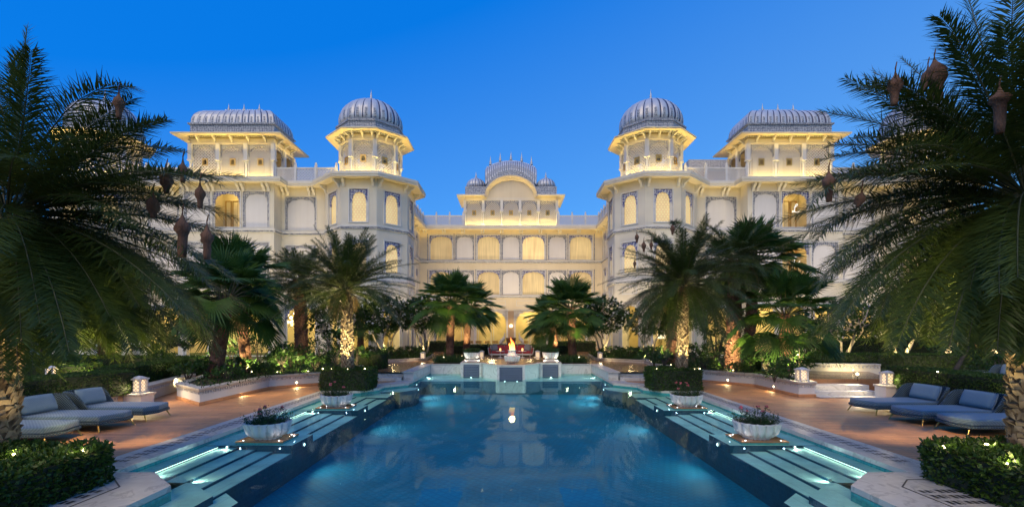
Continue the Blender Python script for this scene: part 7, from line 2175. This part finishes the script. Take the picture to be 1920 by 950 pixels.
# ---------------------------------------------------------------- peacock statues and urn
def peacock(label, x, y, s):
    t = thing('peacock_statue', label, 'statue', (x, y, 0.31), 'peacock statues')
    z = 0.31
    mb = MB(); mb.lathe([(0.26, 0), (0.26, 0.06), (0.2, 0.08), (0.18, 0.42), (0.22, 0.46), (0.22, 0.5)], 16, (x, y, z)); mb.build('pedestal', MAT['marble'], t)
    mb = MB(); b = Vector((x, y, z + 0.5))
    mb.tube([b + Vector((s * 0.42, 0.05, -0.38)), b + Vector((s * 0.34, 0.03, 0.0)), b + Vector((s * 0.16, 0, 0.30)), b + Vector((0.0, 0, 0.46)), b + Vector((-s * 0.08, 0, 0.62)), b + Vector((-s * 0.06, 0, 0.80)), b + Vector((-s * 0.10, 0, 0.90)), b + Vector((-s * 0.20, 0, 0.88))],
            [0.10, 0.16, 0.19, 0.17, 0.10, 0.06, 0.06, 0.012], 12)
    mb.build('body', MAT['carved'], t, smooth=True)
    mb = MB()
    for k in range(5): mb.tube([b + Vector((-s * 0.09, 0, 0.93)), b + Vector((-s * 0.09 + 0.03 * (k - 2), 0, 1.05))], [0.006, 0.014], 5)
    mb.build('crest', MAT['marble'], t)
peacock('carved white peacock statue left of the brown stone panel', -0.72, 48.3, -1)
peacock('carved white peacock statue right of the brown stone panel', 0.92, 48.3, 1)
ur = thing('stone_urn', 'dark tapered urn between the two peacock statues', 'urn', (0, 48.6, 0.31))
mb = MB(); mb.lathe([(0.30, 0), (0.34, 0.1), (0.42, 0.55), (0.52, 0.98), (0.54, 1.05), (0.46, 1.05), (0.42, 0.98)], 20, (0, 48.6, 0.31)); mb.build('vessel', MAT['dark_wood'], ur, smooth=True)

# ---------------------------------------------------------------- interior pieces seen through the ground floor arches
fl_ = thing('floor_lamp', 'floor lamp with white shade inside the right tower arch', 'floor lamp', (X(1240, 36.5), 36.5, 0.31))
x, y = X(1240, 36.5), 36.5
mb = MB(); mb.lathe([(0.18, 0), (0.17, 0.03), (0.02, 0.05), (0.02, 1.25)], 12, (x, y, 0.31)); mb.build('stand', MAT['gold'], fl_)
mb = MB(); mb.lathe([(0.34, 1.2), (0.24, 1.65)], 20, (x, y, 0.31), close=False); mb.build('lamp_shade', emit('white_lamp_shade', (1, 0.86, 0.58), 1.8, (0.8, 0.75, 0.65)), fl_)
cd = thing('chandelier', 'globe chandelier glowing inside the left wing arch', 'chandelier', (X(547, 37.3), 37.3, 4.6))
x, y = X(549, 37.3), 37.3; rng = np.random.default_rng(8)
mb = MB(); mb.tube([(x, y, 4.7), (x, y, 3.6)], 0.015, 6); mb.build('stem', MAT['gold'], cd)
for k in range(9):
    mb = MB(); p = Vector((x, y, 3.0)) + Vector((rng.uniform(-0.5, 0.5), rng.uniform(-0.3, 0.3), rng.uniform(-0.55, 0.55)))
    mb.sphere(p, 0.12, 10, 7); mb.build('globe', emit('glass_globe_glow', (1, 0.84, 0.55), 3.0) if k == 0 else bpy.data.materials['glass_globe_glow'], cd, smooth=True)

# ---------------------------------------------------------------- uplights
def uplight(label, p, aim, power, spot=60, color=WARM, group='garden uplights', r=0.045, glow=True):
    p = Vector(p) - Vector((0, 0, 0.045))
    t = thing('garden_uplight', label, 'uplight', p, group)
    d = (Vector(aim) - p).normalized(); M = Matrix.Translation(p) @ d.to_track_quat('Z', 'Y').to_matrix().to_4x4()
    mb = MB(); mb.lathe([(r * 0.4, -0.04), (r * 0.7, -0.02), (r * 0.95, 0.0), (r * 0.93, 0.012)], 12, mat=M); mb.build('housing', MAT['black_metal'], t)
    mb = MB(); mb.lathe([(r * 0.9, -0.012), (r * 1.0, 0.013), (r * 0.9, r * 0.5), (r * 0.6, r * 0.9), (0, r * 1.1)], 12, mat=M, close=False); mb.build('lens', MAT['lamp_glow'], t)
    lamp('POINT', p + Vector((0, -0.06, 0.07)), 2.4, (1, 0.80, 0.40), t, size=r, name='lens_glow') if r == 0.027 else None
    mb = MB(); mb.tube([p + Vector((0, 0, -0.22)), p + Vector((0, 0, -0.08))], 0.012, 5); mb.build('spike', MAT['black_metal'], t)
    lamp('SPOT', p + d * (r * 1.1 + 0.02), power, color, t, aim=p + d * 2, spot=spot, blend=0.7, size=0.03, name='uplight_beam')
    return t
# foreground hedges: lamps on the hedge tops lighting the palm crowns
uplight('bright lamp on the left hedge, farther from the palm trunk', Pn(155, 838, 6.62), (-6.2, 7.5, 3.0), 420, 100, (1, 0.76, 0.28), r=0.027)
uplight('bright lamp on the left hedge close to the palm trunk', Pn(28, 846, 6.4), (-7.3, 7.2, 2.2), 45, 80, (1, 0.74, 0.34), r=0.027)
uplight('bright lamp on the right hedge, farther from the palm trunk', Pn(1770, 832, 6.85), (6.2, 7.5, 3.1), 420, 100, (1, 0.76, 0.28), r=0.027)
uplight('bright lamp on the right hedge behind the first one', Pn(1850, 828, 6.85), (6.7, 7.6, 2.8), 80, 80, (1, 0.76, 0.34), r=0.027)
uplight('bright lamp on the right hedge in front of the rough trunk', Pn(1889, 864, 5.95), (7.3, 6.95, 1.6), 22, 70, (1, 0.74, 0.34), r=0.027)
uplight('added lamp by the left hedge behind the daybeds, brightening the palm fronds', (-10.9, 9.0, 1.12), (-8.6, 7.4, 3.2), 330, 100, (1, 0.76, 0.28), r=0.027)
uplight('added lamp by the right hedge behind the daybeds, brightening the palm fronds', (11.3, 9.0, 1.12), (8.6, 7.4, 3.4), 330, 100, (1, 0.76, 0.28), r=0.027)  # this pair is added out of view to brighten the lower fronds
UL = [('lamp at the foot of the slender left palm', (-5.85, 17.3, 0.82), (-6.0, 17.7, 2.8), 237, 50),
      ('lamp beside the slender left palm on the hedge', (-6.45, 17.4, 0.82), (-6.1, 17.8, 3.4), 184, 60),
      ('lamp at the left foot of the lit scaly trunk', (5.85, 17.35, 0.82), (6.3, 17.8, 2.6), 201, 50),
      ('lamp at the right foot of the lit scaly trunk', (6.6, 17.35, 0.82), (6.3, 17.75, 2.6), 144, 50),
      ('lamp in the left bed near the large leaved shrub', (X(578, 19.2), 19.2, 0.58), (X(560, 21.5), 21.5, 1.8), 426, 90),
      ('lamp at the right end of the left bed', (X(664, 20.6), 20.6, 0.6), (X(655, 23), 23, 2.2), 426, 90),
      ('lamp low in the left bed by the dark red trunk', (X(472, 18.7), 18.7, 0.6), (X(455, 20.5), 20.5, 2.6), 712, 80),
      ('lamp in the left bed under the leaning fan palm', (X(420, 18.4), 18.4, 0.6), (X(420, 20.5), 20.5, 2.4), 1282, 85),
      ('lamp in the left bed lighting the green shrubs', (X(520, 18.6), 18.6, 0.6), (X(530, 20.5), 20.5, 1.6), 426, 90),
      ('twin lamp at the front of the right bed, left one', (X(1364, 19.6), 19.6, 0.60), (X(1374, 21), 21, 3.0), 712, 70),
      ('twin lamp at the front of the right bed, right one', (X(1375, 19.4), 19.4, 0.60), (X(1345, 23), 23, 2.0), 475, 80),
      ('lamp in the right bed lighting the palm behind', (X(1258, 22.4), 22.4, 0.6), (X(1250, 24.5), 24.5, 2.4), 807, 70),
      ('lamp among the wide leaved shrubs of the right bed', (X(1447, 17.6), 17.6, 0.60), (X(1440, 19.3), 19.3, 1.8), 475, 90),
      ('lamp behind the right bed lantern', (X(1490, 18.0), 18.0, 0.6), (X(1475, 19.5), 19.5, 2.5), 522, 80),
      ('lamp under the left fan palm by the planter wall', (X(832, 25.9), 25.9, 0.75), (X(848, 28), 28, 3.9), 957, 60),
      ('lamp under the second left fan palm', (X(866, 31.8), 31.8, 0.5), (X(880, 33), 33, 3.4), 864, 65),
      ('lamp under the right fan palm by the planter wall', (X(1086, 25.9), 25.9, 0.75), (X(1070, 28), 28, 3.5), 957, 60),
      ('lamp under the short fan palm right of the sofa', (X(1050, 31.8), 31.8, 0.5), (X(1038, 33), 33, 2.6), 864, 65),
      ('lamp under the flowering tree below the left tower', (X(720, 28.6), 28.6, 0.6), (X(722, 30.2), 30.2, 3.0), 278, 80),
      ('lamp under the flowering tree near the left path', (X(790, 30.6), 30.6, 0.6), (X(796, 32), 32, 3.0), 278, 80),
      ('lamp under the flowering tree near the right path', (X(1138, 30.2), 30.2, 0.6), (X(1132, 31.6), 31.6, 3.0), 278, 80),
      ('lamp under the bare stemmed tree by the right tower', (X(1208, 28.0), 28.0, 0.6), (X(1218, 29.5), 29.5, 2.6), 303, 80),
      ('lamp at the pale trunks on the right terrace', (X(1570, 22.4), 22.4, 0.75), (X(1578, 23.4), 23.4, 2.6), 343, 80),
      ('lamp at the lit small tree before the tall hedge', (X(1698, 21.8), 21.8, 0.75), (X(1690, 22.8), 22.8, 2.6), 343, 80),
      ('lamp beside the dark leaning tree', (X(1758, 13.6), 13.6, 1.05), (X(1772, 14.4), 14.4, 2.6), 54, 70),
      ('lamp behind the left daybed hedge', (X(150, 15.5), 15.5, 0.7), (X(190, 20), 20, 3.0), 422, 80),
      ('lamp beyond the second left hedge', (X(300, 20.4), 20.4, 0.7), (X(300, 22), 22, 1.8), 290, 90),
      ('lamp at the far right palm trunk', (X(1832, 22.8), 22.8, 0.6), (X(1840, 24), 24, 3.0), 343, 70)]
for lab, p, aim, pw, sp in UL: uplight(lab, p, aim, pw, sp, (1, 0.80, 0.36), r=0.02 if p[1] < 24 else 0.03)

# recessed lamps in the left planter wall and deck
def wall_light(label, p, n, power=7):
    p = Vector(p); n = Vector(n).normalized()
    t = thing('recessed_lamp', label, 'wall light', p, 'recessed lamps in the planter walls')
    M = Matrix.Translation(p) @ n.to_track_quat('Z', 'Y').to_matrix().to_4x4()
    mb = MB(); mb.lathe([(0.05, -0.02), (0.05, 0.008), (0.036, 0.010)], 12, mat=M); mb.build('bezel', MAT['gold'], t)
    mb = MB(); mb.lathe([(0.034, 0.011), (0.02, 0.015), (0, 0.016)], 12, mat=M, close=False); mb.build('lens', MAT['lamp_glow'], t)
    lamp('SPOT', p + n * 0.05, power, WARM, t, aim=p + n + Vector((0, 0, -0.6)), spot=150, blend=1, size=0.03, name='recessed_beam')
wall_light('recessed lamp low in the left planter wall, nearer', (-8.96, 16.0, 0.17), (1, 0, 0), 16)
wall_light('recessed lamp low in the left planter wall, farther', (-8.20, 18.50, 0.17), (0.7, -0.72, 0), 16)
wall_light('recessed lamp low in the right planter wall, farther', (8.70, 19.4, 0.17), (-0.78, -0.62, 0), 12)
wall_light('recessed lamp low in the right planter wall, nearer', (9.35, 17.2, 0.17), (-1, 0, 0), 12)
for lab, p, aim, pw in (('step lamp at the left garden steps', (-8.1, 20.9, 0.55), (-6.3, 20.8, 0), 35), ('step lamp at the right garden steps', (8.1, 20.9, 0.55), (6.3, 20.8, 0), 35), ('step lamp at the right terrace steps', (12.0, 16.75, 0.7), (11.0, 16.0, 0.1), 60)):
    uplight(lab, p, aim, pw, 110, (1, 0.82, 0.5), 'step lamps')

for lab, p, aim, pw in (('added lamp on the front left corner of the left mid hedge', (-6.7, 17.22, 0.84), (-6.1, 17.8, 3.9), 420), ('added lamp on the front right corner of the left mid hedge', (-5.2, 17.22, 0.84), (-6.0, 17.8, 3.9), 420),
                        ('added lamp on the front left corner of the right mid hedge', (5.2, 17.22, 0.84), (6.1, 17.6, 3.6), 220), ('added lamp on the front right corner of the right mid hedge', (6.72, 17.22, 0.84), (6.5, 17.6, 3.6), 220)):
    uplight(lab, p, aim, pw, 75, (1, 0.80, 0.34), r=0.02)  # extra lamps added to lift the dark mid palm crowns
for lab, p, aim, pw in (('added floor light at the foot of the left daybed hedge, by the palm', (-11.1, 8.2, 0.16), (-11.8, 8.3, 0.8), 26), ('added floor light at the foot of the left daybed hedge, behind the middle bed', (-11.1, 10.2, 0.16), (-11.8, 10.2, 0.8), 26), ('added floor light at the foot of the left daybed hedge, near the lantern', (-10.9, 12.6, 0.16), (-11.6, 12.8, 0.8), 26),
                        ('added floor light at the foot of the right daybed hedge, by the palm', (11.4, 9.0, 0.16), (12.1, 9.1, 0.8), 26), ('added floor light at the foot of the right daybed hedge, behind the middle bed', (11.55, 11.4, 0.16), (12.2, 11.4, 0.8), 26), ('added floor light at the foot of the right daybed hedge, near the steps', (11.75, 13.9, 0.16), (12.4, 14.1, 0.8), 26),
                        ('added floor light on the right terrace under the kerb hedge, nearer', (13.6, 19.2, 0.62), (13.8, 20.6, 1.0), 60), ('added floor light on the right terrace under the kerb hedge, farther', (17.0, 18.8, 0.48), (17.2, 20.2, 1.0), 60), ('added floor light before the second left hedge', (-11.6, 17.0, 0.4), (-12.6, 17.4, 0.8), 40)):
    uplight(lab, p, aim, pw, 130, (1, 0.82, 0.44), 'added floor lights under the hedges', r=0.025)  # no lamps known here; added to brighten the dark hedges
# warm dappled light on the decks: lamps strapped up in the palm crowns
for lab, p, aim, pw in (('lamp strapped in the left foreground palm crown', (-7.0, 7.4, 3.2), (-8.2, 12.5, 0), 1050), ('lamp strapped in the right foreground palm crown', (7.2, 7.3, 3.4), (8.8, 13.5, 0), 900),
                        ('added lamp in the left palm crown, brightening the daybed hedge', (-7.6, 7.5, 3.3), (-11.8, 11.0, 0.8), 420), ('added lamp in the right palm crown, brightening the daybed hedge', (7.6, 7.4, 3.5), (12.3, 11.5, 0.8), 420), ('added lamp in the left palm crown, brightening the box hedge', (-7.0, 6.6, 3.2), (-6.9, 5.6, 0.6), 60), ('added lamp in the right palm crown, brightening the box hedge', (7.0, 6.5, 3.4), (7.2, 5.6, 0.6), 60),  # the hedge-facing lamps are added only to brighten the hedges
                        ('lamp strapped in the slender left palm crown', (-6.2, 17.7, 3.3), (-7.6, 15.0, 0), 330), ('lamp strapped in the right mid palm crown', (6.4, 17.7, 3.4), (8.2, 15.6, 0), 330)):
    uplight(lab, p, aim, pw, 75, (1, 0.74, 0.38), 'lamps strapped in palms')
